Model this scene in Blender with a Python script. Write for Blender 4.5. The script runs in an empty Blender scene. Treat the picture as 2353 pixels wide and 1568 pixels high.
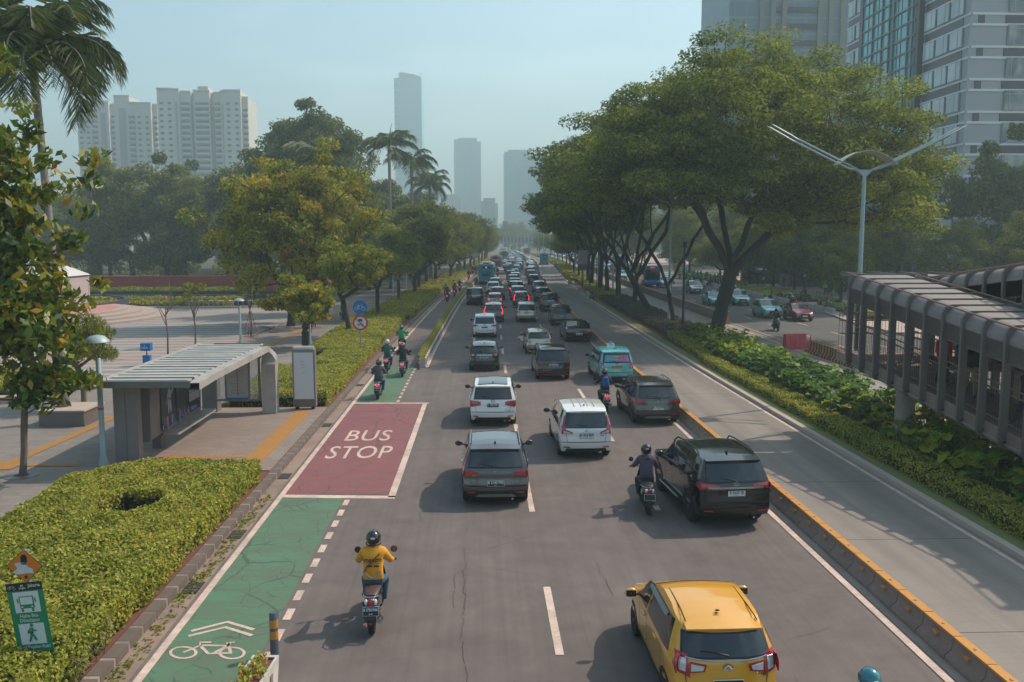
import bpy, math, random
import numpy as np
from mathutils import Vector, Matrix, Quaternion
R = math.radians
S = bpy.context.scene
COL = S.collection

# ------------------------------------------------------------------ camera, world, sun, exposure
CAM_H = 7.2
F_, CX_, CY_ = 2000.0, 1176.5, 784.0                 # focal length / centre for a 2353 px wide frame
PITCH = math.atan(233.0/2000.0)
YAW = math.atan(73.5*math.cos(PITCH)/2000.0)
cam_d = bpy.data.cameras.new('camera'); cam = bpy.data.objects.new('camera', cam_d); COL.objects.link(cam)
cam_d.sensor_width = 36.0; cam_d.lens = 36.0*F_/2353.0
cam_d.clip_start = 0.2; cam_d.clip_end = 9000
cam.location = (0, 0, CAM_H); cam.rotation_euler = (math.pi/2-PITCH, 0, -YAW)
S.camera = cam

SUN_EL, SUN_AZ = 46.8, 63.0                           # azimuth from +Y (down the road) towards +X
W = bpy.data.worlds.new('World'); S.world = W; W.use_nodes = True
nt = W.node_tree
sky = nt.nodes.new('ShaderNodeTexSky'); sky.sky_type = 'NISHITA'; sky.sun_disc = False
sky.sun_elevation = R(SUN_EL); sky.sun_rotation = R(SUN_AZ)
sky.air_density = 1.0; sky.dust_density = 2.2; sky.ozone_density = 1.6; sky.altitude = 0
_mx = nt.nodes.new('ShaderNodeMix'); _mx.data_type = 'RGBA'; _mx.blend_type = 'MULTIPLY'; _mx.inputs[0].default_value = 1.0
_mx.inputs[7].default_value = (.87, .985, .89, 1); nt.links.new(sky.outputs[0], _mx.inputs[6]); 
_tc = nt.nodes.new('ShaderNodeTexCoord'); _mp = nt.nodes.new('ShaderNodeMapping'); _mp.inputs['Scale'].default_value = (1.2, 1.2, 4.0); nt.links.new(_tc.outputs['Generated'], _mp.inputs[0])
_nz = nt.nodes.new('ShaderNodeTexNoise'); _nz.inputs['Scale'].default_value = 2.2; _nz.inputs['Detail'].default_value = 7; nt.links.new(_mp.outputs[0], _nz.inputs['Vector'])
_cr = nt.nodes.new('ShaderNodeMapRange'); _cr.inputs[1].default_value = .52; _cr.inputs[2].default_value = .78; _cr.inputs[3].default_value = 0; _cr.inputs[4].default_value = .35; nt.links.new(_nz.outputs['Fac'], _cr.inputs[0])
_cl = nt.nodes.new('ShaderNodeMix'); _cl.data_type = 'RGBA'; _cl.inputs[7].default_value = (7.0, 8.2, 8.8, 1); nt.links.new(_cr.outputs[0], _cl.inputs[0]); nt.links.new(_mx.outputs[2], _cl.inputs[6])
nt.links.new(_cl.outputs[2], nt.nodes['Background'].inputs[0])
nt.nodes['Background'].inputs[1].default_value = 0.15
sun_d = bpy.data.lights.new('sun', 'SUN'); sun = bpy.data.objects.new('sun', sun_d); COL.objects.link(sun)
sun_d.energy = 3.3; sun_d.angle = R(0.6); sun_d.color = (1.0, 0.85, 0.71)
_sv = Vector((math.sin(R(SUN_AZ))*math.cos(R(SUN_EL)), math.cos(R(SUN_AZ))*math.cos(R(SUN_EL)), math.sin(R(SUN_EL))))
sun.rotation_euler = _sv.to_track_quat('Z', 'Y').to_euler()
sun.location = (60, 40, 90)
S.view_settings.view_transform = 'Standard'; S.view_settings.look = 'None'
S.view_settings.gamma = 1.0; S.view_settings.exposure = 0.62
S.cycles.max_bounces = 8; S.cycles.diffuse_bounces = 4; S.cycles.glossy_bounces = 2
S.cycles.transmission_bounces = 4; S.cycles.transparent_max_bounces = 6; S.cycles.volume_bounces = 0
S.cycles.use_denoising = True
S.cycles.sample_clamp_indirect = 6.0

# ------------------------------------------------------------------ plan helpers
def at(u, v, z=0.0):
    """point of the plane height z seen at (u, v) of the 2353 px survey picture"""
    x = (u-CX_)/F_; y = -(v-CY_)/F_
    r = (math.cos(YAW), -math.sin(YAW), 0)
    f = (math.sin(YAW)*math.cos(PITCH), math.cos(YAW)*math.cos(PITCH), -math.sin(PITCH))
    w = (math.sin(YAW)*math.sin(PITCH), math.cos(YAW)*math.sin(PITCH), math.cos(PITCH))
    d = [f[i]+x*r[i]+y*w[i] for i in range(3)]
    t = (z-CAM_H)/d[2]
    return (d[0]*t, d[1]*t)
def deep(u, v, Y):
    """point at distance Y down the road seen at (u, v): returns x, z"""
    x = (u-CX_)/F_; y = -(v-CY_)/F_
    r = (math.cos(YAW), -math.sin(YAW), 0)
    f = (math.sin(YAW)*math.cos(PITCH), math.cos(YAW)*math.cos(PITCH), -math.sin(PITCH))
    w = (math.sin(YAW)*math.sin(PITCH), math.cos(YAW)*math.sin(PITCH), math.cos(PITCH))
    d = [f[i]+x*r[i]+y*w[i] for i in range(3)]
    t = Y/d[1]
    return (d[0]*t, CAM_H+d[2]*t)
_cy = np.array([-60, 0, 50, 60, 85, 110, 140, 165, 185, 210, 240, 270, 300, 350, 400, 450, 600, 900, 1500.])
_cx = np.array([0, 0, 0, .12, .5, 1.1, 2.3, 3.4, 4.5, 6.0, 7.7, 9.0, 9.9, 10.8, 11.5, 12, 13, 13, 13.])
def cv(y):
    """sideways shift of the road axis (it bends right further on)"""
    y = np.asarray(y, float)
    s = sum(np.interp(y+d, _cy, _cx) for d in (-8, -4, 0, 4, 8))/5
    return s if s.ndim else float(s)

# ------------------------------------------------------------------ mesh helpers
KIDS = {}
def par(o, p):
    o.parent = p; KIDS.setdefault(p.name, []).append(o); return o
class MB:
    def __init__(s):
        s.v = []; s.f = []; s.m = []; s.n = 0; s.mats = []; s.sm = []
    def mi(s, mat):
        if mat not in s.mats: s.mats.append(mat)
        return s.mats.index(mat)
    def add(s, v, f, mat=None, smooth=False):
        v = np.asarray(v, float).reshape(-1, 3)
        k = s.mi(mat) if mat is not None else 0
        s.v.append(v)
        for q in f:
            s.f.append([int(i)+s.n for i in q]); s.m.append(k); s.sm.append(smooth)
        s.n += len(v); return s
    def box(s, c, d, mat=None, rot=0.0, taper=1.0, tilt=None):
        x, y, z = d[0]/2, d[1]/2, d[2]/2
        p = [(-x, -y, -z), (x, -y, -z), (x, y, -z), (-x, y, -z), (-x*taper, -y*taper, z), (x*taper, -y*taper, z), (x*taper, y*taper, z), (-x*taper, y*taper, z)]
        p = np.array(p)
        if tilt is not None: p = p @ np.array(tilt.to_matrix()).T
        if rot: c_, s_ = math.cos(rot), math.sin(rot); p = p @ np.array([[c_, s_, 0], [-s_, c_, 0], [0, 0, 1]])
        return s.add(p+np.array(c), [(3, 2, 1, 0), (4, 5, 6, 7), (0, 1, 5, 4), (1, 2, 6, 5), (2, 3, 7, 6), (3, 0, 4, 7)], mat)
    def tube(s, pts, rad, mat=None, n=8, cap=True, flat=1.0):
        pts = [Vector(p) for p in pts]
        if not hasattr(rad, '__len__'): rad = [rad]*len(pts)
        v = []; f = []
        up = Vector((0, 0, 1))
        for i, p in enumerate(pts):
            d = (pts[min(i+1, len(pts)-1)]-pts[max(i-1, 0)])
            if d.length < 1e-9: d = Vector((0, 0, 1))
            d.normalize()
            a = d.cross(up) if abs(d.z) < .97 else d.cross(Vector((0, 1, 0)))
            a.normalize(); b = d.cross(a)
            for k in range(n):
                t = 2*math.pi*k/n
                v.append(p+(a*math.cos(t)+b*math.sin(t)*flat)*rad[i])
        for i in range(len(pts)-1):
            for k in range(n):
                f.append((i*n+k, i*n+(k+1) % n, (i+1)*n+(k+1) % n, (i+1)*n+k))
        if cap:
            f.append(tuple(range(n))[::-1]); f.append(tuple((len(pts)-1)*n+k for k in range(n)))
        return s.add([tuple(p) for p in v], f, mat, True)
    def disc(s, c, r, axis='y', mat=None, n=24, r0=0.0, off=0.0):
        v = []; f = []
        for k in range(n):
            t = 2*math.pi*k/n
            for q in (r0, r):
                a, b = q*math.cos(t), q*math.sin(t)
                v.append({'x': (c[0], c[1]+a, c[2]+b), 'y': (c[0]+a, c[1], c[2]+b), 'z': (c[0]+a, c[1]+b, c[2])}[axis])
        for k in range(n):
            j = (k+1) % n
            f.append((2*k, 2*k+1, 2*j+1, 2*j))
        return s.add(v, f, mat)
    def lathe(s, prof, c=(0, 0, 0), mat=None, n=16, axis='z'):
        v = []; f = []
        for (r, z) in prof:
            for k in range(n):
                t = 2*math.pi*k/n
                a, b = r*math.cos(t), r*math.sin(t)
                v.append({'z': (c[0]+a, c[1]+b, c[2]+z), 'x': (c[0]+z, c[1]+a, c[2]+b), 'y': (c[0]+a, c[1]+z, c[2]+b)}[axis])
        for i in range(len(prof)-1):
            for k in range(n):
                f.append((i*n+k, i*n+(k+1) % n, (i+1)*n+(k+1) % n, (i+1)*n+k))
        f.append(tuple(range(n))[::-1]); f.append(tuple((len(prof)-1)*n+k for k in range(n)))
        return s.add(v, f, mat, True)
    def ball(s, c, r, mat=None, n=12, m=8):
        r = (r, r, r) if not hasattr(r, '__len__') else r
        v = []; f = []
        for i in range(m+1):
            a = math.pi*i/m
            for k in range(n):
                t = 2*math.pi*k/n
                v.append((c[0]+r[0]*math.sin(a)*math.cos(t), c[1]+r[1]*math.sin(a)*math.sin(t), c[2]+r[2]*math.cos(a)))
        for i in range(m):
            for k in range(n):
                f.append((i*n+k, (i+1)*n+k, (i+1)*n+(k+1) % n, i*n+(k+1) % n))
        return s.add(v, f, mat, True)
    def poly(s, pts, mat=None):
        return s.add(pts, [tuple(range(len(pts)))], mat)
    def prism(s, pts, z0, z1, mat=None):
        n = len(pts)
        v = [(p[0], p[1], z0) for p in pts]+[(p[0], p[1], z1) for p in pts]
        f = [tuple(range(n))[::-1], tuple(range(n, 2*n))]+[(i, (i+1) % n, n+(i+1) % n, n+i) for i in range(n)]
        return s.add(v, f, mat)
    def plate(s, pts, ax, thick, mat=None):
        """flat polygon pts (list of 3D) extruded by vector ax*thick"""
        n = len(pts); a = Vector(ax)*thick
        v = [tuple(p) for p in pts]+[tuple(Vector(p)+a) for p in pts]
        f = [tuple(range(n)), tuple(range(n, 2*n))[::-1]]+[((i+1) % n, i, n+i, n+(i+1) % n) for i in range(n)]
        return s.add(v, f, mat)
    def grid(s, P, mat=None, smooth=True, flip=False):
        P = np.asarray(P, float); a, b = P.shape[:2]
        f = []
        for i in range(a-1):
            for j in range(b-1):
                q = (i*b+j, i*b+j+1, (i+1)*b+j+1, (i+1)*b+j)
                f.append(q[::-1] if flip else q)
        return s.add(P.reshape(-1, 3), f, mat, smooth)
    def mesh(s, name, sharp=None):
        me = bpy.data.meshes.new(name)
        v = np.concatenate(s.v) if s.v else np.zeros((0, 3))
        me.from_pydata(v.tolist(), [], s.f)
        for m in s.mats: me.materials.append(m)
        me.polygons.foreach_set('material_index', s.m)
        me.polygons.foreach_set('use_smooth', s.sm)
        me.update()
        if sharp: me.set_sharp_from_angle(angle=R(sharp))
        return me
    def obj(s, name, parent=None, loc=None, mat=None, sharp=40, **kw):
        if mat is not None:
            s.mats = [mat] if not s.mats else s.mats
        o = bpy.data.objects.new(name, s.mesh(name, sharp)); COL.objects.link(o)
        if parent is not None: par(o, parent)
        if loc is not None: o.location = loc
        for k, q in kw.items(): o[k] = q
        return o

def thing(name, label, cat, loc=(0, 0, 0), rz=0.0, group=None):
    o = bpy.data.objects.new(name, None); COL.objects.link(o)
    o.empty_display_size = .3
    o.location = loc; o.rotation_euler = (0, 0, rz); o['label'] = label; o['category'] = cat
    if group: o['group'] = group
    return o
def tag(o, label=None, cat=None, group=None, kind=None):
    for k, q in (('label', label), ('category', cat), ('group', group), ('kind', kind)):
        if q: o[k] = q
    return o
def dup(root, loc=None, rz=None, label=None, group=None, scale=None):
    def rec(o, up):
        c = o.copy(); COL.objects.link(c)
        if up is not None: par(c, up)
        for ch in KIDS.get(o.name, ()): rec(ch, c)
        return c
    c = rec(root, None)
    if loc is not None: c.location = loc
    if rz is not None: c.rotation_euler = (0, 0, rz)
    if scale is not None: c.scale = scale if hasattr(scale, '__len__') else (scale,)*3
    if label: c['label'] = label
    if group: c['group'] = group
    return c
def np_mesh(name, v, quads, mats, rnd=None, midx=None, smooth=False):
    me = bpy.data.meshes.new(name)
    n = len(quads); k = quads.shape[1]
    me.vertices.add(len(v)); me.vertices.foreach_set('co', np.ascontiguousarray(v, np.float32).ravel())
    me.loops.add(n*k); me.loops.foreach_set('vertex_index', np.ascontiguousarray(quads, np.int32).ravel())
    me.polygons.add(n); me.polygons.foreach_set('loop_start', np.arange(0, n*k, k, dtype=np.int32))
    me.polygons.foreach_set('loop_total', np.full(n, k, np.int32))
    for m in mats: me.materials.append(m)
    if midx is not None: me.polygons.foreach_set('material_index', np.asarray(midx, np.int32))
    if smooth: me.polygons.foreach_set('use_smooth', np.ones(n, bool))
    if rnd is not None:
        a = me.attributes.new('tint', 'FLOAT', 'FACE'); a.data.foreach_set('value', np.asarray(rnd, np.float32))
    me.update(calc_edges=True)
    return me

# ------------------------------------------------------------------ materials
def srgb(h):
    if isinstance(h, str): c = [int(h[i:i+2], 16)/255 for i in (0, 2, 4)]
    else: c = [x/255 for x in h]
    return tuple((x/12.92 if x <= .04045 else ((x+.055)/1.055)**2.4) for x in c)
class NT:
    def __init__(s, name):
        s.m = bpy.data.materials.new(name); s.m.use_nodes = True; s.t = s.m.node_tree
        s.b = s.t.nodes['Principled BSDF']; s.out = s.t.nodes['Material Output']
        s._c = None
    def n(s, typ, **kw):
        o = s.t.nodes.new('ShaderNode'+typ)
        for k, q in kw.items():
            if k in o.inputs: o.inputs[k].default_value = q
            else: setattr(o, k, q)
        return o
    def l(s, a, b): s.t.links.new(a, b)
    def co(s, scale=(1, 1, 1), rot=(0, 0, 0), kind='Object', loc=(0, 0, 0)):
        tc = s.n('TexCoord'); mp = s.n('Mapping'); s.l(tc.outputs[kind], mp.inputs[0])
        mp.inputs['Scale'].default_value = scale; mp.inputs['Rotation'].default_value = rot; mp.inputs['Location'].default_value = loc
        return mp.outputs[0]
    def noise(s, co, scale=5, detail=4, rough=.6, dist=0):
        k = s.n('TexNoise'); k.inputs['Scale'].default_value = scale; k.inputs['Detail'].default_value = detail
        k.inputs['Roughness'].default_value = rough; k.inputs['Distortion'].default_value = dist
        s.l(co, k.inputs['Vector']); return k.outputs['Fac']
    def ramp(s, fac, stops, mode='LINEAR'):
        r = s.n('ValToRGB'); e = r.color_ramp; e.interpolation = mode
        while len(e.elements) > len(stops): e.elements.remove(e.elements[-1])
        while len(e.elements) < len(stops): e.elements.new(1)
        for k, (p, c) in enumerate(stops):
            e.elements[k].position = p
            e.elements[k].color = (c, c, c, 1) if not hasattr(c, '__len__') else tuple(c)+(1,)*(4-len(c))
        s.l(fac, r.inputs[0]); return r.outputs[0]
    def mix(s, fac, a, b, blend='MIX'):
        m = s.n('Mix', data_type='RGBA', blend_type=blend)
        for sock, q in ((m.inputs[0], fac), (m.inputs[6], a), (m.inputs[7], b)):
            if hasattr(q, 'links') or hasattr(q, 'is_linked'): s.l(q, sock)
            elif hasattr(q, '__len__'): sock.default_value = tuple(q)+(1,)*(4-len(q))
            else: sock.default_value = q if sock == m.inputs[0] else (q, q, q, 1)
        return m.outputs[2]
    def math(s, op, a, b=0.0, clamp=False):
        m = s.n('Math', operation=op, use_clamp=clamp)
        for i, q in enumerate((a, b)):
            if hasattr(q, 'is_linked'): s.l(q, m.inputs[i])
            else: m.inputs[i].default_value = q
        return m.outputs[0]
    def xyz(s, co):
        k = s.n('SeparateXYZ'); s.l(co, k.inputs[0]); return k.outputs
    def bump(s, h, strength=.3, dist=.02):
        b = s.n('Bump'); b.inputs['Strength'].default_value = strength; b.inputs['Distance'].default_value = dist
        s.l(h, b.inputs['Height']); s.l(b.outputs[0], s.b.inputs['Normal'])
    def color(s, c):
        if hasattr(c, 'is_linked'): s.l(c, s.b.inputs['Base Color'])
        else: s.b.inputs['Base Color'].default_value = tuple(c)+(1,)*(4-len(c))
    def set(s, rough=None, metal=None, spec=None, coat=None, emit=None, estr=None, trans=None, alpha=None):
        for k, q in (('Roughness', rough), ('Metallic', metal), ('Specular IOR Level', spec), ('Coat Weight', coat), ('Emission Strength', estr), ('Transmission Weight', trans), ('Alpha', alpha)):
            if q is not None: s.b.inputs[k].default_value = q
        if emit is not None: s.b.inputs['Emission Color'].default_value = tuple(emit)+(1,)
        return s
_MC = {}
def plain(name, c, rough=.6, metal=0, spec=.5, var=.12, scale=3.0, bump=0, coat=0, emit=0, dirt=0.0):
    """procedural material: base colour with soft mottling"""
    if name in _MC: return _MC[name]
    k = NT(name); c = srgb(c) if isinstance(c, str) else c
    co = k.co()
    f = k.noise(co, scale, 5, .65)
    col = k.mix(f, tuple(x*(1-var) for x in c), tuple(min(1, x*(1+var)) for x in c))
    if dirt:
        g = k.ramp(k.noise(co, scale*.35, 6, .7, .6), [(.45, 0), (.75, 1)])
        col = k.mix(k.math('MULTIPLY', g, dirt), col, (.09, .07, .055))
    k.color(col); k.set(rough=rough, metal=metal, spec=spec, coat=coat)
    if emit: k.l(col, k.b.inputs['Emission Color']); k.set(estr=emit)
    if bump: k.bump(k.noise(co, scale*6, 4, .7), bump, .01)
    _MC[name] = k.m; return k.m

def text_geo(body, size=1.0, align='CENTER', bold=0.0, space=1.0):
    """outline of lettering as flat triangles in the x-y plane"""
    cu = bpy.data.curves.new('lettering', 'FONT'); cu.body = body; cu.size = size; cu.align_x = align; cu.align_y = 'CENTER'
    cu.offset = bold; cu.resolution_u = 3; cu.space_character = space
    o = bpy.data.objects.new('lettering', cu); COL.objects.link(o)
    dg = bpy.context.evaluated_depsgraph_get(); me = bpy.data.meshes.new_from_object(o.evaluated_get(dg), depsgraph=dg)
    v = np.array([x.co[:] for x in me.vertices]) if len(me.vertices) else np.zeros((0, 3)); f = [tuple(p.vertices) for p in me.polygons]
    bpy.data.objects.remove(o); bpy.data.curves.remove(cu); bpy.data.meshes.remove(me)
    return v, f
def lettering(mb, body, size, origin, ex, ey, mat, align='CENTER', bold=0.0, sx=1.0, space=1.0):
    """lettering placed with its x axis along ex and y axis along ey"""
    v, f = text_geo(body, size, align, bold, space)
    if not len(v): return
    ex = np.array(ex, float); ey = np.array(ey, float)
    mb.add(np.array(origin)+v[:, :1]*sx*ex+v[:, 1:2]*ey, f, mat)
# ------------------------------------------------------------------ setting materials
def asphalt(name, base, patch=.36, streak=.34, cracks=0.0, aged=(.20, .17, .15), road_axis=True):
    k = NT(name); co = k.co(); b = srgb(base)
    fine = k.noise(co, 55, 3, .8)
    mid = k.noise(co, 1.3, 6, .62, .3)
    big = k.noise(co, .16, 4, .6, .5)
    st = k.noise(k.co((1.6, .035, 1)), 1.0, 4, .6)
    st2 = k.noise(k.co((5.5, .09, 1)), 1.0, 3, .7)
    f = k.math('ADD', k.math('MULTIPLY', mid, .4), k.math('ADD', k.math('MULTIPLY', big, .35), k.math('MULTIPLY', st, .25)))
    c = k.ramp(f, [(.32, tuple(x*(1-patch) for x in b)), (.5, b), (.68, tuple(x*(1+patch) for x in b))])
    c = k.mix(k.math('MULTIPLY', k.ramp(st2, [(.4, 0), (.75, 1)]), streak), c, tuple(x*.55 for x in b))
    c = k.mix(k.ramp(fine, [(.35, 1), (.7, 0)]), c, k.mix(1.0, c, .72, 'MULTIPLY'))
    sp = k.ramp(k.noise(co, 23, 2, .5), [(.72, 0), (.76, 1)])
    c = k.mix(k.math('MULTIPLY', sp, .16), c, (.35, .33, .30))
    stain = k.ramp(k.noise(k.co((1, .3, 1)), .9, 6, .7, .3), [(.60, 0), (.80, 1)])
    c = k.mix(k.math('MULTIPLY', stain, .22), c, tuple(x*.45 for x in b))
    if cracks:
        w = k.n('TexVoronoi', feature='DISTANCE_TO_EDGE'); w.inputs['Scale'].default_value = cracks
        d = k.n('TexNoise'); d.inputs['Scale'].default_value = 1.4; d.inputs['Detail'].default_value = 6; k.l(co, d.inputs['Vector'])
        k.l(k.mix(.16, co, d.outputs['Color'], 'ADD'), w.inputs['Vector'])
        ln = k.ramp(w.outputs['Distance'], [(.0, 1), (cracks*.008, 1), (cracks*.018, 0)])
        keep = k.ramp(k.noise(co, .42, 3, .5, .5), [(.5, 0), (.58, 1)])
        c = k.mix(k.math('MULTIPLY', k.math('MULTIPLY', ln, keep), .45), c, (.05, .045, .042))
    k.color(c); k.set(rough=.82, spec=.35)
    k.bump(fine, .35, .006)
    return k.m
def paintmat(name, base, wear=.35, under='5d5654', cracks=0.0, streaky=False):
    k = NT(name); co = k.co(); b = srgb(base)
    n1 = k.noise(co, 9, 5, .75, .2); n2 = k.noise(co, .7, 5, .6, .4)
    n3 = k.noise(k.co((.45, 2.0, 1)) if streaky else co, 1.3, 6, .75, .5)
    c = k.mix(n2, tuple(x*.80 for x in b), tuple(min(1, x*1.18) for x in b))
    c = k.mix(k.ramp(n3, [(.35, 0), (.8, .5)]), c, tuple(x*.62 for x in b))
    m = k.ramp(k.math('ADD', k.math('MULTIPLY', n1, .45), k.math('MULTIPLY', n3, .6)), [(.46, 0), (.64, 1)])
    c = k.mix(k.math('MULTIPLY', m, wear), c, srgb(under))
    if cracks:
        for sc_, wd in ((cracks, .007), (cracks*2.3, .006)):
            w = k.n('TexVoronoi', feature='DISTANCE_TO_EDGE'); w.inputs['Scale'].default_value = sc_
            d = k.n('TexNoise'); d.inputs['Scale'].default_value = 1.7; d.inputs['Detail'].default_value = 7; k.l(co, d.inputs['Vector'])
            k.l(k.mix(.22, co, d.outputs['Color'], 'ADD'), w.inputs['Vector'])
            ln = k.ramp(w.outputs['Distance'], [(.0, 1), (wd, 1), (wd*2, 0)])
            keep = k.ramp(k.noise(co, .6*sc_, 3, .5, .5), [(.44, 0), (.52, 1)])
            c = k.mix(k.math('MULTIPLY', k.math('MULTIPLY', ln, keep), .55), c, (.04, .035, .032))
    k.color(c); k.set(rough=.75, spec=.35)
    k.bump(k.noise(co, 40, 3, .8), .25, .005)
    return k.m
def concrete_lane(name, base, joint=5.0):
    k = NT(name); co = k.co(); b = srgb(base)
    x, y, z = k.xyz(co)
    mid = k.noise(co, .9, 6, .65, .4); tr = k.noise(k.co((.25, 9, 1)), 1.2, 4, .7); st = k.noise(k.co((1.1, .03, 1)), 1.0, 5, .6, .2)
    c = k.mix(mid, tuple(q*.78 for q in b), tuple(q*1.2 for q in b))
    c = k.mix(k.ramp(st, [(.4, 0), (.62, .55)]), c, tuple(q*.55 for q in b))
    c = k.mix(k.ramp(tr, [(.45, 0), (.8, .28)]), c, tuple(q*.62 for q in b))
    jy = k.math('ABSOLUTE', k.math('SUBTRACT', k.math('FRACT', k.math('DIVIDE', y, joint)), .5))
    c = k.mix(k.math('GREATER_THAN', jy, .497), c, (.05, .045, .04))
    k.color(c); k.set(rough=.8, spec=.35); k.bump(k.noise(k.co((2, 60, 1)), 2, 2, .6), .3, .006)
    return k.m
def pavers(name, base, base2, sx, sy, mortar=.012, var=.3, offset=.5):
    k = NT(name); b, b2 = srgb(base), srgb(base2)
    br = k.n('TexBrick', offset=offset); br.inputs['Scale'].default_value = 1.0
    br.inputs['Brick Width'].default_value = sx; br.inputs['Row Height'].default_value = sy
    br.inputs['Mortar Size'].default_value = mortar; br.inputs['Mortar Smooth'].default_value = .3; br.inputs['Bias'].default_value = -.1
    co = k.co(); k.l(co, br.inputs['Vector'])
    br.inputs['Color1'].default_value = b+(1,); br.inputs['Color2'].default_value = b2+(1,); br.inputs['Mortar'].default_value = tuple(x*.5 for x in b)+(1,)
    n = k.noise(co, .5, 6, .65, .4); n2 = k.noise(co, 14, 4, .7)
    c = k.mix(k.ramp(n, [(.35, 0), (.7, .5)]), br.outputs['Color'], tuple(x*.6 for x in b))
    c = k.mix(k.ramp(n2, [(.3, .3), (.7, 0)]), c, tuple(x*.6 for x in b))
    k.color(c); k.set(rough=.8, spec=.3); k.bump(br.outputs['Fac'], -.3, .01)
    return k.m
M = {}
M['asphalt'] = asphalt('asphalt', '6e635f', cracks=.16)
M['asphalt_right'] = asphalt('asphalt_dark', '605d5b')
M['bus_lane'] = concrete_lane('concrete_lane', '867c74')
M['bus_lane2'] = concrete_lane('concrete_lane_far', '8d8781')
M['line'] = paintmat('white_line_paint', 'd0b6a8', .6, '8d7d75')
M['green'] = paintmat('green_lane_paint', '52765c', .9, '5e6152', .55, True)
M['red'] = paintmat('red_zone_paint', '864e50', .7, '6e5658', .45, True)
M['kerb'] = plain('kerb_concrete', '857871', .85, var=.25, scale=2.5, bump=.3, dirt=.5)
M['gutter'] = plain('gutter_concrete', '8a7468', .9, var=.3, scale=1.3, bump=.3, dirt=.6)
M['soil'] = plain('red_soil', '6b4038', .95, var=.4, scale=6, bump=.6)
M['earth'] = plain('bare_earth', '4c4a3c', .95, var=.3, scale=.4)
M['pave'] = pavers('grey_pavers', '8a817a', '7a736e', .6, .3, .008)
M['pave_warm'] = pavers('warm_pavers', '93827a', '84766f', .4, .2, .008)
M['tactile'] = pavers('tactile_yellow', 'c08a4c', 'b07c44', .3, .06, .02)
M['granite_kerb'] = plain('granite_kerb', 'a8988c', .8, var=.15, scale=5)
def kerbmat():
    k = NT('kerb_blocks'); co = k.co(); x, y, z = k.xyz(co); b = srgb('63564f')
    j = k.math('FRACT', k.math('DIVIDE', y, .62))
    c = k.mix(k.noise(co, 2.2, 6, .7), tuple(q*.65 for q in b), tuple(q*1.3 for q in b))
    ed = k.math('GREATER_THAN', j, .87)
    c = k.mix(k.math('MULTIPLY', ed, k.ramp(k.noise(co, 2, 4, .6), [(.38, .15), (.6, .85)])), c, srgb('9c8c81'))
    c = k.mix(k.math('LESS_THAN', j, .035), c, (.03, .025, .022))
    k.color(c); k.set(rough=.88); k.bump(k.noise(co, 30, 4, .7), .3, .01); return k.m
M['kerb_blocks'] = kerbmat()
def stripes():
    k = NT('striped_plaza'); co = k.co(); x, y, z = k.xyz(co)
    j = k.math('FRACT', k.math('DIVIDE', y, 1.55))
    f = k.math('GREATER_THAN', j, .70)
    a = k.mix(k.noise(co, .6, 5, .6), srgb('6f6f6e'), srgb('868482'))
    b = k.mix(k.noise(co, .9, 5, .6), srgb('a08c80'), srgb('b39d8e'))
    c = k.mix(f, a, b)
    c = k.mix(k.ramp(k.noise(co, .12, 5, .6, .6), [(.45, 0), (.65, .6)]), c, srgb('9a8074'))
    k.color(c); k.set(rough=.8); return k.m
M['plaza'] = stripes()

# ------------------------------------------------------------------ ground, roads, pavements
def ribbon(name, x0, x1, y0, y1, z, mat, step=4.0, kind='structure', base=None, gap=None, follow=True):
    """strip that follows the road; with base it is a solid slab down to base"""
    n = max(2, int((y1-y0)/step)+1); ys = np.linspace(y0, y1, n)
    f0 = x0 if callable(x0) else (lambda y: x0); f1 = x1 if callable(x1) else (lambda y: x1)
    mb = MB(); c = (lambda y: cv(y)) if follow else (lambda y: 0.0)
    L = [(f0(y)+c(y), y) for y in ys]; Rr = [(f1(y)+c(y), y) for y in ys]
    P = np.array([[(l[0], l[1], z), (r[0], r[1], z)] for l, r in zip(L, Rr)])
    mb.grid(P, mat, False, True)
    if base is not None:
        mb.grid(np.array([[(l[0], l[1], base), (l[0], l[1], z)] for l in L]), mat, False, True)
        mb.grid(np.array([[(r[0], r[1], z), (r[0], r[1], base)] for r in Rr]), mat, False, True)
        for (l, r), fl in (((L[0], Rr[0]), 0), ((L[-1], Rr[-1]), 1)):
            mb.add([(l[0], l[1], base), (r[0], r[1], base), (r[0], r[1], z), (l[0], l[1], z)], [(0, 1, 2, 3)], mat)
    o = mb.obj(name)
    if kind: o['kind'] = kind
    return o
def dashes(name, xs, y0, y1, period, length, width, z, mat):
    mb = MB()
    for x, ph in xs:
        y = y0+ph
        while y < y1:
            a, b = x+cv(y), x+cv(y+length)
            mb.add([(a-width/2, y, z), (a+width/2, y, z), (b+width/2, y+length, z), (b-width/2, y+length, z)], [(0, 1, 2, 3)], mat)
            y += period
    return tag(mb.obj(name), kind='structure')

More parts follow.
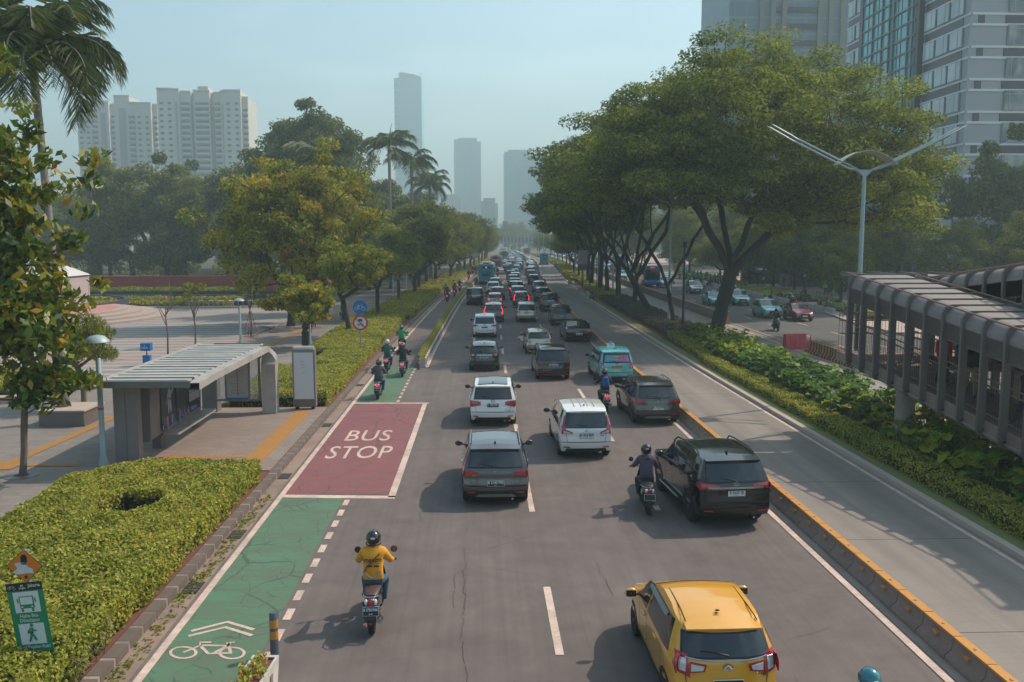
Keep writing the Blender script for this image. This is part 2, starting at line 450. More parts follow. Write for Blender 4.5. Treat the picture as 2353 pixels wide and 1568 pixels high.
mb = MB(); mb.add([(-2200, -60, -.35), (2200, -60, -.35), (2200, 2900, -.35), (-2200, 2900, -.35)], [(0, 1, 2, 3)], M['earth'])
tag(mb.obj('ground'), kind='structure')
_x1 = lambda y: 7.98
ribbon('road', -6.25, 8.25, -12, 900, 0, M['asphalt'])
ribbon('bus_lane', 8.25, 12.15, -12, 900, .004, M['bus_lane'])
ribbon('bus_lane_opposite', 17.0, 21.25, -12, 900, .004, M['bus_lane2'])
_rk = lambda y: float(np.interp(y, [-12, 73, 82, 92, 105, 900], [31.6, 31.6, 33.0, 34.0, 34.2, 34.2]))
ribbon('road_opposite', 21.25, lambda y: _rk(y), -12, 900, 0, M['asphalt_right'])
ribbon('gutter', -6.22, -5.80, -12, 300, .006, M['gutter'])
ribbon('gutter_right', 7.78, 8.3, -12, 138, .010, M['kerb'])
ribbon('kerb', -6.44, -6.2, -12, 480, .16, M['kerb_blocks'], base=-.1)
ribbon('median_kerb', 12.15, 12.38, -12, 480, .14, M['granite_kerb'], base=-.1)
ribbon('median_kerb_far', 16.8, 17.0, -12, 480, .14, M['granite_kerb'], base=-.1)
ribbon('median_soil', 12.38, 16.8, -12, 480, .12, M['soil'], base=-.1)
ribbon('kerb_right', lambda y: _rk(y), lambda y: _rk(y)+.22, -12, 480, .15, M['granite_kerb'], base=-.1)
# left side: planting strip, pavement, plaza
ribbon('planting_strip', -11.0, -6.5, -12, 26.4, .12, M['soil'], base=-.1)
ribbon('bus_stop_pavement', -12.6, -6.5, 26.4, 36.6, .15, M['pave_warm'], base=-.1)
ribbon('planting_strip_far', -10.9, -6.5, 36.6, 480, .12, M['soil'], base=-.1)
ribbon('pavement', lambda y: -20 if y < 44 else -16.9, lambda y: -11.0 if y < 26.4 else (-12.6 if y < 36.6 else -10.9), -12, 480, .14, M['pave'], base=-.1, step=.8 if False else 2.0)
mb = MB(); mb.prism([(-75, 44), (-16.9, 44), (-16.9, 93), (-75, 90)], -.1, .135, M['plaza']); tag(mb.obj('plaza'), kind='structure')
mb = MB(); mb.prism([(-80, -12), (-20.0, -12), (-20.0, 44), (-80, 44)], -.1, .13, M['pave']); tag(mb.obj('forecourt'), kind='structure')
ribbon('park_ground', -260, -16.9, 90, 480, .08, plain('park_ground', '43462f', .95, var=.35, scale=.3), base=-.1)
ribbon('pavement_right', lambda y: _rk(y)+.22, lambda y: _rk(y)+22, -12, 480, .13, plain('pavement_grey', 'ab978c', .85, var=.18, scale=.8), base=-.1)
ribbon('forecourt_right', lambda y: _rk(y)+22, 260, -12, 480, .10, plain('forecourt_right', '988a7e', .9, var=.2, scale=.4), base=-.1)
# tactile paving
mb = MB()
mb.grid(np.array([[(x-.18, y, .155), (x+.18, y, .155)] for x, y in [(-15.0, 26), (-14.92, 28.4), (-14.7, 33.5), (-14.64, 38.3), (-14.2, 59), (-13.8, 75), (-13.5, 88), (-12.4, 110), (-11.2, 140), (-9.6, 170), (-6, 220), (-2, 290)]]), M['tactile'], False, True)
mb.add([(-15.5, 26.75, .159), (-14.5, 26.75, .159), (-14.5, 27.75, .159), (-15.5, 27.75, .159)], [(0, 1, 2, 3)], M['tactile'])
mb.add([(-14.5, 27.2, .157), (-12.6, 27.1, .157), (-12.6, 27.4, .157), (-14.5, 27.5, .157)], [(0, 1, 2, 3)], M['tactile'])
mb.add([(-10.7, 27.9, .157), (-7.64, 28.0, .157), (-7.64, 28.3, .157), (-10.3, 28.35, .157)], [(0, 1, 2, 3)], M['tactile'])
mb.add([(-7.64, 27.5, .157), (-6.97, 27.5, .157), (-6.99, 35.8, .157), (-7.64, 35.8, .157)], [(0, 1, 2, 3)], M['tactile'])
tag(mb.obj('tactile_paving'), kind='structure')
# painted surfaces and lines
mb = MB(); mb.grid(np.array([[(-5.57, y, .004), (-3.87, y, .004)] for y in np.linspace(-5, 23.95, 12)]), M['green'], False, True)
mb.grid(np.array([[(-5.57, y, .004), (-3.80, y, .004)] for y in np.linspace(38.3, 49.2, 6)]), M['green'], False, True)
tag(mb.obj('cycle_lane_paint'), kind='structure')
mb = MB(); mb.grid(np.array([[(-5.57, y, .004), (-2.62, y, .004)] for y in np.linspace(24.25, 38.05, 8)]), M['red'], False, True)
tag(mb.obj('bus_bay_paint'), kind='structure')
ribbon('edge_line', -5.72, -5.57, -12, 480, .009, M['line'])
mb = MB()
for a in ([(-5.57, 23.98), (-2.42, 23.74), (-2.42, 24.02), (-5.57, 24.26)], [(-5.57, 38.05), (-2.30, 37.95), (-2.30, 38.20), (-5.57, 38.30)], [(-2.62, 23.9), (-2.42, 23.9), (-2.36, 38.05), (-2.56, 38.05)]):
    mb.poly([(x, y, .010) for x, y in a], M['line'])
tag(mb.obj('bus_bay_border'), kind='structure')
dashes('cycle_lane_dashes', [(-3.72, 0)], 7.0, 23.6, .90, .50, .15, .009, M['line'])
dashes('cycle_lane_dashes_far', [(-3.70, 0)], 38.4, 48.2, .95, .5, .13, .009, M['line'])
ribbon('lane_edge_line', -3.12, -2.98, 49, 175, .009, M['line'])
ribbon('right_edge_line', 7.58, 7.73, -12, 138, .016, M['line'])
ribbon('right_edge_line_far', 7.3, 7.42, 140, 480, .009, M['line'])
dashes('lane_dashes', [(1.36, -1.7), (4.74, -1.7)], 0, 470, 8.05, 3.0, .15, .009, M['line'])
mb = MB()
for cx in (-.45, 3.0):
    pts = [(-.09, 0), (.09, 0), (.09, 1.7), (.35, 1.7), (0, 3.0), (-.35, 1.7), (-.09, 1.7)]
    mb.poly([(cx+x, 62+y, .009) for x, y in pts], M['line'])
tag(mb.obj('lane_arrows'), kind='structure')
ribbon('bus_lane_line', 8.42, 8.52, 105, 480, .010, M['line'])
ribbon('bus_lane_edge_line', 11.9, 12.02, -12, 480, .010, M['line'])
ribbon('opposite_line', 20.62, 20.74, -12, 480, .010, M['line'])
ribbon('opposite_line_outer', 21.5, 21.62, -12, 480, .010, M['line'])
dashes('opposite_dashes', [(24.4, 0), (27.25, 1.0)], 10.5, 470, 7.55, 2.6, .14, .009, M['line'])
# BUS STOP on the red bay, cycle symbol and chevrons on the green lane
mb = MB()
for w, y, sz in (('BUS', 31.75, 1.0), ('STOP', 29.2, 1.0)):
    v, f = text_geo(w, 1.0, 'CENTER', .004, 1.05)
    sx = (1.62 if w == 'BUS' else 2.15)/(v[:, 0].max()-v[:, 0].min()); sy = 1.75/(v[:, 1].max()-v[:, 1].min())
    mb.add(np.c_[(v[:, 0]-(v[:, 0].max()+v[:, 0].min())/2)*sx-4.12, (v[:, 1]-(v[:, 1].max()+v[:, 1].min())/2)*sy+y, np.full(len(v), .010)], f, M['line'])
tag(mb.obj('bus_stop_lettering'), kind='structure')
def strip_path(mb, pts, w, z, mat, closed=False):
    pts = [Vector((p[0], p[1], 0)) for p in pts]; n = len(pts); rows = []
    for i in range(n):
        a = pts[(i-1) % n] if (closed or i > 0) else pts[i]; b = pts[(i+1) % n] if (closed or i < n-1) else pts[i]
        d = (b-a).normalized(); q = Vector((-d.y, d.x, 0))*w/2
        rows.append([tuple(pts[i]+q+Vector((0, 0, z))), tuple(pts[i]-q+Vector((0, 0, z)))])
    if closed: rows.append(rows[0])
    mb.grid(np.array(rows), mat, False, False)
mb = MB()
def gp(u, v): return at(u, v, .01)
c3 = lambda x, y: gp(x*1100/1855/1.7408, (1800+y*1100/1855)/1.7408)
for pl in ([(1290, 1222), (1535, 1160), (1712, 1212)], [(1270, 1256), (1520, 1196), (1700, 1252)]):
    strip_path(mb, [c3(*p) for p in pl], .085, .010, M['line'])
for (cx, cy, rx, ry) in ((1236, 1367, 86, 38), (1565, 1370, 82, 38)):
    strip_path(mb, [c3(cx+rx*math.cos(t), cy-ry*math.sin(t)) for t in np.linspace(0, 2*math.pi, 28, endpoint=False)], .05, .010, M['line'], True)
for pl in ([(1236, 1367), (1350, 1320), (1350, 1298), (1425, 1298)], [(1350, 1320), (1405, 1375), (1565, 1370)], [(1362, 1318), (1535, 1322)], [(1440, 1372), (1540, 1318), (1555, 1300)], [(1555, 1365), (1535, 1300), (1585, 1298)]):
    strip_path(mb, [c3(*p) for p in pl], .06, .011 if pl[0][0] < 1400 else .012, M['line'])
tag(mb.obj('cycle_symbol'), kind='structure')
mb = MB(); _r = random.Random(2)
for x0_, y0_, y1_ in ((-.28, 13.2, 24.5), (-.55, 14.5, 19.5), (2.6, 15, 19), (-.1, 38, 52)):
    pts = [(x0_, y0_)]
    while pts[-1][1] < y1_: pts.append((pts[-1][0]+_r.gauss(0, .02)+(x0_-pts[-1][0])*.1, pts[-1][1]+.12))
    for a_ in range(0, len(pts)-8, 8):
        if _r.random() < .6: strip_path(mb, pts[a_:a_+8], _r.uniform(.005, .012), .005, plain('crack_dark', '3c3633', .9))
tag(mb.obj('road_cracks'), kind='structure')
ribbon('bed_dark_sheet', 13.0, 16.7, -12, 63, .14, plain('bed_shade_tone', '32301e', .95, var=.4, scale=7))  # dark sheet added to stand for shade, hiding sunlit soil between leaves
# drain grates in the gutter
for i, (x, y) in enumerate([(-6.0, 17.6), (-6.0, 20.9), (-6.0, 26.2), (-6.0, 33.6), (-6.0, 43.0)]):
    mb = MB(); mb.box((x, y, .012), (.34, .62, .012), plain('cast_iron', '3a3634', .6, .5))
    for k in range(5): mb.box((x, y-.24+k*.12, .021), (.30, .03, .006), plain('iron_bar', '6b625c', .6, .4))
    tag(mb.obj('drain_grate'), ['rusty drain grate in the gutter beside the lower hedge end', 'rusty drain grate in the gutter beside the upper half of the near hedge', 'drain grate in the gutter by the corner of the hedge and shelter paving',
        'drain grate in the gutter beside the red bus bay', 'drain grate in the gutter beyond the red bus bay'][i], 'drain', 'drain grates along the left gutter')
# ------------------------------------------------------------------ vehicle materials
def carpaint(name, c, metal=.35, rough=.22):
    k = NT(name); b = srgb(c); co = k.co()
    d = k.ramp(k.noise(co, 2.5, 5, .6), [(.4, 0), (.8, .22)])
    k.color(k.mix(d, b, tuple(.75*x+.012 for x in b))); k.set(rough=rough, metal=metal, coat=1.0, spec=.5)
    k.b.inputs['Coat Roughness'].default_value = .06
    return k.m
PAINT = {n: carpaint('paint_'+n, c, m) for n, c, m in (('white', 'dcdad6', 0), ('black', '14151a', .2), ('grey', '554e50', .5), ('silver', 'a6a39f', .6), ('yellow', 'd89a2e', 0), ('taxi', '66b2b4', .1), ('red', '8f1f2c', .3), ('gold', '9a8766', .5),
    ('darkblue', '232b3a', .4), ('teal', '1f8a96', .3), ('brown', '38343a', .4), ('champagne', 'b9ab9c', .5), ('busblue', '2f8fa3', .05), ('busred', 'b5383c', .05), ('busgrey', '5c6064', .3), ('blue', '2f6ea8', .05))}
def glassmat():
    k = NT('tinted_glass'); k.color(k.mix(k.noise(k.co(), 1.2, 2, .5), (.010, .012, .014), (.030, .034, .038))); k.set(rough=.06, spec=.6, coat=.5); return k.m
GLASS = glassmat()
CLEARGL = plain('windscreen_glass', '2c3a40', .07, spec=.7, var=.3, scale=1.5)
RUB = plain('rubber', '1b1a1a', .85, var=.3, scale=8); PLAS = plain('black_plastic', '1c1c1e', .55, var=.2, scale=6)
CHR = plain('chrome', 'b9bcc0', .18, 1.0, var=.05); RIM = plain('alloy_rim', '8b8b8d', .35, .8, var=.15, scale=9)
TAIL = plain('tail_lamp_red', 'a51e28', .2, spec=.7, var=.25, scale=12, coat=.6); LENS = plain('clear_lens', 'c9cdd0', .12, .2, var=.2, scale=14, coat=.6)
TAILON = plain('tail_lamp_lit', 'f02830', .3, var=.05, emit=1.1); PLB = plain('plate_black', '16191c', .45, var=.1); PLW = plain('plate_white', 'c9cac6', .5, var=.05)
PLT = plain('plate_blue', '2a4e62', .5, var=.05); PLY = plain('plate_yellow', 'c79a2c', .5, var=.05); INKW = plain('ink_white', 'd7dadb', .5, var=.02); INKB = plain('ink_black', '1a1a1a', .5, var=.02)
SKID = plain('skid_plate', '8f8d8a', .4, .5, var=.1); AMB = plain('amber_lens', 'c8641e', .3, var=.1, coat=.5)

class Body:
    """analytic car shell: y forward, rear at -L/2"""
    def __init__(s, L, Wd, H, zb=.26, belt=1.0, top=None, rear=None, front=None, tum=.17, rtap=.05, bulge=.09):
        s.L, s.W, s.H, s.zb, s.belt, s.tum, s.rtap, s.bulge = L, Wd, H, zb, belt, tum, rtap, bulge
        s.top = top; s.rear = rear; s.front = front
    def tz(s, q): return np.interp(q, [a for a, b in s.top], [b for a, b in s.top])
    def yr(s, z): return -s.L/2+np.interp(z, [a for a, b in s.rear], [b for a, b in s.rear])
    def yf(s, z): return s.L/2-np.interp(z, [a for a, b in s.front], [b for a, b in s.front])
    def hw(s, z, q):
        b = s.W/2*(1-s.rtap*np.clip((.13-q)/.13, 0, 1)**2-.13*np.clip((q-.86)/.14, 0, 1)**2)
        t = s.tz(q); bl = np.minimum(s.belt, t-.03)
        up = np.clip((z-bl)/np.maximum(t-bl, .02), 0, 1)
        tm = s.tum*np.clip((t-s.belt)/max(s.H-s.belt, .1), .35, 1)
        low = np.clip((.55-z)/.35, 0, 1)
        sh = np.exp(-((z-(s.belt-.12))/.12)**2)*.012
        return b*(1-.05*low**1.5)+sh-tm*up**1.25
    def side(s, y, z, off=0.0, sg=1):
        a, b = s.yr(z)+s.bulge, s.yf(z)-s.bulge
        q = np.clip((y-a)/(b-a), 0, 1)
        return np.stack([sg*(s.hw(z, q)+off), y*np.ones_like(z), z], -1)
    def rp(s, x, z, off=0.0):
        w = s.hw(z, 0*z); t = np.clip(np.abs(x)/w, 0, 1.05)
        return np.stack([x, s.yr(z)+s.bulge*t**3-off, z], -1)
    def fp(s, x, z, off=0.0):
        w = s.hw(z, 0*z+1); t = np.clip(np.abs(x)/w, 0, 1.05)
        return np.stack([x, s.yf(z)-s.bulge*t**3+off, z], -1)
    def shell(s, mb, mat, n=34, m=14):
        qs = np.linspace(0, 1, n)
        vs = np.linspace(0, 1, m)
        rows = []
        for q in qs:
            t = float(s.tz(q)); bl = min(s.belt, t-.03)
            z = np.where(vs < .62, s.zb+(bl-s.zb)*vs/.62, bl+(t-bl)*(vs-.62)/.38)
            y = (s.yr(z)+s.bulge)*(1-q)+(s.yf(z)-s.bulge)*q
            rows.append(np.stack([s.hw(z, q*np.ones_like(z)), y, z], -1))
        P = np.array(rows)
        mb.grid(P, mat, True, False)
        mb.grid(P*np.array([-1, 1, 1]), mat, True, True)
        # roof / bonnet / screens between the two upper edges
        T = P[:, -1]; ts = np.linspace(-1, 1, 9)
        crown = np.array([[(.045 if r[2] > s.belt+.1 else .03)*(1-t*t)*(1 if 0 < i < n-1 else 0) for t in ts] for i, r in enumerate(T)])
        bow = np.array([[(-s.bulge*(1-abs(t)**3) if i == 0 else (s.bulge*(1-abs(t)**3) if i == n-1 else 0)) for t in ts] for i in range(n)])
        G = np.stack([T[:, None, 0]*ts[None], T[:, None, 1]+bow, T[:, None, 2]+crown], -1)
        mb.grid(G, mat, True, True)
        # rear and front caps
        for q, fn, fl in ((0, s.rp, False), (1, s.fp, True)):
            z = P[0 if q == 0 else -1][:, 2]
            w = s.hw(z, q+0*z); xs = w[:, None]*ts[None]
            mb.grid(fn(xs, np.repeat(z[:, None], 9, 1)), mat, True, fl)
        # floor
        mb.grid(np.array([[(-a[0], a[1], a[2]), (a[0], a[1], a[2])] for a in P[:, 0]]), PLAS, False, False)
    def patch(s, mb, fn, quad, mat, off=.008, n=8, m=5, thick=.0, sg=1):
        """quad: 4 corners in surface coordinates (a, z), order bl, br, tr, tl"""
        q = np.array(quad, float); u = np.linspace(0, 1, n); v = np.linspace(0, 1, m)
        A = (q[0]*(1-u)[:, None]+q[1]*u[:, None])[:, None]*(1-v)[None, :, None]+(q[3]*(1-u)[:, None]+q[2]*u[:, None])[:, None]*v[None, :, None]
        if fn == 'side': P = s.side(A[..., 0], A[..., 1], off, sg); fl = sg > 0
        elif fn == 'rear': P = s.rp(A[..., 0], A[..., 1], off); fl = True
        else: P = s.fp(A[..., 0], A[..., 1], off); fl = False
        if fn == 'side': fl = (sg < 0)
        mb.grid(P, mat, True, not fl)
        if thick:
            D = {'side': np.array([-sg*thick, 0, 0]), 'rear': np.array([0, thick, 0]), 'front': np.array([0, -thick, 0])}[fn]
            E_ = [P[:, 0], P[-1, :], P[::-1, -1], P[0, ::-1]]
            for e in E_: mb.grid(np.stack([e, e+D], 1), mat, False, fl)

def wheel(parent, x, y, r, w, sg, detail=True):
    mb = MB(); mb.lathe([(r*.62, -w/2), (r*.93, -w/2), (r, -w*.32), (r, w*.32), (r*.93, w/2), (r*.62, w/2)], (x, y, r), RUB, 20, 'x')
    t = mb.obj('wheel', parent) if not detail else thing_part('wheel', parent)
    if detail:
        ty = MB(); ty.lathe([(r*.62, -w/2), (r*.93, -w/2), (r, -w*.32), (r, w*.32), (r*.93, w/2), (r*.62, w/2)], (x, y, r), RUB, 22, 'x'); ty.obj('tyre', t)
        rm = MB(); xo = x+sg*(w/2-.02); rm.disc((xo, y, r), r*.64, 'x', PLAS, 18)
        for k in range(5):
            a = 2*math.pi*k/5+.3
            p = [(xo+sg*.012, y+math.cos(a+d)*rr, r+math.sin(a+d)*rr) for d, rr in ((-.42, r*.14), (-.16, r*.62), (.16, r*.62), (.42, r*.14))]
            rm.plate(p, (-sg, 0, 0), .02, RIM)
        rm.lathe([(r*.60, -.012), (r*.66, -.012), (r*.66, .012), (r*.60, .012)], (xo, y, r), RIM, 18, 'x')
        rm.lathe([(r*.14, -.01), (r*.12, .02)], (xo+sg*.01, y, r), RIM, 10, 'x'); rm.obj('rim', t)
    return t
def thing_part(name, parent):
    o = bpy.data.objects.new(name, None); COL.objects.link(o); o.empty_display_size = .1; return par(o, parent)

TYPES = {
 # L, W, H, belt, top (q, z), rear (z, dy), front (z, dy), wheel radius, wheelbase, roof style
 'suv': dict(L=4.45, W=1.80, H=1.64, belt=1.04, top=[(0, 1.52), (.05, 1.56), (.18, 1.60), (.45, 1.62), (.58, 1.57), (.765, 1.06), (.80, 1.04), (.95, .93), (1, .84)],
   rear=[(.26, .10), (.42, .02), (.62, 0), (.72, .04), (1.0, .07), (1.08, .10), (1.52, .40), (1.62, .48)], front=[(.26, .1), (.5, 0), (.75, .03), (.9, .14), (1.6, .6)], wr=.335, wb=2.68, tum=.20),
 'bigsuv': dict(L=4.8, W=1.87, H=1.82, belt=1.18, top=[(0, 1.70), (.05, 1.74), (.2, 1.80), (.45, 1.80), (.57, 1.75), (.74, 1.20), (.78, 1.17), (.95, 1.06), (1, .95)],
   rear=[(.32, .12), (.5, .02), (.72, 0), (.82, .03), (1.15, .06), (1.22, .09), (1.72, .34), (1.82, .42)], front=[(.3, .1), (.6, 0), (.9, .03), (1.05, .14), (1.8, .6)], wr=.385, wb=2.75, tum=.20, zb=.36),
 'mpv': dict(L=4.4, W=1.74, H=1.68, belt=1.02, top=[(0, 1.56), (.04, 1.62), (.18, 1.67), (.45, 1.67), (.60, 1.60), (.80, 1.06), (.83, 1.03), (.96, .90), (1, .80)],
   rear=[(.24, .10), (.42, .02), (.62, 0), (.72, .03), (1.0, .05), (1.08, .08), (1.58, .26), (1.67, .32)], front=[(.26, .1), (.5, 0), (.75, .03), (.9, .14), (1.6, .6)], wr=.31, wb=2.70, tum=.17),
 'hatch': dict(bulge=.15, L=3.76, W=1.665, H=1.50, belt=.98, top=[(0, 1.38), (.05, 1.43), (.2, 1.49), (.40, 1.50), (.52, 1.47), (.60, 1.40), (.80, 1.02), (.83, .99), (.96, .88), (1, .78)],
   rear=[(.24, .10), (.40, .02), (.60, 0), (.70, .04), (.95, .07), (1.03, .10), (1.42, .34), (1.5, .40)], front=[(.26, .1), (.45, 0), (.7, .03), (.85, .14), (1.5, .6)], wr=.285, wb=2.50, tum=.21, rtap=.08),
 'van': dict(L=4.9, W=1.85, H=1.93, belt=1.12, top=[(0, 1.86), (.03, 1.90), (.18, 1.93), (.5, 1.93), (.66, 1.86), (.86, 1.16), (.88, 1.12), (.97, .98), (1, .86)],
   rear=[(.24, .08), (.42, .01), (.8, 0), (1.1, .02), (1.86, .12), (1.93, .16)], front=[(.26, .1), (.5, 0), (.8, .03), (1.0, .14), (1.9, .5)], wr=.335, wb=3.0, tum=.11),
 'sedan': dict(L=4.75, W=1.86, H=1.45, belt=.98, top=[(0, 1.02), (.05, 1.05), (.10, 1.09), (.30, 1.38), (.42, 1.44), (.55, 1.42), (.74, 1.00), (.78, .98), (.95, .84), (1, .72)],
   rear=[(.22, .12), (.40, .03), (.62, 0), (.85, .02), (1.05, .05)], front=[(.22, .1), (.45, 0), (.65, .03), (.8, .14), (1.5, .6)], wr=.34, wb=2.85, tum=.27),
}
def car(name, label, cat, typ='suv', paint='grey', st=None, group=None, lod=0):
    """the maker of every car: lod 0 with all parts, lod 2 the same shapes in one mesh"""
    T = TYPES[typ]; st = st or {}
    B = Body(T['L'], T['W'], T['H'], T.get('zb', .27), T['belt'], T['top'], T['rear'], T['front'], T['tum'], T.get('rtap', .05), T.get('bulge', .10))
    L, Wd, H, belt, wr, wb = T['L'], T['W'], T['H'], T['belt'], T['wr'], T['wb']
    pm = PAINT[paint]
    if lod >= 2: one = MB()
    else: root = thing(name, label, cat, group=group)
    def emit(mb, part, parent=None, sharp=38):
        if lod >= 2:
            for k, vv in enumerate(mb.v): pass
            base = one.n; v = np.concatenate(mb.v)
            one.v.append(v); mp = [one.mi(x) for x in mb.mats] or [0]
            for f, m_, s_ in zip(mb.f, mb.m, mb.sm): one.f.append([i+base for i in f]); one.m.append(mp[m_]); one.sm.append(s_)
            one.n += len(v); return None
        return mb.obj(part, parent or root, sharp=sharp)
    nn = (34, 14) if lod == 0 else (24, 10)
    mb = MB(); B.shell(mb, pm, *nn)
    # dark wheel openings and cladding on the flanks
    ya, yb = -L/2+ (L-wb)*.47, -L/2+(L-wb)*.47+wb
    for sg in (1, -1):
        for yc in (ya, yb):
            zs = B.side(np.array(yc), np.array(wr+.1), 0, sg)
            a = np.linspace(-.25, math.pi+.25, 15); ro = wr+.075
            rows = []
            for q in (0.02, ro):
                yy = yc+np.cos(a)*q; zz = np.maximum(wr+np.sin(a)*q, T.get('zb', .27)-.02)
                rows.append(B.side(yy, zz, .006, sg))
            mb.grid(np.array(rows), PLAS, False, sg < 0)
            if typ in ('suv', 'bigsuv') and not st.get('noclad'):
                rows = [B.side(yc+np.cos(a)*q, np.maximum(wr+np.sin(a)*q, T.get('zb', .27)-.02), o_, sg) for q, o_ in ((ro, .006), (ro, .02), (ro+.07, .02), (ro+.07, .0))]
                mb.grid(np.array(rows), PLAS if not st.get('paintarch') else pm, False, sg < 0)
        zc = .44 if typ in ('suv', 'bigsuv') else .32
        B.patch(mb, 'side', [(ya+wr+.1, T.get('zb', .27)), (yb-wr-.1, T.get('zb', .27)), (yb-wr-.1, zc), (ya+wr+.1, zc)], PLAS, .008, 8, 3, sg=sg)
        # door shut lines
        for yd in (yb-wr-.30, (ya+yb)/2+.06, ya+wr*.5+.12):
            B.patch(mb, 'side', [(yd-.006, .45), (yd+.006, .45), (yd+.006, belt), (yd-.006, belt)], PLAS, .003, 2, 6, sg=sg)
    if typ != 'sedan':   # tailgate shut lines
        hwb = Wd*.39
        for sx in (-1, 1): B.patch(mb, 'rear', [(sx*hwb*.92-.006, .60), (sx*hwb*.92+.006, .60), (sx*hwb+.006, belt-.02), (sx*hwb-.006, belt-.02)], PLAS, .003, 2, 6)
        B.patch(mb, 'rear', [(-hwb*.92, .594), (hwb*.92, .594), (hwb*.92, .606), (-hwb*.92, .606)], PLAS, .003, 8, 2)
    emit(mb, 'body', sharp=30)
    # side glass
    zt = H-.10 if typ != 'van' else H-.16
    if typ == 'sedan': gl = [(-L*.26, belt+.03, -.02, -L*.13, zt-.06), (0.0, belt+.03, 0, 0, zt)]
    yA, yC = yb-wr*.35, None
    def sidewin(mb, y0, y1, y0t, y1t, sg, z0=belt+.02, z1=None):
        B.patch(mb, 'side', [(y0, z0), (y1, z0), (y1t, z1 or zt), (y0t, z1 or zt)], GLASS, .007, 8, 6, sg=sg)
    f0 = L*(np.interp(.0, [0, 1], [0, 1]))
    qx = [a for a, b in T['top']]; qz = [b for a, b in T['top']]
    ycowl = -L/2+L*qx[qz.index(max(z for q_, z in T['top'] if q_ > .7))] if False else None
    cowl_q = [q_ for q_, z in T['top'] if z <= belt+.07 and q_ > .5][0]; roof_q = [q_ for q_, z in T['top'] if z >= H-.12 and q_ >= .4][-1]
    yc0, yr0 = -L/2+.1+(L-.2)*cowl_q, -L/2+.1+(L-.2)*roof_q
    rear0 = B.yr(np.array(belt+.05))+.30; reart = B.yr(np.array(min(zt, T['top'][0][1])))+.22
    if typ == 'sedan': rear0 = -L*.27; reart = -L*.15
    mid = (ya+yb)/2+.06
    for sg in (1, -1):
        mb = MB(); sidewin(mb, mid+.05, yc0-.30, mid+.05, yr0-.04, sg)
        emit(mb, 'front_side_window')
        mb = MB(); r2 = ya+.42 if typ in ('mpv', 'bigsuv', 'van') else None
        if r2 is not None:
            sidewin(mb, r2, mid-.03, r2+.03, mid-.03, sg); sidewin(mb, rear0, r2-.06, reart, r2-.03, sg)
        else: sidewin(mb, float(rear0)+.03, mid-.03, float(reart)+.12, mid-.03, sg)
        emit(mb, 'rear_side_window')
    # windscreen (between cowl and roof) follows the shell
    mb = MB(); qs = np.linspace(roof_q+.012, cowl_q-.012, 7); ts = np.linspace(-1, 1, 9); rows = []
    for q in qs:
        t = float(B.tz(q)); z = np.array([t]); y = float((B.yr(z)+B.bulge)[0]*(1-q)+(B.yf(z)-B.bulge)[0]*q); w = float(B.hw(z, np.array([q]))[0])*.95
        rows.append([(w*a, y+.004, t+(.045 if t > belt+.1 else .03)*(1-(a*.95)**2)+.009) for a in ts])
    mb.grid(np.array(rows), CLEARGL, True, True)
    emit(mb, 'windscreen')
    # rear glass
    rz = T['top'][0][1]
    mb = MB()
    if typ == 'sedan':
        qs = np.linspace(.115, .295, 6); rows = []
        for q in qs:
            t = float(B.tz(q)); z = np.array([t]); y = float((B.yr(z)+B.bulge)[0]*(1-q)+(B.yf(z)-B.bulge)[0]*q); w = float(B.hw(z, np.array([q]))[0])*.93
            rows.append([(w*a, y, t+.04*(1-(a*.93)**2)+.012) for a in ts])
        mb.grid(np.array(rows), GLASS, True, True)
    else:
        g = st.get('glass', (.40, .36, belt+.06, rz-.06))
        gz0, gz1 = g[2], g[3]
        B.patch(mb, 'rear', [(-Wd*g[0]-.025, gz0-.03), (Wd*g[0]+.025, gz0-.03), (Wd*g[1]+.03, gz1+.02), (-Wd*g[1]-.03, gz1+.02)], PLAS, .005, 12, 7)
        B.patch(mb, 'rear', [(-Wd*g[0], gz0), (Wd*g[0], gz0), (Wd*g[1], gz1), (-Wd*g[1], gz1)], GLASS, .010, 12, 7)
    emit(mb, 'rear_window')
    if typ != 'sedan' and lod < 2:
        mb = MB(); zz = g[2]+.02; p0 = B.rp(np.array(.02), np.array(zz), .02); p1 = B.rp(np.array(-.40*st.get('wip', 1)), np.array(zz+.06), .02)
        mb.tube([tuple(p0), tuple((p0+p1)/2+np.array([0, -.01, .02])), tuple(p1)], [.016, .011, .008], PLAS, 5); emit(mb, 'wiper')
    # roof spoiler lip
    if typ in ('suv', 'hatch', 'bigsuv', 'mpv'):
        mb = MB(); w = float(B.hw(np.array([rz]), np.array([0.]))[0])-.03; y0 = float(B.yr(np.array(rz)))
        xs = np.linspace(-1, 1, 9); e = np.array([[(w*x, y0+.22, B.tz(.06)+.055*(1-x*x)+.004), (w*x, y0-.08+.05*x*x, rz+.040-.02*x*x), (w*x, y0-.07+.05*x*x, rz+.008-.02*x*x), (w*x, y0+.06, rz-.03)] for x in xs])
        mb.grid(e, pm, True, False); emit(mb, 'spoiler')
    # high brake lamp
    mb = MB(); zz = rz-.015
    if typ == 'sedan': mb.box((0, -L/2+.95, 1.17), (.25, .03, .02), TAILON if st.get('brake') else TAIL)
    else: y0 = float(B.yr(np.array(rz))); mb.box((0, y0-.028, rz+.002), (.30, .02, .022), TAILON if st.get('brake') else TAIL)
    emit(mb, 'brake_light')
    # tail lamps
    tm = TAILON if st.get('brake') else TAIL
    tz0, tz1, tin = st.get('tail', (belt-.20, belt-.03, .24))
    shape = st.get('tshape', 'wrap'); hx = Wd/2
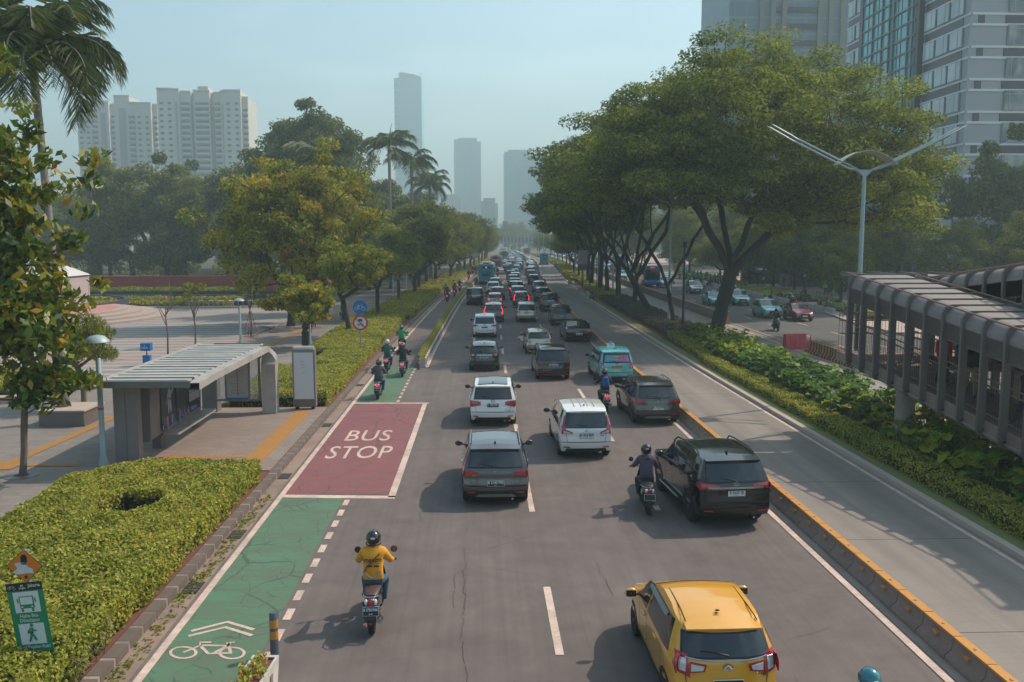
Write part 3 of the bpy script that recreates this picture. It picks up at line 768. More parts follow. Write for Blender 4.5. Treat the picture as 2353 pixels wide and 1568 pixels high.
    for sx in (-1, 1):
        mb = MB(); o = .016
        def rq(pts, mat, off=o):
            p = [(sx*a, b) for a, b in pts]
            if sx < 0: p = [p[1], p[0], p[3], p[2]]
            B.patch(mb, 'rear', p, mat, off, 7, 4, thick=.03)
        xo = hx*(1-B.rtap)-.012
        if shape == 'wrap':
            rq([(xo-tin, tz0+.055), (xo, tz0), (xo, tz1), (xo-tin, tz1-.015)], TAIL)
            rq([(xo-tin-.12, tz0+.075), (xo-tin, tz0+.055), (xo-tin, tz1-.02), (xo-tin-.12, tz1-.04)], LENS if st.get('lensin') else TAIL)
            if st.get('brake'): rq([(xo-.10, tz0+.05), (xo-.03, tz0+.04), (xo-.03, tz1-.03), (xo-.10, tz1-.03)], TAILON, o+.012)
            if st.get('lensin'): rq([(xo-.17, tz0+.06), (xo-.05, tz0+.05), (xo-.05, tz1-.05), (xo-.17, tz1-.05)], LENS, o+.01)
            B.patch(mb, 'side', [(-L/2+.10, tz0+.01), (-L/2+.36, tz0+.07), (-L/2+.30, tz1), (-L/2+.10, tz1)], TAIL, .012, 5, 4, thick=.02, sg=sx)
        elif shape == 'tall':
            rq([(xo-.15, belt-.30), (xo, belt-.32), (xo, belt+.10), (xo-.06, belt+.10)], tm if st.get('brake') else TAIL)
            rq([(xo-.12, belt+.08), (xo-.02, belt+.08), (xo-.16, rz-.10), (xo-.20, rz-.10)], tm)
        elif shape == 'L':   # tall upright with a foot towards the plate (the white seven seater)
            rq([(xo-.17, belt-.14), (xo, belt-.16), (xo, belt+.12), (xo-.12, belt+.12)], TAIL)
            rq([(xo-.38, belt-.15), (xo-.16, belt-.15), (xo-.16, belt-.02), (xo-.34, belt-.09)], TAIL)
            rq([(xo-.33, belt-.135), (xo-.06, belt-.13), (xo-.06, belt-.05), (xo-.28, belt-.105)], LENS, o+.01)
            rq([(xo-.10, belt+.10), (xo-.02, belt+.10), (xo-.10, belt+.42), (xo-.135, belt+.42)], TAIL)
        elif shape == 'round':
            rq([(xo-.24, tz0+.01), (xo-.02, tz0-.01), (xo-.02, tz1-.01), (xo-.20, tz1)], tm)
            rq([(xo-.19, tz0+.045), (xo-.07, tz0+.04), (xo-.07, tz1-.05), (xo-.17, tz1-.05)], LENS if not st.get('brake') else tm, o+.01)
            B.patch(mb, 'side', [(-L/2+.10, tz0), (-L/2+.26, tz0+.03), (-L/2+.22, tz1), (-L/2+.10, tz1)], TAIL, .012, 5, 4, thick=.02, sg=sx)
        elif shape == 'bar':
            rq([(0.0, tz0+.05), (xo, tz0+.02), (xo, tz1), (0.0, tz1-.03)], TAIL)
            rq([(xo-.25, tz0-.01), (xo, tz0-.03), (xo, tz0+.04), (xo-.22, tz0+.05)], TAIL)
        elif shape == 'block':
            rq([(xo-.17, tz0-.06), (xo, tz0-.06), (xo, tz1+.04), (xo-.14, tz1+.04)], tm)
            rq([(xo-.13, tz0-.02), (xo-.04, tz0-.02), (xo-.04, tz0+.07), (xo-.13, tz0+.07)], LENS, o+.01)
        elif shape == 'split':   # yellow hatchback: upright lamp plus lamp reaching inwards
            rq([(xo-.20, tz0-.10), (xo, tz0-.02), (xo, tz1+.10), (xo-.17, tz1+.06)], TAIL)
            rq([(xo-.13, tz0-.01), (xo-.035, tz0+.01), (xo-.035, tz1+.02), (xo-.14, tz1+.02)], LENS, o+.012)
            rq([(xo-.41, tz0-.0), (xo-.20, tz0-.03), (xo-.20, tz1-.03), (xo-.44, tz1-.06)], TAIL)
            rq([(xo-.38, tz0+.02), (xo-.21, tz0+.0), (xo-.21, tz1-.055), (xo-.40, tz1-.08)], LENS, o+.012)
            B.patch(mb, 'side', [(-L/2+.08, tz0-.02), (-L/2+.26, tz0+.06), (-L/2+.20, tz1+.10), (-L/2+.08, tz1+.10)], TAIL, .004, 5, 4, thick=.02, sg=sx)
        emit(mb, 'tail_light')
    if st.get('strip'):
        mb = MB(); z0, z1, w_, mt = st['strip']; B.patch(mb, 'rear', [(-w_, z0), (w_, z0), (w_, z1), (-w_, z1)], mt, .018, 12, 3, thick=.02); emit(mb, 'rear_trim')
    # bumper, skid plate, reflectors
    zb = T.get('zb', .27); mb = MB()
    clad = typ in ('suv', 'bigsuv') or st.get('darkbumper')
    if clad and not st.get('paintbumper'):
        hh = st.get('cladz', .50); hxx = hx*.955
        B.patch(mb, 'rear', [(-hxx, zb), (hxx, zb), (hxx, hh), (-hxx, hh)], PLAS, .012, 14, 4, thick=.03)
        for sg in (1, -1): B.patch(mb, 'side', [(-L/2+.10, zb), (ya-wr-.02, zb), (ya-wr-.02, hh), (-L/2+.10, hh)], PLAS, .010, 5, 4, sg=sg)
    else:
        B.patch(mb, 'rear', [(-hx*.8, zb), (hx*.8, zb), (hx*.74, .38), (-hx*.74, .38)], PLAS, .010, 12, 3, thick=.03)
    B.patch(mb, 'rear', [(-hx*.93, .585), (hx*.93, .585), (hx*.93, .60), (-hx*.93, .60)], PLAS, .006, 12, 2)
    emit(mb, 'bumper_trim')
    if st.get('skid'):
        mb = MB(); B.patch(mb, 'rear', [(-hx*.62, zb+.02), (hx*.62, zb+.02), (hx*.50, zb+.11), (-hx*.50, zb+.11)], SKID, .03, 10, 3, thick=.03); emit(mb, 'skid_plate')
    for sx in (-1, 1):
        mb = MB(); x0, x1 = sorted((sx*hx*.62, sx*hx*.86)); B.patch(mb, 'rear', [(x0, zb+.14), (x1, zb+.14), (x1, zb+.18), (x0, zb+.18)], TAIL, .028, 4, 2, thick=.01); emit(mb, 'reflector')
    # plate and badge
    pz = st.get('platez', .80 if typ not in ('van',) else .92); pl = {'b': PLB, 'w': PLW, 't': PLT, 'y': PLY}[st.get('plate', 'b')]
    ink = {'b': INKW, 'w': INKB, 't': INKW, 'y': INKB}[st.get('plate', 'b')]
    yb_ = float(B.yr(np.array(pz)))
    mb = MB(); mb.box((0, yb_-.022, pz), (.46, .014, .155), ink); mb.box((0, yb_-.027, pz), (.44, .014, .138), pl)
    if st.get('num') and lod == 0:
        lettering(mb, st['num'], .105, (0, yb_-.036, pz+.022), (1, 0, 0), (0, 0, 1), ink, bold=.002, sx=.86)
        lettering(mb, st.get('exp', '05·27'), .036, (0, yb_-.036, pz-.048), (1, 0, 0), (0, 0, 1), ink)
    emit(mb, 'licence_plate')
    if lod == 0:
        mb = MB(); bz = st.get('badgez', pz+.15); yy = float(B.yr(np.array(bz)))-.014
        kind = st.get('badge', 'oval')
        if kind == 'H':
            strip = [(-.045, -.035), (-.045, .035)], [(.045, -.035), (.045, .035)], [(-.045, 0), (.045, 0)]
            for a, b in strip: mb.tube([(a[0], yy, bz+a[1]), (b[0], yy, bz+b[1])], .008, CHR, 5)
            for a, b in (((-.065, -.05), (.065, -.05)), ((.065, -.05), (.055, .05)), ((.055, .05), (-.055, .05)), ((-.055, .05), (-.065, -.05))): mb.tube([(a[0], yy, bz+a[1]), (b[0], yy, bz+b[1])], .006, CHR, 5)
        elif kind == 'S':
            mb.tube([(.05, yy, bz+.045), (-.055, yy, bz+.01), (.055, yy, bz-.01), (-.05, yy, bz-.045)], .009, CHR, 5)
        elif kind == 'W':
            mb.tube([(-.07, yy, bz+.03), (-.03, yy, bz-.035), (0, yy, bz+.01), (.03, yy, bz-.035), (.07, yy, bz+.03)], .008, CHR, 5)
        else:
            n_ = 18; ring = [(.075*math.cos(2*math.pi*k/n_), yy, bz+.052*math.sin(2*math.pi*k/n_)) for k in range(n_+1)]
            mb.tube(ring, .006, CHR, 5, False)
            if kind == 'T':
                mb.tube([(.03*math.cos(2*math.pi*k/n_), yy, bz+.045*math.sin(2*math.pi*k/n_)) for k in range(n_+1)], .005, CHR, 5, False)
                mb.tube([(.065*math.cos(2*math.pi*k/n_), yy, bz+.02+.02*math.sin(2*math.pi*k/n_)) for k in range(n_+1)], .005, CHR, 5, False)
            elif kind == 'D': mb.tube([(-.05, yy, bz-.02), (.0, yy, bz+.035), (.05, yy, bz-.02)], .012, CHR, 5)
        emit(mb, 'badge')
        for w_, x_, z_, sz in st.get('words', ()):
            mb = MB(); y_ = float(B.rp(np.array(x_), np.array(z_))[1])-.006; lettering(mb, w_, sz, (x_, y_, z_), (1, 0, 0), (0, 0, 1), CHR, bold=.0012); emit(mb, 'model_lettering')
        if st.get('chrome'):
            z0 = st['chrome']; mb = MB(); B.patch(mb, 'rear', [(-.42, z0), (.42, z0), (.42, z0+.035), (-.42, z0+.035)], CHR, .022, 10, 2, thick=.02); emit(mb, 'chrome_strip')
        mb = MB(); mb.tube([(hx*.5, -L/2+.16, zb-.02), (hx*.5, -L/2+.02, zb-.02)], .032, CHR, 8); emit(mb, 'exhaust')
    # lamps at the front, grille, front plate
    for sx in (-1, 1):
        mb = MB(); p = [(sx*hx*.50, belt-.34), (sx*hx*.84, belt-.30), (sx*hx*.84, belt-.17), (sx*hx*.52, belt-.24)]
        if sx < 0: p = [p[1], p[0], p[3], p[2]]
        B.patch(mb, 'front', p, LENS, .014, 5, 3, thick=.02); emit(mb, 'headlight')
    mb = MB(); B.patch(mb, 'front', [(-hx*.56, .42), (hx*.56, .42), (hx*.48, belt-.27), (-hx*.48, belt-.27)], PLAS, .012, 8, 4)
    B.patch(mb, 'front', [(-hx*.80, .30), (hx*.80, .30), (hx*.70, .40), (-hx*.70, .40)], PLAS, .012, 8, 2)
    B.patch(mb, 'front', [(-hx*.48, belt-.265), (hx*.48, belt-.265), (hx*.48, belt-.24), (-hx*.48, belt-.24)], CHR, .02, 8, 2); emit(mb, 'grille')
    mb = MB(); yf_ = float(B.yf(np.array(.5))); mb.box((0, yf_+.02, .50), (.44, .014, .14), pl); emit(mb, 'front_plate')
    # mirrors
    for sx in (-1, 1):
        mb = MB(); ym = yc0-.42; xm = float(B.side(np.array(ym), np.array(belt+.04))[0])
        mc = PLAS if paint in ('white', 'silver', 'yellow', 'taxi') and not st.get('mirpaint') else pm
        mb.ball((sx*(xm+.17), ym, belt+.07), (.115, .055, .085), mc, 12, 8)
        mb.box((sx*(xm+.17), ym-.048, belt+.07), (.17, .012, .11), GLASS)
        mb.tube([(sx*(xm-.02), ym+.02, belt+.02), (sx*(xm+.10), ym, belt+.04)], .022, PLAS, 6); emit(mb, 'mirror')
    # handles
    if lod == 0:
        for sx in (-1, 1):
            for yd in (mid+.15, ya+wr+.30):
                mb = MB(); p = B.side(np.array(yd), np.array(belt-.10), .02, sx); mb.box(tuple(p), (.03, .17, .028), pm if paint != 'grey' else CHR); emit(mb, 'door_handle')
    if st.get('rails'):
        for sx in (-1, 1):
            mb = MB(); pts = []
            for q in np.linspace(.16, .60, 9):
                t = float(B.tz(q)); w = float(B.hw(np.array([t]), np.array([q]))[0]); y = -L/2+.1+(L-.2)*q
                e = min((q-.16)/.04, (.60-q)/.04, 1); pts.append((sx*(w-.03), y, t+.012+.045*max(e, 0)))
            mb.tube(pts, .020, CHR if st['rails'] == 'c' else PLAS, 6); emit(mb, 'roof_rail')
    if st.get('ribs'):
        mb = MB()
        for x in (-.33, -.11, .11, .33):
            pts = []
            for q in np.linspace(.12, .52, 6):
                t = float(B.tz(q)); y = -L/2+.1+(L-.2)*q; w = float(B.hw(np.array([t]), np.array([q]))[0]); pts.append((x, y, t+.045*(1-(x/w)**2)+.000))
            mb.tube(pts, .014, pm, 6)
        emit(mb, 'roof_ribs')
    if lod == 0 and typ != 'van':
        mb = MB(); q = .14; t = float(B.tz(q)); y = -L/2+.1+(L-.2)*q
        mb.tube([(0, y+.10, t+.04), (0, y+.02, t+.075), (0, y-.03, t+.10)], [.035, .022, .008], PLAS, 6, flat=.5); emit(mb, 'antenna')
    if st.get('pano'):
        mb = MB(); rows = []
        for q in np.linspace(.10, roof_q-.02, 8):
            t = float(B.tz(q)); y = -L/2+.1+(L-.2)*q; w = float(B.hw(np.array([t]), np.array([q]))[0])*.80; rows.append([(w*a, y, t+.045*(1-(a*.8)**2)+.008) for a in ts])
        mb.grid(np.array(rows), PLAS if st['pano'] == 'm' else GLASS, True, True); emit(mb, 'roof_panel')
    # wheels
    for sg in (1, -1):
        for yc in (ya, yb):
            w_ = .215; xw = sg*(Wd/2-w_/2-.005)
            if lod == 0: wheel(root, xw, yc, wr, w_, sg)
            else:
                mb = MB(); mb.lathe([(wr*.6, -w_/2), (wr*.93, -w_/2), (wr, -w_*.3), (wr, w_*.3), (wr*.93, w_/2), (wr*.6, w_/2)], (xw, yc, wr), RUB, 14, 'x')
                mb.disc((xw+sg*(w_/2+.004), yc, wr), wr*.6, 'x', RIM, 10); emit(mb, 'wheel')
    if st.get('taxi'):
        mb = MB(); q = .42; t = float(B.tz(q))+.04; y = -L/2+.1+(L-.2)*q
        mb.box((0, y, t+.06), (.42, .12, .12), PLW, taper=.8); mb.tube([(-.10, y, t+.13), (0, y, t+.22), (.12, y, t+.16)], [.05, .06, .02], PAINT['blue'], 8, flat=.5)
        if lod == 0: lettering(mb, 'TAKSI', .085, (0, y-.064, t+.06), (1, 0, 0), (0, 0, 1), INKB, bold=.001)
        emit(mb, 'roof_sign')
    if st.get('extra') and lod == 0: st['extra'](B, root, emit)
    if lod >= 2:
        o = one.obj(name, sharp=35); tag(o, label, cat, group); return o
    return root
def put(o, x, y, rz=0.0):
    o.location = (x, y, 0.0); o.rotation_euler = (0, 0, rz); return o
def slope(y): return -math.atan((cv(y+3)-cv(y-3))/6)
# ------------------------------------------------------------------ people
SKIN = plain('skin', '9a6a52', .55, var=.08); HAIR = plain('dark_hair', '17130f', .6, var=.3, scale=30); SHOE = plain('shoe', '2b2826', .6)
CL = {n: plain('cloth_'+n, c, .85, var=.22, scale=7, bump=.5) for n, c in (('yellow', 'cf8f22'), ('black', '25262b'), ('navy', '2c3143'), ('grey', '4a4a50'), ('green', '1f8a4c'), ('darkgreen', '2a5a4a'), ('denim', '3c5166'), ('maroon', '7a2530'), ('red', 'b02c40'), ('white', 'c2c4c6'), ('khaki', '8b7a5c'), ('blue', '2b4f8c'), ('lime', '9ab838'), ('pink', 'b46a5c'), ('plum', '4b4153'))}
def skin_mesh(nodes, edges, root='pelvis', sub=2):
    names = list(nodes); idx = {n: i for i, n in enumerate(names)}
    me = bpy.data.meshes.new('figure'); me.from_pydata([nodes[n][0] for n in names], [(idx[a], idx[b]) for a, b in edges], []); me.update()
    o = bpy.data.objects.new('figure', me); COL.objects.link(o)
    md = o.modifiers.new('s', 'SKIN'); md.use_smooth_shade = True
    if not me.skin_vertices: me.attributes.new('skin', 'FLOAT', 'POINT')
    sv = me.skin_vertices[0].data
    for n in names:
        r = nodes[n][1]; sv[idx[n]].radius = r if hasattr(r, '__len__') else (r, r)
        sv[idx[n]].use_root = (n == root)
    sd = o.modifiers.new('d', 'SUBSURF'); sd.levels = sub; sd.render_levels = sub
    dg = bpy.context.evaluated_depsgraph_get(); m2 = bpy.data.meshes.new_from_object(o.evaluated_get(dg), depsgraph=dg)
    v = np.array([x.co[:] for x in m2.vertices]); f = [tuple(p.vertices) for p in m2.polygons]
    bpy.data.objects.remove(o); bpy.data.meshes.remove(m2); bpy.data.meshes.remove(me)
    return v, f
def bodynodes(J, fem=1.0):
    N = {'pelvis': (J['pelvis'], (.165*fem, .13)), 'waist': (J['waist'], (.165*fem, .125)), 'chest': (J['chest'], (.195*fem, .14)), 'neckb': (J['neckb'], (.10, .09)), 'neck': (J['neck'], (.055, .055)), 'head': (J['head'], (.078, .095)), 'crown': (J['crown'], (.065, .08))}
    E_ = [('pelvis', 'waist'), ('waist', 'chest'), ('chest', 'neckb'), ('neckb', 'neck'), ('neck', 'head'), ('head', 'crown')]
    for s, g in (('L', -1), ('R', 1)):
        for k, r in (('sh', .088*fem), ('el', .060*fem), ('wr', .040), ('ha', (.042, .022)), ('hip', .10), ('kn', .068), ('an', .046), ('to', .036)):
            p = J[k+s] if k+s in J else (J[k][0]*g, J[k][1], J[k][2]); N[k+s] = (p, r)
        E_ += [('neckb', 'sh'+s), ('sh'+s, 'el'+s), ('el'+s, 'wr'+s), ('wr'+s, 'ha'+s), ('pelvis', 'hip'+s), ('hip'+s, 'kn'+s), ('kn'+s, 'an'+s), ('an'+s, 'to'+s)]
    return N, E_
RIDE = dict(pelvis=(0, -.24, .87), waist=(0, -.24, 1.05), chest=(0, -.18, 1.25), neckb=(0, -.13, 1.41), neck=(0, -.11, 1.49), head=(0, -.08, 1.59), crown=(0, -.07, 1.69), sh=(.175, -.13, 1.38), el=(.30, .02, 1.16), wr=(.325, .28, 1.08), ha=(.335, .35, 1.06),
    hip=(.105, -.20, .84), kn=(.21, .20, .76), an=(.17, .14, .36), to=(.18, .30, .31))
STAND = dict(pelvis=(0, 0, .93), waist=(0, .01, 1.08), chest=(0, .0, 1.27), neckb=(0, -.01, 1.42), neck=(0, 0, 1.50), head=(0, .015, 1.60), crown=(0, .01, 1.69), sh=(.17, -.01, 1.39), el=(.215, -.03, 1.13), wr=(.225, .05, .90), ha=(.222, .075, .82),
    hip=(.09, 0, .88), kn=(.10, .02, .48), an=(.10, -.02, .09), to=(.115, .12, .05))
WALK = dict(STAND, knL=(-.10, .10, .49), anL=(-.09, .26, .11), toL=(-.09, .39, .08), knR=(.10, -.02, .47), anR=(.10, -.30, .13), toR=(.105, -.18, .05), elL=(-.22, -.13, 1.14), wrL=(-.23, -.14, .91), haL=(-.23, -.12, .83), elR=(.22, .07, 1.14), wrR=(.22, .24, .96), haR=(.21, .30, .90))
SIT = dict(pelvis=(0, 0, .16), waist=(0, .05, .34), chest=(0, .16, .50), neckb=(0, .27, .62), neck=(0, .32, .67), head=(0, .40, .72), crown=(0, .44, .80), sh=(.17, .25, .60), el=(.24, .36, .38), wr=(.14, .46, .30), ha=(.08, .50, .28), hip=(.10, .05, .14), kn=(.20, .42, .42), an=(.16, .50, .08), to=(.16, .62, .05))
def figure(name, label, J, top, legs, group=None, riding=False, bare=False, longdress=False, hands=SKIN, fem=1.0):
    N, E_ = bodynodes(J, fem); v, f = skin_mesh(N, E_)
    mats = [SKIN, top, legs, SHOE]
    mb = MB(); mb.mats = mats; mb.add(v, f, SKIN, True)
    C = np.array([v[list(q)].mean(0) for q in f]); P = {k: np.array(N[k][0]) for k in N}
    def near(pts): return np.min([np.linalg.norm(C-np.array(p), axis=1) for p in pts], 0)
    def seg(a, b, n=8): return [P[a]+(P[b]-P[a])*t for t in np.linspace(0, 1, n)]
    tp = near(seg('pelvis', 'waist')[2:]+seg('waist', 'chest')+seg('chest', 'neckb')+seg('neckb', 'shL')+seg('neckb', 'shR')+seg('shL', 'elL')+seg('shR', 'elR')+([] if bare else seg('elL', 'wrL')+seg('elR', 'wrR')))
    lg = near([P['pelvis']]+seg('pelvis', 'hipL')[1:]+seg('pelvis', 'hipR')[1:]+seg('hipL', 'knL')+seg('hipR', 'knR')+seg('knL', 'anL', 12)+seg('knR', 'anR', 12))
    hem = P['pelvis'][2]+(.02 if not riding else .03); tp = np.where((C[:, 2] < hem) & (np.abs(C[:, 0]) < .2), 9, tp); lg = np.where((C[:, 2] > hem) & (np.abs(C[:, 0]) < .2) & (C[:, 1] < P['pelvis'][1]+.25), 9, lg)
    sk = near(seg('neck', 'head')+seg('head', 'crown')+seg('wrL', 'haL')[2:]+seg('wrR', 'haR')[2:]+(seg('elL', 'wrL')[3:]+seg('elR', 'wrR')[3:] if bare else []))
    sh = near(seg('anL', 'toL')[3:]+seg('anR', 'toR')[3:])
    mb.m = list(np.argmin([sk, tp, lg, sh], 0))
    for s, g in (('L', -1), ('R', 1)):   # fingers and thumb
        h = Vector(N['ha'+s][0]); w = Vector(N['wr'+s][0]); d = (h-w).normalized()
        a = Vector((g, 0, 0)) if riding else d.cross(Vector((g, 0, 0))).normalized()
        curl = Vector((0, -.15, -1)) if riding else Vector((-g, 0, -.3))
        for k, ln in enumerate((.9, 1.0, .95, .75)):
            o = h+a*(k-1.5)*.021+d*.01; mb.tube([o, o+d*.035*ln, o+d*.05*ln+curl*.022, o+d*.035*ln+curl*.045], [.0105, .0095, .0085, .006], SKIN, 5)
        o = h-a*.035-d*.02; mb.tube([o, o-a*.02+d*.03, o-a*.005+d*.045+curl*.02], [.012, .010, .007], SKIN, 5)
    hd = Vector(N['head'][0]); fw = Vector((0, 1, 0))     # face: nose, ears, brow line
    mb.ball(tuple(hd+fw*.098+Vector((0, 0, -.005))), (.014, .018, .024), SKIN, 6, 4)
    for g in (1, -1):
        mb.ball(tuple(hd+Vector((g*.082, -.005, .0))), (.012, .022, .033), SKIN, 6, 4)
        mb.ball(tuple(hd+fw*.085+Vector((g*.032, 0, .025))), (.015, .010, .008), SHOE, 6, 4)
    mb.ball(tuple(hd+fw*.088+Vector((0, 0, -.05))), (.025, .010, .007), plain('lips', '7d3f3a', .5), 6, 4)
    if longdress:
        pz = P['pelvis']; mb.lathe([(.15, 0), (.19, -.35), (.24, -.70), (.25, -.80)], tuple(pz), legs, 12)
    o = mb.obj(name, sharp=None); tag(o, label, 'person', group)
    return o
def hair(p, J, hijab=None):
    mb = MB(); h = Vector(J['head']); m = hijab or HAIR
    mb.ball(tuple(h+Vector((0, -.018, .035))), (.092, .108, .105), m, 10, 7)
    if hijab: mb.ball(tuple(h+Vector((0, -.01, -.13))), (.13, .12, .16), m, 10, 6)
    return mb.obj('headscarf' if hijab else 'hair', p)
HELM = {n: plain('helmet_'+n, c, .18, var=.08, coat=.7) for n, c in (('black', '17181b'), ('white', 'b9bcbe'), ('green', '2d7a4a'), ('teal', '1c6a74'), ('grey', '53565b'), ('orange', 'c97f26'))}
def helmet(p, J, col='black', detail=True, mark=None):
    h = Vector(J['head'])+Vector((0, -.01, .045)); m = HELM[col]
    t = thing_part('helmet', p); mb = MB(); n, k = 18, 12; v = []; f = []
    for i in range(k+1):
        a = math.pi*(.0+.80*i/k)
        for j in range(n):
            b = 2*math.pi*j/n; q = math.sin(a)
            fr = math.cos(b-math.pi/2)
            z = math.cos(a)*.150
            if i > k*.62 and fr > .35: z = max(z, .0-.02)
            v.append((h.x+.135*q*math.cos(b), h.y+.158*q*math.sin(b), h.z+z))
    for i in range(k):
        for j in range(n): f.append((i*n+j, (i+1)*n+j, (i+1)*n+(j+1) % n, i*n+(j+1) % n))
    mb.add(v, f, m, True); mb.obj('shell', t, sharp=None)
    mb = MB(); pts = []
    for q in np.linspace(-1.25, 1.25, 9): pts.append([(h.x+.142*math.sin(q), h.y+.165*math.cos(q), h.z+z) for z in (-.085, -.03, .03)])
    mb.grid(np.array(pts), GLASS, True); mb.obj('visor', t)
    mb = MB(); mb.tube([(h.x+.136*math.sin(q), h.y-.01+.150*math.cos(q), h.z-.10) for q in np.linspace(1.3, 2*math.pi-1.3, 14)], .012, RUB, 5); mb.obj('rim_trim', t)
    if detail:
        mb = MB(); mb.ball((h.x, h.y-.155, h.z+.03), (.042, .008, .020), PLW, 12, 6); mb.ball((h.x, h.y-.158, h.z+.03), (.034, .008, .013), m, 12, 6)
        if mark: lettering(mb, mark, .026, (h.x, h.y-.170, h.z+.03), (1, 0, 0), (0, 0, 1), PLW, bold=.001)
        mb.obj('helmet_mark', t)
    return t
def backpack(p, J, mat):
    c = Vector(J['chest']); mb = MB()
    loft(mb, [(c.y-.10, c.z-.02, .12, .19), (c.y-.17, c.z-.02, .155, .235), (c.y-.25, c.z-.03, .15, .22), (c.y-.30, c.z-.05, .11, .15)], mat)
    mb.box((0, c.y-.30, c.z-.10), (.20, .05, .14), mat)
    for x in (-.10, .10): mb.tube([(x, c.y-.14, c.z+.16), (x*1.15, c.y+.0, c.z+.17), (x*1.2, c.y+.12, c.z+.02)], .018, CL['black'], 6)
    mb.tube([(-.1, c.y-.315, c.z+.08), (.1, c.y-.315, c.z+.08)], .008, CL['black'], 5)
    return mb.obj('backpack', p)
def loft(mb, secs, mat, n=14, e=2.5, x0=0.0):
    v = []; f = []
    for (y, z, hw, hh) in secs:
        for k in range(n):
            t = 2*math.pi*k/n; c, s_ = math.cos(t), math.sin(t)
            v.append((x0+math.copysign(abs(c)**(2/e), c)*hw, y, z+math.copysign(abs(s_)**(2/e), s_)*hh))
    for i in range(len(secs)-1):
        for k in range(n): f.append((i*n+k, (i+1)*n+k, (i+1)*n+(k+1) % n, i*n+(k+1) % n))
    f.append(tuple(range(n))); f.append(tuple((len(secs)-1)*n+k for k in range(n))[::-1])
    mb.add(v, f, mat, True)

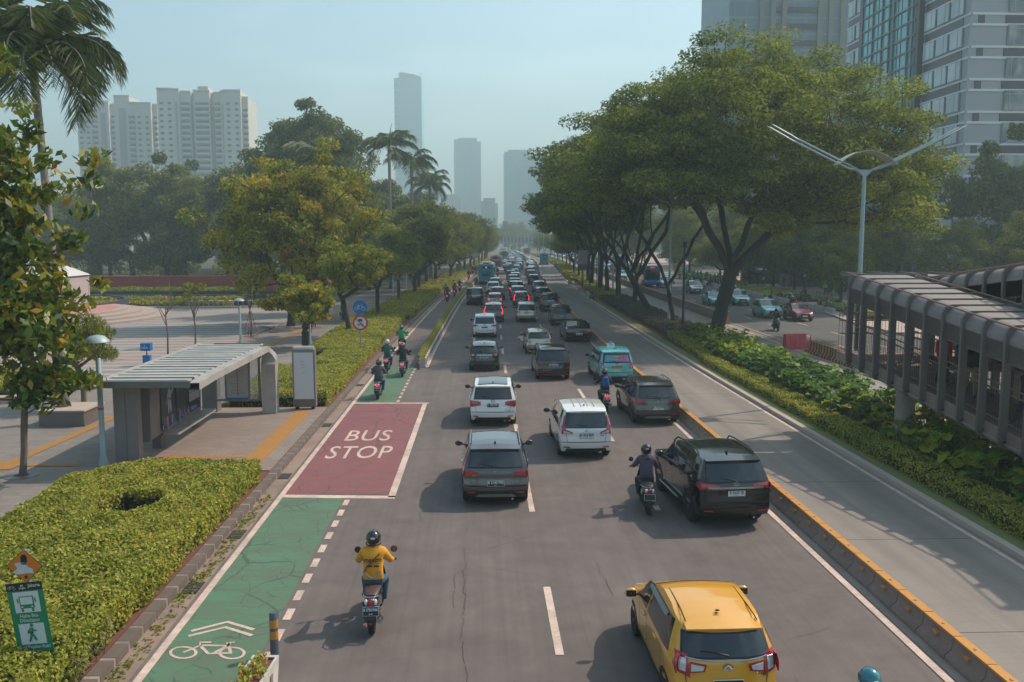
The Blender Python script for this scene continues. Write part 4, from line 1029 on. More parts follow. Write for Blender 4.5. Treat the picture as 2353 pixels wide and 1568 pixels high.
# ------------------------------------------------------------------ motorcycles
SEAT = plain('seat_vinyl', '1d1b1b', .5, var=.2, scale=12); SEATB = plain('brown_seat', '4e3733', .5, var=.2, scale=12)
ENG = plain('engine_metal', '5d5a58', .45, .7, var=.3, scale=14)
def scooter(name, label, paint='black', group=None, num=None, lit=False, seat=None, plate='b', kind='scooter', simple=False, flat_plate=True):
    root = thing(name, label, 'scooter' if kind == 'scooter' else 'motorbike', group=group)
    pm = PAINT[paint]; wr = .265 if kind == 'scooter' else .30
    ra, fa = -.62, .64
    for (y, nm) in ((ra, 'rear'), (fa, 'front')):
        t = thing_part('wheel', root); mb = MB(); mb.lathe([(wr*.72, -.035), (wr*.9, -.055), (wr, -.025), (wr, .025), (wr*.9, .055), (wr*.72, .035)], (0, y, wr), RUB, 22, 'x'); mb.obj('tyre', t)
        mb = MB(); mb.lathe([(wr*.68, -.02), (wr*.74, -.02), (wr*.74, .02), (wr*.68, .02)], (0, y, wr), RIM, 20, 'x')
        for k in range(6):
            a = math.pi*k/3; mb.tube([(0, y, wr), (0, y+math.cos(a)*wr*.7, wr+math.sin(a)*wr*.7)], .012, RIM, 5)
        mb.lathe([(.04, -.05), (.04, .05)], (0, y, wr), ENG, 10, 'x'); mb.obj('rim', t)
    mb = MB()
    if kind == 'scooter':
        loft(mb, [(-.90, .70, .035, .03), (-.84, .68, .10, .085), (-.66, .62, .145, .13), (-.40, .56, .165, .17), (-.10, .50, .15, .16), (.02, .42, .12, .12), (.10, .34, .10, .05)], pm)
        loft(mb, [(-.05, .30, .14, .05), (.15, .27, .15, .045), (.36, .28, .14, .05), (.42, .34, .12, .07)], PLAS)
        for z0, z1, y0, y1, w0, w1 in ((.30, .62, .40, .48, .15, .20), (.62, .98, .48, .42, .20, .12)):   # leg shield
            mb.grid(np.array([[(x*(w0+(w1-w0)*t), y0+(y1-y0)*t-.05*x*x, z0+(z1-z0)*t) for x in np.linspace(-1, 1, 7)] for t in np.linspace(0, 1, 5)]), pm, True)
            mb.grid(np.array([[(x*(w0+(w1-w0)*t), y0+(y1-y0)*t+.07-.07*x*x, z0+(z1-z0)*t) for x in np.linspace(-1, 1, 7)] for t in np.linspace(0, 1, 5)]), pm, True, True)
    else:
        loft(mb, [(-.82, .80, .03, .03), (-.70, .76, .08, .06), (-.40, .70, .10, .08), (-.15, .68, .12, .08)], pm)
        loft(mb, [(-.12, .78, .09, .06), (.05, .86, .15, .12), (.28, .88, .15, .12), (.40, .84, .08, .07)], pm)
        mb.tube([(0, .36, .82), (0, .0, .35), (0, -.35, .40), (0, -.5, .66)], .03, PLAS, 6)
    mb.obj('body', root, sharp=50)
    mb = MB(); sm = seat or SEAT
    if kind == 'scooter': loft(mb, [(-.78, .775, .09, .03), (-.70, .785, .13, .05), (-.40, .775, .145, .05), (-.20, .745, .145, .05), (.02, .715, .10, .04), (.08, .70, .05, .03)], sm)
    else: loft(mb, [(-.80, .87, .09, .03), (-.70, .86, .12, .045), (-.40, .83, .125, .05), (-.15, .81, .11, .05), (-.05, .82, .07, .03)], sm)
    mb.obj('seat', root)
    mb = MB(); mb.tube([(.17, -.40, .74), (.16, -.80, .80), (.06, -.90, .81), (-.06, -.90, .81), (-.16, -.80, .80), (-.17, -.40, .74)], .014, CHR if not simple else PLAS, 6); mb.obj('grab_rail', root)
    mb = MB(); mb.ball((0, -.885, .70), (.055, .035, .075), TAILON if lit else TAIL, 10, 7)
    mb.obj('tail_light', root)
    for g in (1, -1):
        mb = MB(); mb.ball((g*.085, -.86, .70), (.035, .045, .06), LENS, 8, 6); mb.obj('indicator', root)
    mb = MB()      # rear mudguard with number plate
    pts = [[(x, -.80-.13*t, .60-.26*t) for x in (-.075, .075)] for t in np.linspace(0, 1, 4)]; mb.grid(np.array(pts), PLAS, True); mb.grid(np.array(pts)+np.array([0, .015, 0]), PLAS, True, True)
    mb.box((0, -.945, .33), (.12, .015, .12), PLAS); mb.box((0, -.955, .33), (.06, .012, .03), TAIL); mb.obj('mudguard', root)
    mb = MB(); y, z = -.885, .535; pl = PLB if plate == 'b' else PLW; ink = INKW if plate == 'b' else INKB
    tilt = Quaternion((1, 0, 0), R(-14)); mb.box((0, y, z), (.275, .010, .15), pl, tilt=tilt); mb.box((0, y+.006, z), (.29, .010, .165), ink, tilt=tilt)
    if num:
        ey = tilt @ Vector((0, 0, 1)); o = Vector((0, y-.008, z)); lettering(mb, num, .072, tuple(o+ey*.028), (1, 0, 0), tuple(ey), ink, bold=.0012, sx=.72); lettering(mb, '05·25', .034, tuple(o-ey*.045), (1, 0, 0), tuple(ey), ink)
    mb.obj('licence_plate', root)
    mb = MB(); mb.ball((.0, -.30, .33), (.13, .17, .11), ENG, 10, 8); mb.box((-.10, -.48, .29), (.07, .34, .12), ENG); mb.tube([(-.13, -.60, .30), (-.13, -.66, .62)], .035, PLAS, 8); mb.obj('engine', root)
    mb = MB(); mb.tube([(.09, -.25, .22), (.13, -.50, .26), (.15, -.66, .31), (.15, -.90, .37)], [.025, .035, .055, .05], PLAS, 10); mb.lathe([(.03, -.93), (.052, -.93), (.052, -.89)], (.15, 0, .373), CHR, 10, 'y'); mb.obj('exhaust', root)
    mb = MB()
    mb.tube([(0, .44, 1.0), (0, .50, .75), (0, fa-.01, wr+.14)], .028, PLAS, 8)
    for g in (1, -1): mb.tube([(g*.06, fa-.05, wr+.16), (g*.075, fa, wr)], .02, ENG, 6)
    mb.obj('fork', root)
    mb = MB(); mb.grid(np.array([[(x, fa+math.cos(t)*(wr+.03), wr+math.sin(t)*(wr+.03)) for x in (-.06, 0, .06)] for t in np.linspace(.1, 2.6, 9)]), pm, True, True); mb.obj('front_mudguard', root)
    t = thing_part('handlebar', root); mb = MB(); mb.tube([(-.36, .36, 1.05), (-.20, .42, 1.04), (0, .44, 1.02), (.20, .42, 1.04), (.36, .36, 1.05)], .014, PLAS, 6)
    loft(mb, [(.36, 1.0, .07, .04), (.44, 1.0, .12, .075), (.54, .97, .09, .075), (.58, .95, .05, .05)], pm); mb.obj('bar', t)
    for g in (1, -1):
        mb = MB(); mb.tube([(g*.27, .385, 1.048), (g*.39, .345, 1.05)], .02, RUB, 7); mb.obj('grip', t)
        mb = MB(); mb.tube([(g*.24, .40, 1.05), (g*.30, .40, 1.15), (g*.33, .40, 1.20)], .007, CHR if not simple else PLAS, 5)
        mb.disc((g*.345, .385, 1.235), .062, 'y', GLASS, 14); mb.lathe([(.066, 0), (.066, .012), (.03, .03)], (g*.345, .387, 1.235), PLAS, 14, 'y'); mb.obj('mirror', t)
    mb = MB(); mb.ball((0, .585, .965), (.07, .03, .055), LENS, 10, 6); mb.obj('headlight', root)
    return root
# ------------------------------------------------------------------ foliage
def leafmat(name, cols, rough=.5, transl=.3, gloss=.35):
    """leaf colour varies from leaf to leaf (a property of each leaf)"""
    k = NT(name); a = k.n('Attribute', attribute_name='tint'); k.b.inputs['Specular IOR Level'].default_value = gloss
    n = len(cols); c = k.ramp(a.outputs['Fac'], [(i/(n-1), srgb(q)) for i, q in enumerate(cols)])
    k.color(c); k.set(rough=rough)
    t = k.n('BsdfTranslucent'); k.l(k.mix(1.0, c, (1.0, 1.0, .55), 'MULTIPLY'), t.inputs['Color'])
    m = k.n('MixShader'); m.inputs[0].default_value = transl; k.l(k.b.outputs[0], m.inputs[1]); k.l(t.outputs[0], m.inputs[2]); k.l(m.outputs[0], k.out.inputs['Surface'])
    return k.m
LF = {
 'rain': leafmat('leaf_rain_tree', ['46501e', '5e6a26', '788430', '929838', 'a2a242'], .75, .46, .12),
 'mango': leafmat('leaf_orange_green', ['545c24', '727e2a', '969c30', 'b8a034', 'c49634'], .5, .46, .25),
 'dark': leafmat('leaf_dark', ['424e26', '566230', '6e7838', '8a8e44'], .65, .42, .15),
 'park': leafmat('leaf_park', ['4e5628', '667030', '80843a', '948c42'], .7, .46, .12),
 'light': leafmat('leaf_light', ['566022', '70782a', '8c902f', 'a29c3a'], .6, .46, .15),
 'palm': leafmat('leaf_palm', ['3c4a28', '52603a', '6c7850', '8c8e66'], .45, .25, .35),
 'big': leafmat('leaf_large', ['2c4220', '456024', '6c7c22', '8e8c26', 'a88228'], .4, .4, .4),
 'hedge': leafmat('leaf_hedge', ['64702e', '868e3c', 'a8a84a', 'c4ba60', 'b29056'], .6, .45, .2),
 'hedge2': leafmat('leaf_hedge_yellow', ['6c722a', '8e8e34', 'b0a23c', 'c4ae48'], .6, .45, .2),
 'purple': leafmat('leaf_purple', ['46443a', '58524a', '6a6058', '666c48'], .6, .25, .2),
 'taro': leafmat('leaf_taro', ['2c4a20', '466a28', '6c8a2c', '9aa230', 'b0aa34'], .5, .5, .22),
 'grass': leafmat('leaf_grass', ['566420', '6c7c2a', '849030', '98a03a'], .6),
 'flower': leafmat('petal_red', ['8c3232', 'b24c40', 'c27260', 'b29c50'], .6)}
BARK = plain('bark', '3b322c', .9, var=.4, scale=5, bump=.8); BARKL = plain('bark_light', '6e6055', .9, var=.3, scale=6, bump=.7); BARKD = plain('bark_dark', '2a2522', .9, var=.4, scale=5, bump=.8)
PALMT = plain('palm_trunk', '7d7770', .85, var=.25, scale=3, bump=.4)
def leaves(rng, C, n, r, size, flat=.5, aspect=.5, upb=.6, fold=True, shell=0.0, tint=(0, 1), droop=0.0):
    """n leaves round each clump centre C (k,3) with radii r (k,) -> verts, quads, tint"""
    C = np.repeat(C, n, 0); rr = np.repeat(r, n); k = len(C)
    d = rng.normal(size=(k, 3)); d /= np.linalg.norm(d, axis=1)[:, None]
    q = rng.random(k)**(1/3.0); q = shell+(1-shell)*q
    P = C+d*(rr*q)[:, None]*np.array([1, 1, flat])
    nrm = rng.normal(size=(k, 3))*(1-upb)+d*.35+np.array([0, 0, upb]); nrm /= np.linalg.norm(nrm, axis=1)[:, None]
    a = rng.normal(size=(k, 3)); a[:, 2] -= droop; a -= nrm*np.sum(a*nrm, 1)[:, None]; a /= np.linalg.norm(a, axis=1)[:, None]
    b = np.cross(nrm, a); s = size*(.7+.6*rng.random(k))[:, None]
    t = tint[0]+(tint[1]-tint[0])*np.clip(rng.normal(.45, .25, k), 0, 1)
    w = aspect
    if fold:
        V = np.stack([P-a*s*.5, P+b*s*w*.5-nrm*s*.08, P+a*s*.5-nrm*s*.12, P-b*s*w*.5-nrm*s*.08], 1)
    else: V = np.stack([P-a*s*.5-b*s*w*.3, P-a*s*.5+b*s*w*.3, P+a*s*.5+b*s*w*.3, P+a*s*.5-b*s*w*.3], 1)
    Q = np.arange(4*k).reshape(k, 4)
    return V.reshape(-1, 3), Q, t
def skeleton(rng, base, fork, clumps, r0, wob=.25, nseg=4, scaf=None):
    """limbs that join the fork to every clump, thick where many meet"""
    nodes = [np.array(base, float)]; par_ = [-1]
    m = 5
    for i in range(1, m+1):
        nodes.append(np.array(base)+(np.array(fork)-np.array(base))*i/m+rng.normal(size=3)*np.array([.06, .06, 0])*wob*np.linalg.norm(np.array(fork)-np.array(base))*.3); par_.append(len(nodes)-2)
    f = len(nodes)-1
    for (sx, sy, sz) in (scaf or ()):
        prev = f; a = nodes[f]; e = a+np.array([sx, sy, sz]); mid = a+np.array([sx*.35+rng.normal()*.3, sy*.35, sz*.35])
        for t in np.linspace(0, 1, 6)[1:]:
            nodes.append((1-t)**2*a+2*t*(1-t)*mid+t*t*e+rng.normal(size=3)*.08); par_.append(prev); prev = len(nodes)-1
    order = np.argsort(np.linalg.norm(clumps-np.array(fork), axis=1)); ends = []
    for i in order:
        c = clumps[i]; N = np.array(nodes[m-1:]); dist = np.linalg.norm(N-c, axis=1)
        toward = np.linalg.norm(N-np.array(fork), axis=1)*.35
        low = np.maximum(N[:, 2]-c[2]+.1, 0)*1.5
        j = int(np.argmin(dist+toward*.6+low))+m-1
        a = nodes[j]; d = c-a; L = np.linalg.norm(d)
        mid = a+d*.5+np.array([0, 0, -.10*L])+rng.normal(size=3)*wob*.25*L*np.array([1, 1, .4])
        prev = j; ns = nseg if L > 1.5 else 2
        for t in np.linspace(0, 1, ns+1)[1:]:
            p = (1-t)**2*a+2*t*(1-t)*mid+t*t*c; nodes.append(p); par_.append(prev); prev = len(nodes)-1
        ends.append(prev)
    n = len(nodes); w = np.zeros(n)
    for e in ends: w[e] += 1
    for i in range(n-1, 0, -1): w[par_[i]] += w[i]
    rad = r0*(w/w[0])**.52; rad[w == 0] = .01
    return nodes, par_, np.maximum(rad, r0*.045)
def limbs_mesh(mb, nodes, par_, rad, mat, n=7):
    kids = {}
    for i, p in enumerate(par_): kids.setdefault(p, []).append(i)
    done = set()
    def chain(i, start):
        pts = [start, i]; 
        while True:
            k = [x for x in kids.get(i, []) if x not in done]
            if not k: break
            k.sort(key=lambda x: -rad[x]); i = k[0]; done.add(i); pts.append(i)
        return pts
    stack = [0]
    todo = [0]
    while todo:
        i = todo.pop()
        for k in kids.get(i, []):
            if k in done: continue
            done.add(k); c = chain(k, i)
            rr = [min(rad[c[0]], rad[c[1]]*1.15)]+[rad[x] for x in c[1:]]
            if c[0] == 0: rr[0] = rad[0]*1.25
            mb.tube([tuple(nodes[x]) for x in c], rr, mat, n if rr[0] > .05 else 5)
            todo.extend(c[1:])
    return mb
def crown_points(rng, c, r, n, shell=.55, flat=1.0, under=.35, gap=.0, lump=.12):
    """clump centres through an uneven crown of centre c and radii r"""
    P = []; ph = rng.random(6)*6.28
    while len(P) < n:
        d = rng.normal(size=3); d /= np.linalg.norm(d)
        if d[2] < -under: continue
        az = math.atan2(d[1], d[0]); lum = 1+lump*math.sin(3*az+ph[0])+lump*math.sin(5*az+ph[1]+3*d[2])+lump*.6*math.sin(9*az+ph[2])
        q = shell+(1-shell)*rng.random()
        P.append(np.array(c)+d*np.array(r)*q*lum)
    return np.array(P)
def tree(name, label, cat, base, fork, crown, leaf='rain', bark=None, n=60, clump=1.4, per=220, size=.22, flat=.45, r0=.3, seed=1, group=None, shell=.55, under=.3, wob=.25, aspect=.5, upb=.6, droop=0, tint=(0, 1), scaf=None, lump=.12):
    """crown: list of (centre, radii, share); all coordinates relative to the foot of the tree"""
    rng = np.random.default_rng(seed); root = thing(name, label, cat, base, group=group)
    P = np.concatenate([crown_points(rng, c, r, max(1, int(n*s)), shell, 1, under, lump=lump) for c, r, s in crown])
    nodes, pr, rad = skeleton(rng, (0, 0, -.15), fork, P, r0, wob, scaf=scaf)
    mb = MB(); limbs_mesh(mb, nodes, pr, rad, bark or BARK); mb.obj('trunk', root, sharp=None)
    rr = clump*(.7+.6*rng.random(len(P)))
    v, q, t = leaves(rng, P, per, rr, size, flat, aspect, upb, droop=droop, tint=tint)
    kk = np.repeat(rng.normal(0, .12, len(P)), per); t = np.clip(t+kk, 0, 1)
    me = np_mesh('crown', v, q, [LF[leaf]], t); o = bpy.data.objects.new('crown', me); COL.objects.link(o); par(o, root)
    return root
def palm(name, label, base, h, fr=3.2, nf=16, seed=1, r=.2, group=None, up=False, lean=0):
    rng = np.random.default_rng(seed); root = thing(name, label, 'palm tree', base, group=group)
    mb = MB(); k = 12; mb.tube([(lean*(i/k)**2, 0, h*i/k) for i in range(k+1)], [r*(1.35-.35*min(1, i/2)+.1*math.sin(i*.6)) *(1-.25*i/k) for i in range(k+1)], PALMT, 12); mb.obj('trunk', root, sharp=None)
    mb = MB(); mb.tube([(lean, 0, h), (lean, 0, h+.9)], [r*.85, r*.55], plain('crownshaft', '5e6b45', .5, var=.2), 10); mb.obj('crown_shaft', root, sharp=None)
    V = []; Q = []; T = []; n0 = 0; mb = MB()
    for i in range(nf):
        a = 2*math.pi*i*.382*1.0+rng.random()*.3; el = R(rng.uniform(-5, 78)) if i else R(88); L = fr*rng.uniform(.85, 1.1)*(.6 if up and i == 0 else 1)
        d = np.array([math.cos(a), math.sin(a), 0]); pts = []; p = np.array([lean, 0, h+.8]); e = el
        m = 14
        for j in range(m+1):
            pts.append(p.copy()); p = p+(d*math.cos(e)+np.array([0, 0, 1])*math.sin(e))*L/m; e -= R(9.5 if not (up and i == 0) else 1)*(.6+j/m)
        mb.tube([tuple(x) for x in pts], [(.035 if not (up and i == 0) else .16)*(1-.92*j/m)+.004 for j in range(m+1)], PALMT if not (up and i == 0) else plain('crownshaft', '5e6b45'), 5)
        pts = np.array(pts); side = np.array([-d[1], d[0], 0])
        tt = np.linspace(.10, .99, 46) if not (up and i == 0) else ()
        for t in tt:
            x = t*m; j = min(int(x), m-1); c = pts[j]+(pts[j+1]-pts[j])*(x-j); tg = pts[j+1]-pts[j]; tg /= np.linalg.norm(tg)
            for s in (1, -1):
                ll = L*.26*math.sin(math.pi*min(1, .12+t*.86))**.6*rng.uniform(.8, 1.1)+.08
                dv = side*s*.75+tg*.55+np.array([0, 0, rng.uniform(-.65, .15)]); dv /= np.linalg.norm(dv)
                w = tg*.022*(1+fr/4); b = c+dv*ll*.55+np.array([0, 0, -.03]); e_ = c+dv*ll+np.array([0, 0, -.22*ll-.04])
                V += [c-w*.5, c+w*.5, b+w*.6, e_]; Q.append([n0, n0+1, n0+2, n0+3]); n0 += 4; T.append(min(1, max(0, rng.normal(.45, .25))))
    mb.obj('frond_stems', root, sharp=None)
    me = np_mesh('fronds', np.array(V), np.array(Q), [LF['palm']], np.array(T)); o = bpy.data.objects.new('fronds', me); COL.objects.link(o); par(o, root)
    return root
# ------------------------------------------------------------------ hedges and beds
def inpoly(P, poly):
    x, y = P[:, 0], P[:, 1]; c = np.zeros(len(P), bool); n = len(poly)
    for i in range(n):
        x1, y1 = poly[i]; x2, y2 = poly[(i+1) % n]
        if y1 == y2: continue
        c ^= ((y1 > y) != (y2 > y)) & (x < (x2-x1)*(y-y1)/(y2-y1)+x1)
    return c
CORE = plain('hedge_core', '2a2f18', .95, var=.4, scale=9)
def lumpy(x, y, s=1.0, ph=0.0):
    return .5*np.sin(1.7*x*s+1.1*y*s+ph)+.3*np.sin(3.9*x*s-2.7*y*s+1+ph)+.35*np.sin(.6*x*s+4.3*y*s+2)+.25*np.sin(7.1*x*s+5*y*s)
def hedge(name, label, polys, h, leaf='hedge', dens=350, size=.065, seed=1, group=None, cat='hedge', holes=(), z0=.12, bump=.07, side=1.0, upb=.55, aspect=.55, core=CORE, follow=False, depth=.10, kind=None, box=None, lod=None):
    """clipped planting: dark twig body below, leaves over the top and the sides. polys in plan (road-following x when follow)"""
    rng = np.random.default_rng(seed); V = []; Tn = []; cm = MB()
    polys = polys if isinstance(polys[0][0], (tuple, list)) else [polys]
    for poly in polys:
        P = np.array(poly, float); lo, hi = P.min(0), P.max(0)
        area = (hi-lo).prod(); n = int(area*dens); pts = lo+rng.random((n, 2))*(hi-lo); pts = pts[inpoly(pts, poly)]
        for hp in holes: pts = pts[~inpoly(pts, hp)]
        top = z0+h+bump*lumpy(pts[:, 0], pts[:, 1], 1.0, seed)-rng.random(len(pts))**2*depth
        # shoulders round off near the outline
        A = np.roll(P, -1, 0)-P; dmin = np.full(len(pts), 9.)
        for (a, e) in list(zip(P, A))+[(np.array(hp[i], float), np.array(hp[(i+1) % len(hp)], float)-np.array(hp[i], float)) for hp in holes for i in range(len(hp))]:
            t = np.clip(((pts-a)@e)/(e@e), 0, 1); dmin = np.minimum(dmin, np.linalg.norm(pts-a-t[:, None]*e, axis=1))
        top -= .16*h*np.clip(1-dmin/.16, 0, 1)**1.6
        pp = np.c_[pts, top]; nn = np.tile([0, 0, 1.], (len(pp), 1)); allp = [pp]; alln = [nn]
        for loop, sg in [(poly, 1)]+[(hp, -1) for hp in holes]:
            for i in range(len(loop)):
                a = np.array(loop[i], float); b = np.array(loop[(i+1) % len(loop)], float); L = np.linalg.norm(b-a)
                k = int(L*h*dens*1.1*side)
                if not k: continue
                t = rng.random(k); z = z0+h*(.04+.96*rng.random(k)); s_ = a+(b-a)*t[:, None]; nrm = np.array([(b-a)[1], -(b-a)[0]])/L
                c = np.array(poly).mean(0)
                if np.dot(nrm, s_.mean(0)-(c if sg > 0 else np.array(loop).mean(0))) < 0: nrm = -nrm
                if sg < 0: nrm = -nrm
                off = bump*.9*lumpy(s_[:, 0]+z, s_[:, 1]-z, 1.4, seed+2)-rng.random(k)*depth*.8-.03
                allp.append(np.c_[s_+nrm*off[:, None]*(1 if sg > 0 else 1), z]); alln.append(np.tile([nrm[0], nrm[1], .35], (k, 1)))
        P3 = np.concatenate(allp); N3 = np.concatenate(alln); k = len(P3)
        if follow: P3[:, 0] += cv(P3[:, 1])
        sz = np.full(k, size)
        if lod is not None: sz = size*np.clip(P3[:, 1]/lod, 1, 3)
        nr = rng.normal(size=(k, 3))*(1-upb)+N3*upb; nr /= np.linalg.norm(nr, axis=1)[:, None]
        a = rng.normal(size=(k, 3)); a -= nr*np.sum(a*nr, 1)[:, None]; a /= np.linalg.norm(a, axis=1)[:, None]; b = np.cross(nr, a)
        s = (sz*(.65+.7*rng.random(k)))[:, None]
        V.append(np.stack([P3-a*s*.5, P3+b*s*aspect*.5+nr*s*.1, P3+a*s*.5-nr*s*.1, P3-b*s*aspect*.5+nr*s*.1], 1))
        Tn.append(np.clip(rng.normal(.45, .22, k)+.10*lumpy(P3[:, 0]*.5, P3[:, 1]*.5, 1, 3), 0, 1))
        # core: strips split by the holes
        cc = np.array(poly).mean(0)
        ys = np.unique(np.concatenate([np.arange(lo[1], hi[1], 1.0), [hi[1]], [p[1] for hp in holes for p in hp]]))
        for y0, y1 in zip(ys[:-1], ys[1:]):
            if y1-y0 < .02: continue
            ym = (y0+y1)/2; xs = []
            for loop in [poly]+list(holes):
                for i in range(len(loop)):
                    (xa, ya), (xb, yb) = loop[i], loop[(i+1) % len(loop)]
                    if (ya > ym) != (yb > ym): xs.append(xa+(xb-xa)*(ym-ya)/(yb-ya))
            xs.sort(); o_ = cv(ym) if follow else 0
            for xa, xb in zip(xs[::2], xs[1::2]):
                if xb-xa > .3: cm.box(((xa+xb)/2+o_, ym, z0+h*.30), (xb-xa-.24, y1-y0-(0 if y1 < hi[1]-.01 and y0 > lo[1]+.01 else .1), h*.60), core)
    v = np.concatenate(V).reshape(-1, 3); q = np.arange(len(v)).reshape(-1, 4)
    root = thing(name, label, cat, (0, 0, 0), group=group) if not kind else None
    me = np_mesh('foliage', v, q, [LF[leaf]], np.concatenate(Tn)); o = bpy.data.objects.new('foliage', me); COL.objects.link(o)
    if kind: o.name = name; o['kind'] = kind; tw = cm.obj(name, sharp=None); tw['kind'] = kind; return o
    par(o, root); cm.obj('twigs', root, sharp=None)
    return root
def taro_bed(name, label, poly, seed=3, n=260, size=.55):
    """bed of big fan leaves on stalks"""
    rng = np.random.default_rng(seed); lo = np.array(poly).min(0); hi = np.array(poly).max(0)
    V = []; Q = []; T = []; n0 = 0; mb = MB()
    pts = []
    while len(pts) < n:
        p = lo+rng.random(2)*(hi-lo)
        if inpoly(p[None], poly)[0] and all((p[0]-a)**2+(p[1]-b)**2 > .30**2 for a, b in pts[-60:]): pts.append(tuple(p))
    for (x, y) in pts:
        hh = .95+.45*rng.random()+.12*float(lumpy(np.array(x), np.array(y)))
        for k in range(rng.integers(7, 11)):
            a = rng.random()*6.283; rr = rng.uniform(.05, .45); z = .12+hh*rng.uniform(.5, 1.0); s = size*rng.uniform(.65, 1.15)
            c = np.array([x+math.cos(a)*rr, y+math.sin(a)*rr, z]); d = np.array([math.cos(a), math.sin(a), 0.]); sd = np.array([-d[1], d[0], 0])
            tilt = rng.uniform(-.5, .35); d = d*math.cos(tilt)+np.array([0, 0, math.sin(tilt)]); d /= np.linalg.norm(d); nr = np.cross(d, sd); nr = nr if nr[2] > 0 else -nr
            t = float(np.clip(rng.normal(.42+.25*math.sin(y*.25+1), .22), 0, 1))
            m = 9; rim = []
            for j in range(m):     # scalloped fan, folded along the midrib
                w = -2.25+4.5*j/(m-1); q = s*(.52 if abs(w) > 1.9 else .60)*(1+.08*math.cos(6*w))
                rim.append(c+d*math.cos(w)*q*(.95 if abs(w) < 1.2 else .75)+sd*math.sin(w)*q*.80+nr*(.05*abs(math.sin(w))*s*4*.5-.10*s*(j % 2)-.12*s*(math.cos(w) > .5)))
            V.append(c-nr*.03); V += rim
            for j in range(0, m-1, 2): Q.append([n0, n0+1+j, n0+2+j, n0+3+j if j+2 < m else n0+2+j]); T.append(float(np.clip(t+rng.normal(0, .03), 0, 1)))
            n0 += m+1
            mb.tube([(x, y, .1), (x+math.cos(a)*rr*.7, y+math.sin(a)*rr*.7, z*.7), tuple(c)], [.02, .015, .01], plain('stalk_green', '55602f', .6), 4, False)
    root = thing(name, label, 'plant bed'); me = np_mesh('leaves', np.array(V), np.array(Q), [LF['taro']], np.array(T)); o = bpy.data.objects.new('leaves', me); COL.objects.link(o); par(o, root)
    mb.obj('stalks', root, sharp=None); return root
# ------------------------------------------------------------------ bus shelter, signs, lamps, barriers, footbridges
STEEL = plain('grey_steel', '837c7c', .5, .3, var=.12, scale=2, dirt=.35); STEELD = plain('dark_grey_steel', '6f6866', .5, .3, var=.15, scale=2, dirt=.3)
STEELL = plain('pale_steel', 'a9a39d', .5, .2, var=.15, scale=2.5, dirt=.4); GALV = plain('galvanised', '8f9a9c', .45, .5, var=.15, scale=4)
ROOFP = plain('roof_slat', 'a9aaa6', .45, .1, var=.25, scale=1.8, dirt=.45); CREAM = plain('cream_panel', 'a39c96', .55, var=.06, scale=1)
GREENS = plain('sign_green', '1f7a57', .45, var=.06); ORANGE = plain('sign_orange', 'c8701f', .45, var=.1, scale=8); SIGNB = plain('sign_black', '23262c', .5); SIGNW = plain('sign_white', 'c4c8ca', .45, var=.05, scale=6)
SBLUE = plain('sign_blue', '1464a0', .45, var=.05); SRED = plain('sign_red', 'c0283a', .45, var=.05); LAMPP = plain('lamp_post_paint', '93a3a6', .5, .1, var=.12, scale=5, dirt=.3)
CONC = plain('concrete', '8d857d', .85, var=.22, scale=1.8, bump=.3, dirt=.5); CONCD = plain('barrier_concrete', '826f66', .85, var=.3, scale=2.2, bump=.3, dirt=.6); YEL = plain('barrier_yellow', 'bb7f33', .6, var=.2, scale=7, dirt=.35)
WHITEP = plain('white_planter', 'b7b0aa', .7, var=.15, scale=3, dirt=.5); RUST = plain('rusty_pipe', '8a6a58', .7, .2, var=.35, scale=7)
sgl = NT('shelter_glass'); sgl.color((.55, .6, .6)); sgl.set(rough=.08, alpha=.28, spec=.6); SGL = sgl.m

t = thing('bus_shelter', 'grey steel bus shelter with slatted roof and lit advert wall beside the red bus bay', 'bus shelter')
zR = 2.90; x0, x1, y0, y1 = -11.5, -8.85, 26.45, 35.95
mb = MB()
for i in range(16):
    y = y0+.25+(y1-y0-.6)*i/15; mb.box(((x0+x1)/2, y, zR+.03), (x1-x0-.1, .34, .05), ROOFP); mb.box(((x0+x1)/2, y+.31, zR+.025), (x1-x0-.12, .27, .03), [PLAS, RUST, STEELD, STEELD][i % 4])
mb.box(((x0+x1)/2, (y0+y1)/2, zR-.06), (x1-x0-.1, y1-y0-.1, .03), PLAS); mb.obj('roof', t)
mb = MB(); mb.box(((x0+x1)/2, y0-.03, zR-.06), (x1-x0+.1, .10, .20), STEELD); mb.box((x0-.03, (y0+y1)/2, zR+.0), (.16, y1-y0, .14), STEELL); mb.obj('fascia', t)
mb = MB()     # edge beam that bends down into the far leg
prof = [(y0-.05, zR-.02)]+[(y0+(y1-.9-y0)*k/5, zR+.03) for k in range(1, 6)]+[(y1-.9+.75*math.sin(a), zR-.72+.75*math.cos(a)) for a in np.linspace(.15, math.pi/2, 8)]+[(y1-.17, .15)]
rows = []
for i, (y, z) in enumerate(prof):
    a = prof[max(0, i-1)]; b = prof[min(len(prof)-1, i+1)]; d = Vector((0, b[0]-a[0], b[1]-a[1])).normalized(); n_ = Vector((0, d.z, -d.y))
    w = .10; hh = .22+.30*max(0, min(1, (i-9)/4))
    wx = .32+ (0 if i < 8 else .2*min(1, (i-8)/3))
    rows.append([(x1-.05, y, z), (x1+wx, y, z), (x1+wx, y+n_.y*-0+n_.y*hh, z+n_.z*hh), (x1-.05, y+n_.y*hh, z+n_.z*hh), (x1-.05, y, z)])
mb.grid(np.array(rows), STEELL, False, False); mb.obj('edge_beam', t, sharp=30)
mb = MB(); mb.box((-11.26, 27.75, 1.48), (.74, .34, 2.75), STEEL); mb.box((-11.26, 27.57, 1.48), (.01, .01, 2.7), STEELD); mb.obj('pylon', t)
mb = MB(); mb.box((-11.15, 36.0, 1.48), (.62, .55, 2.70), STEEL); mb.obj('pylon', t)
mb = MB()
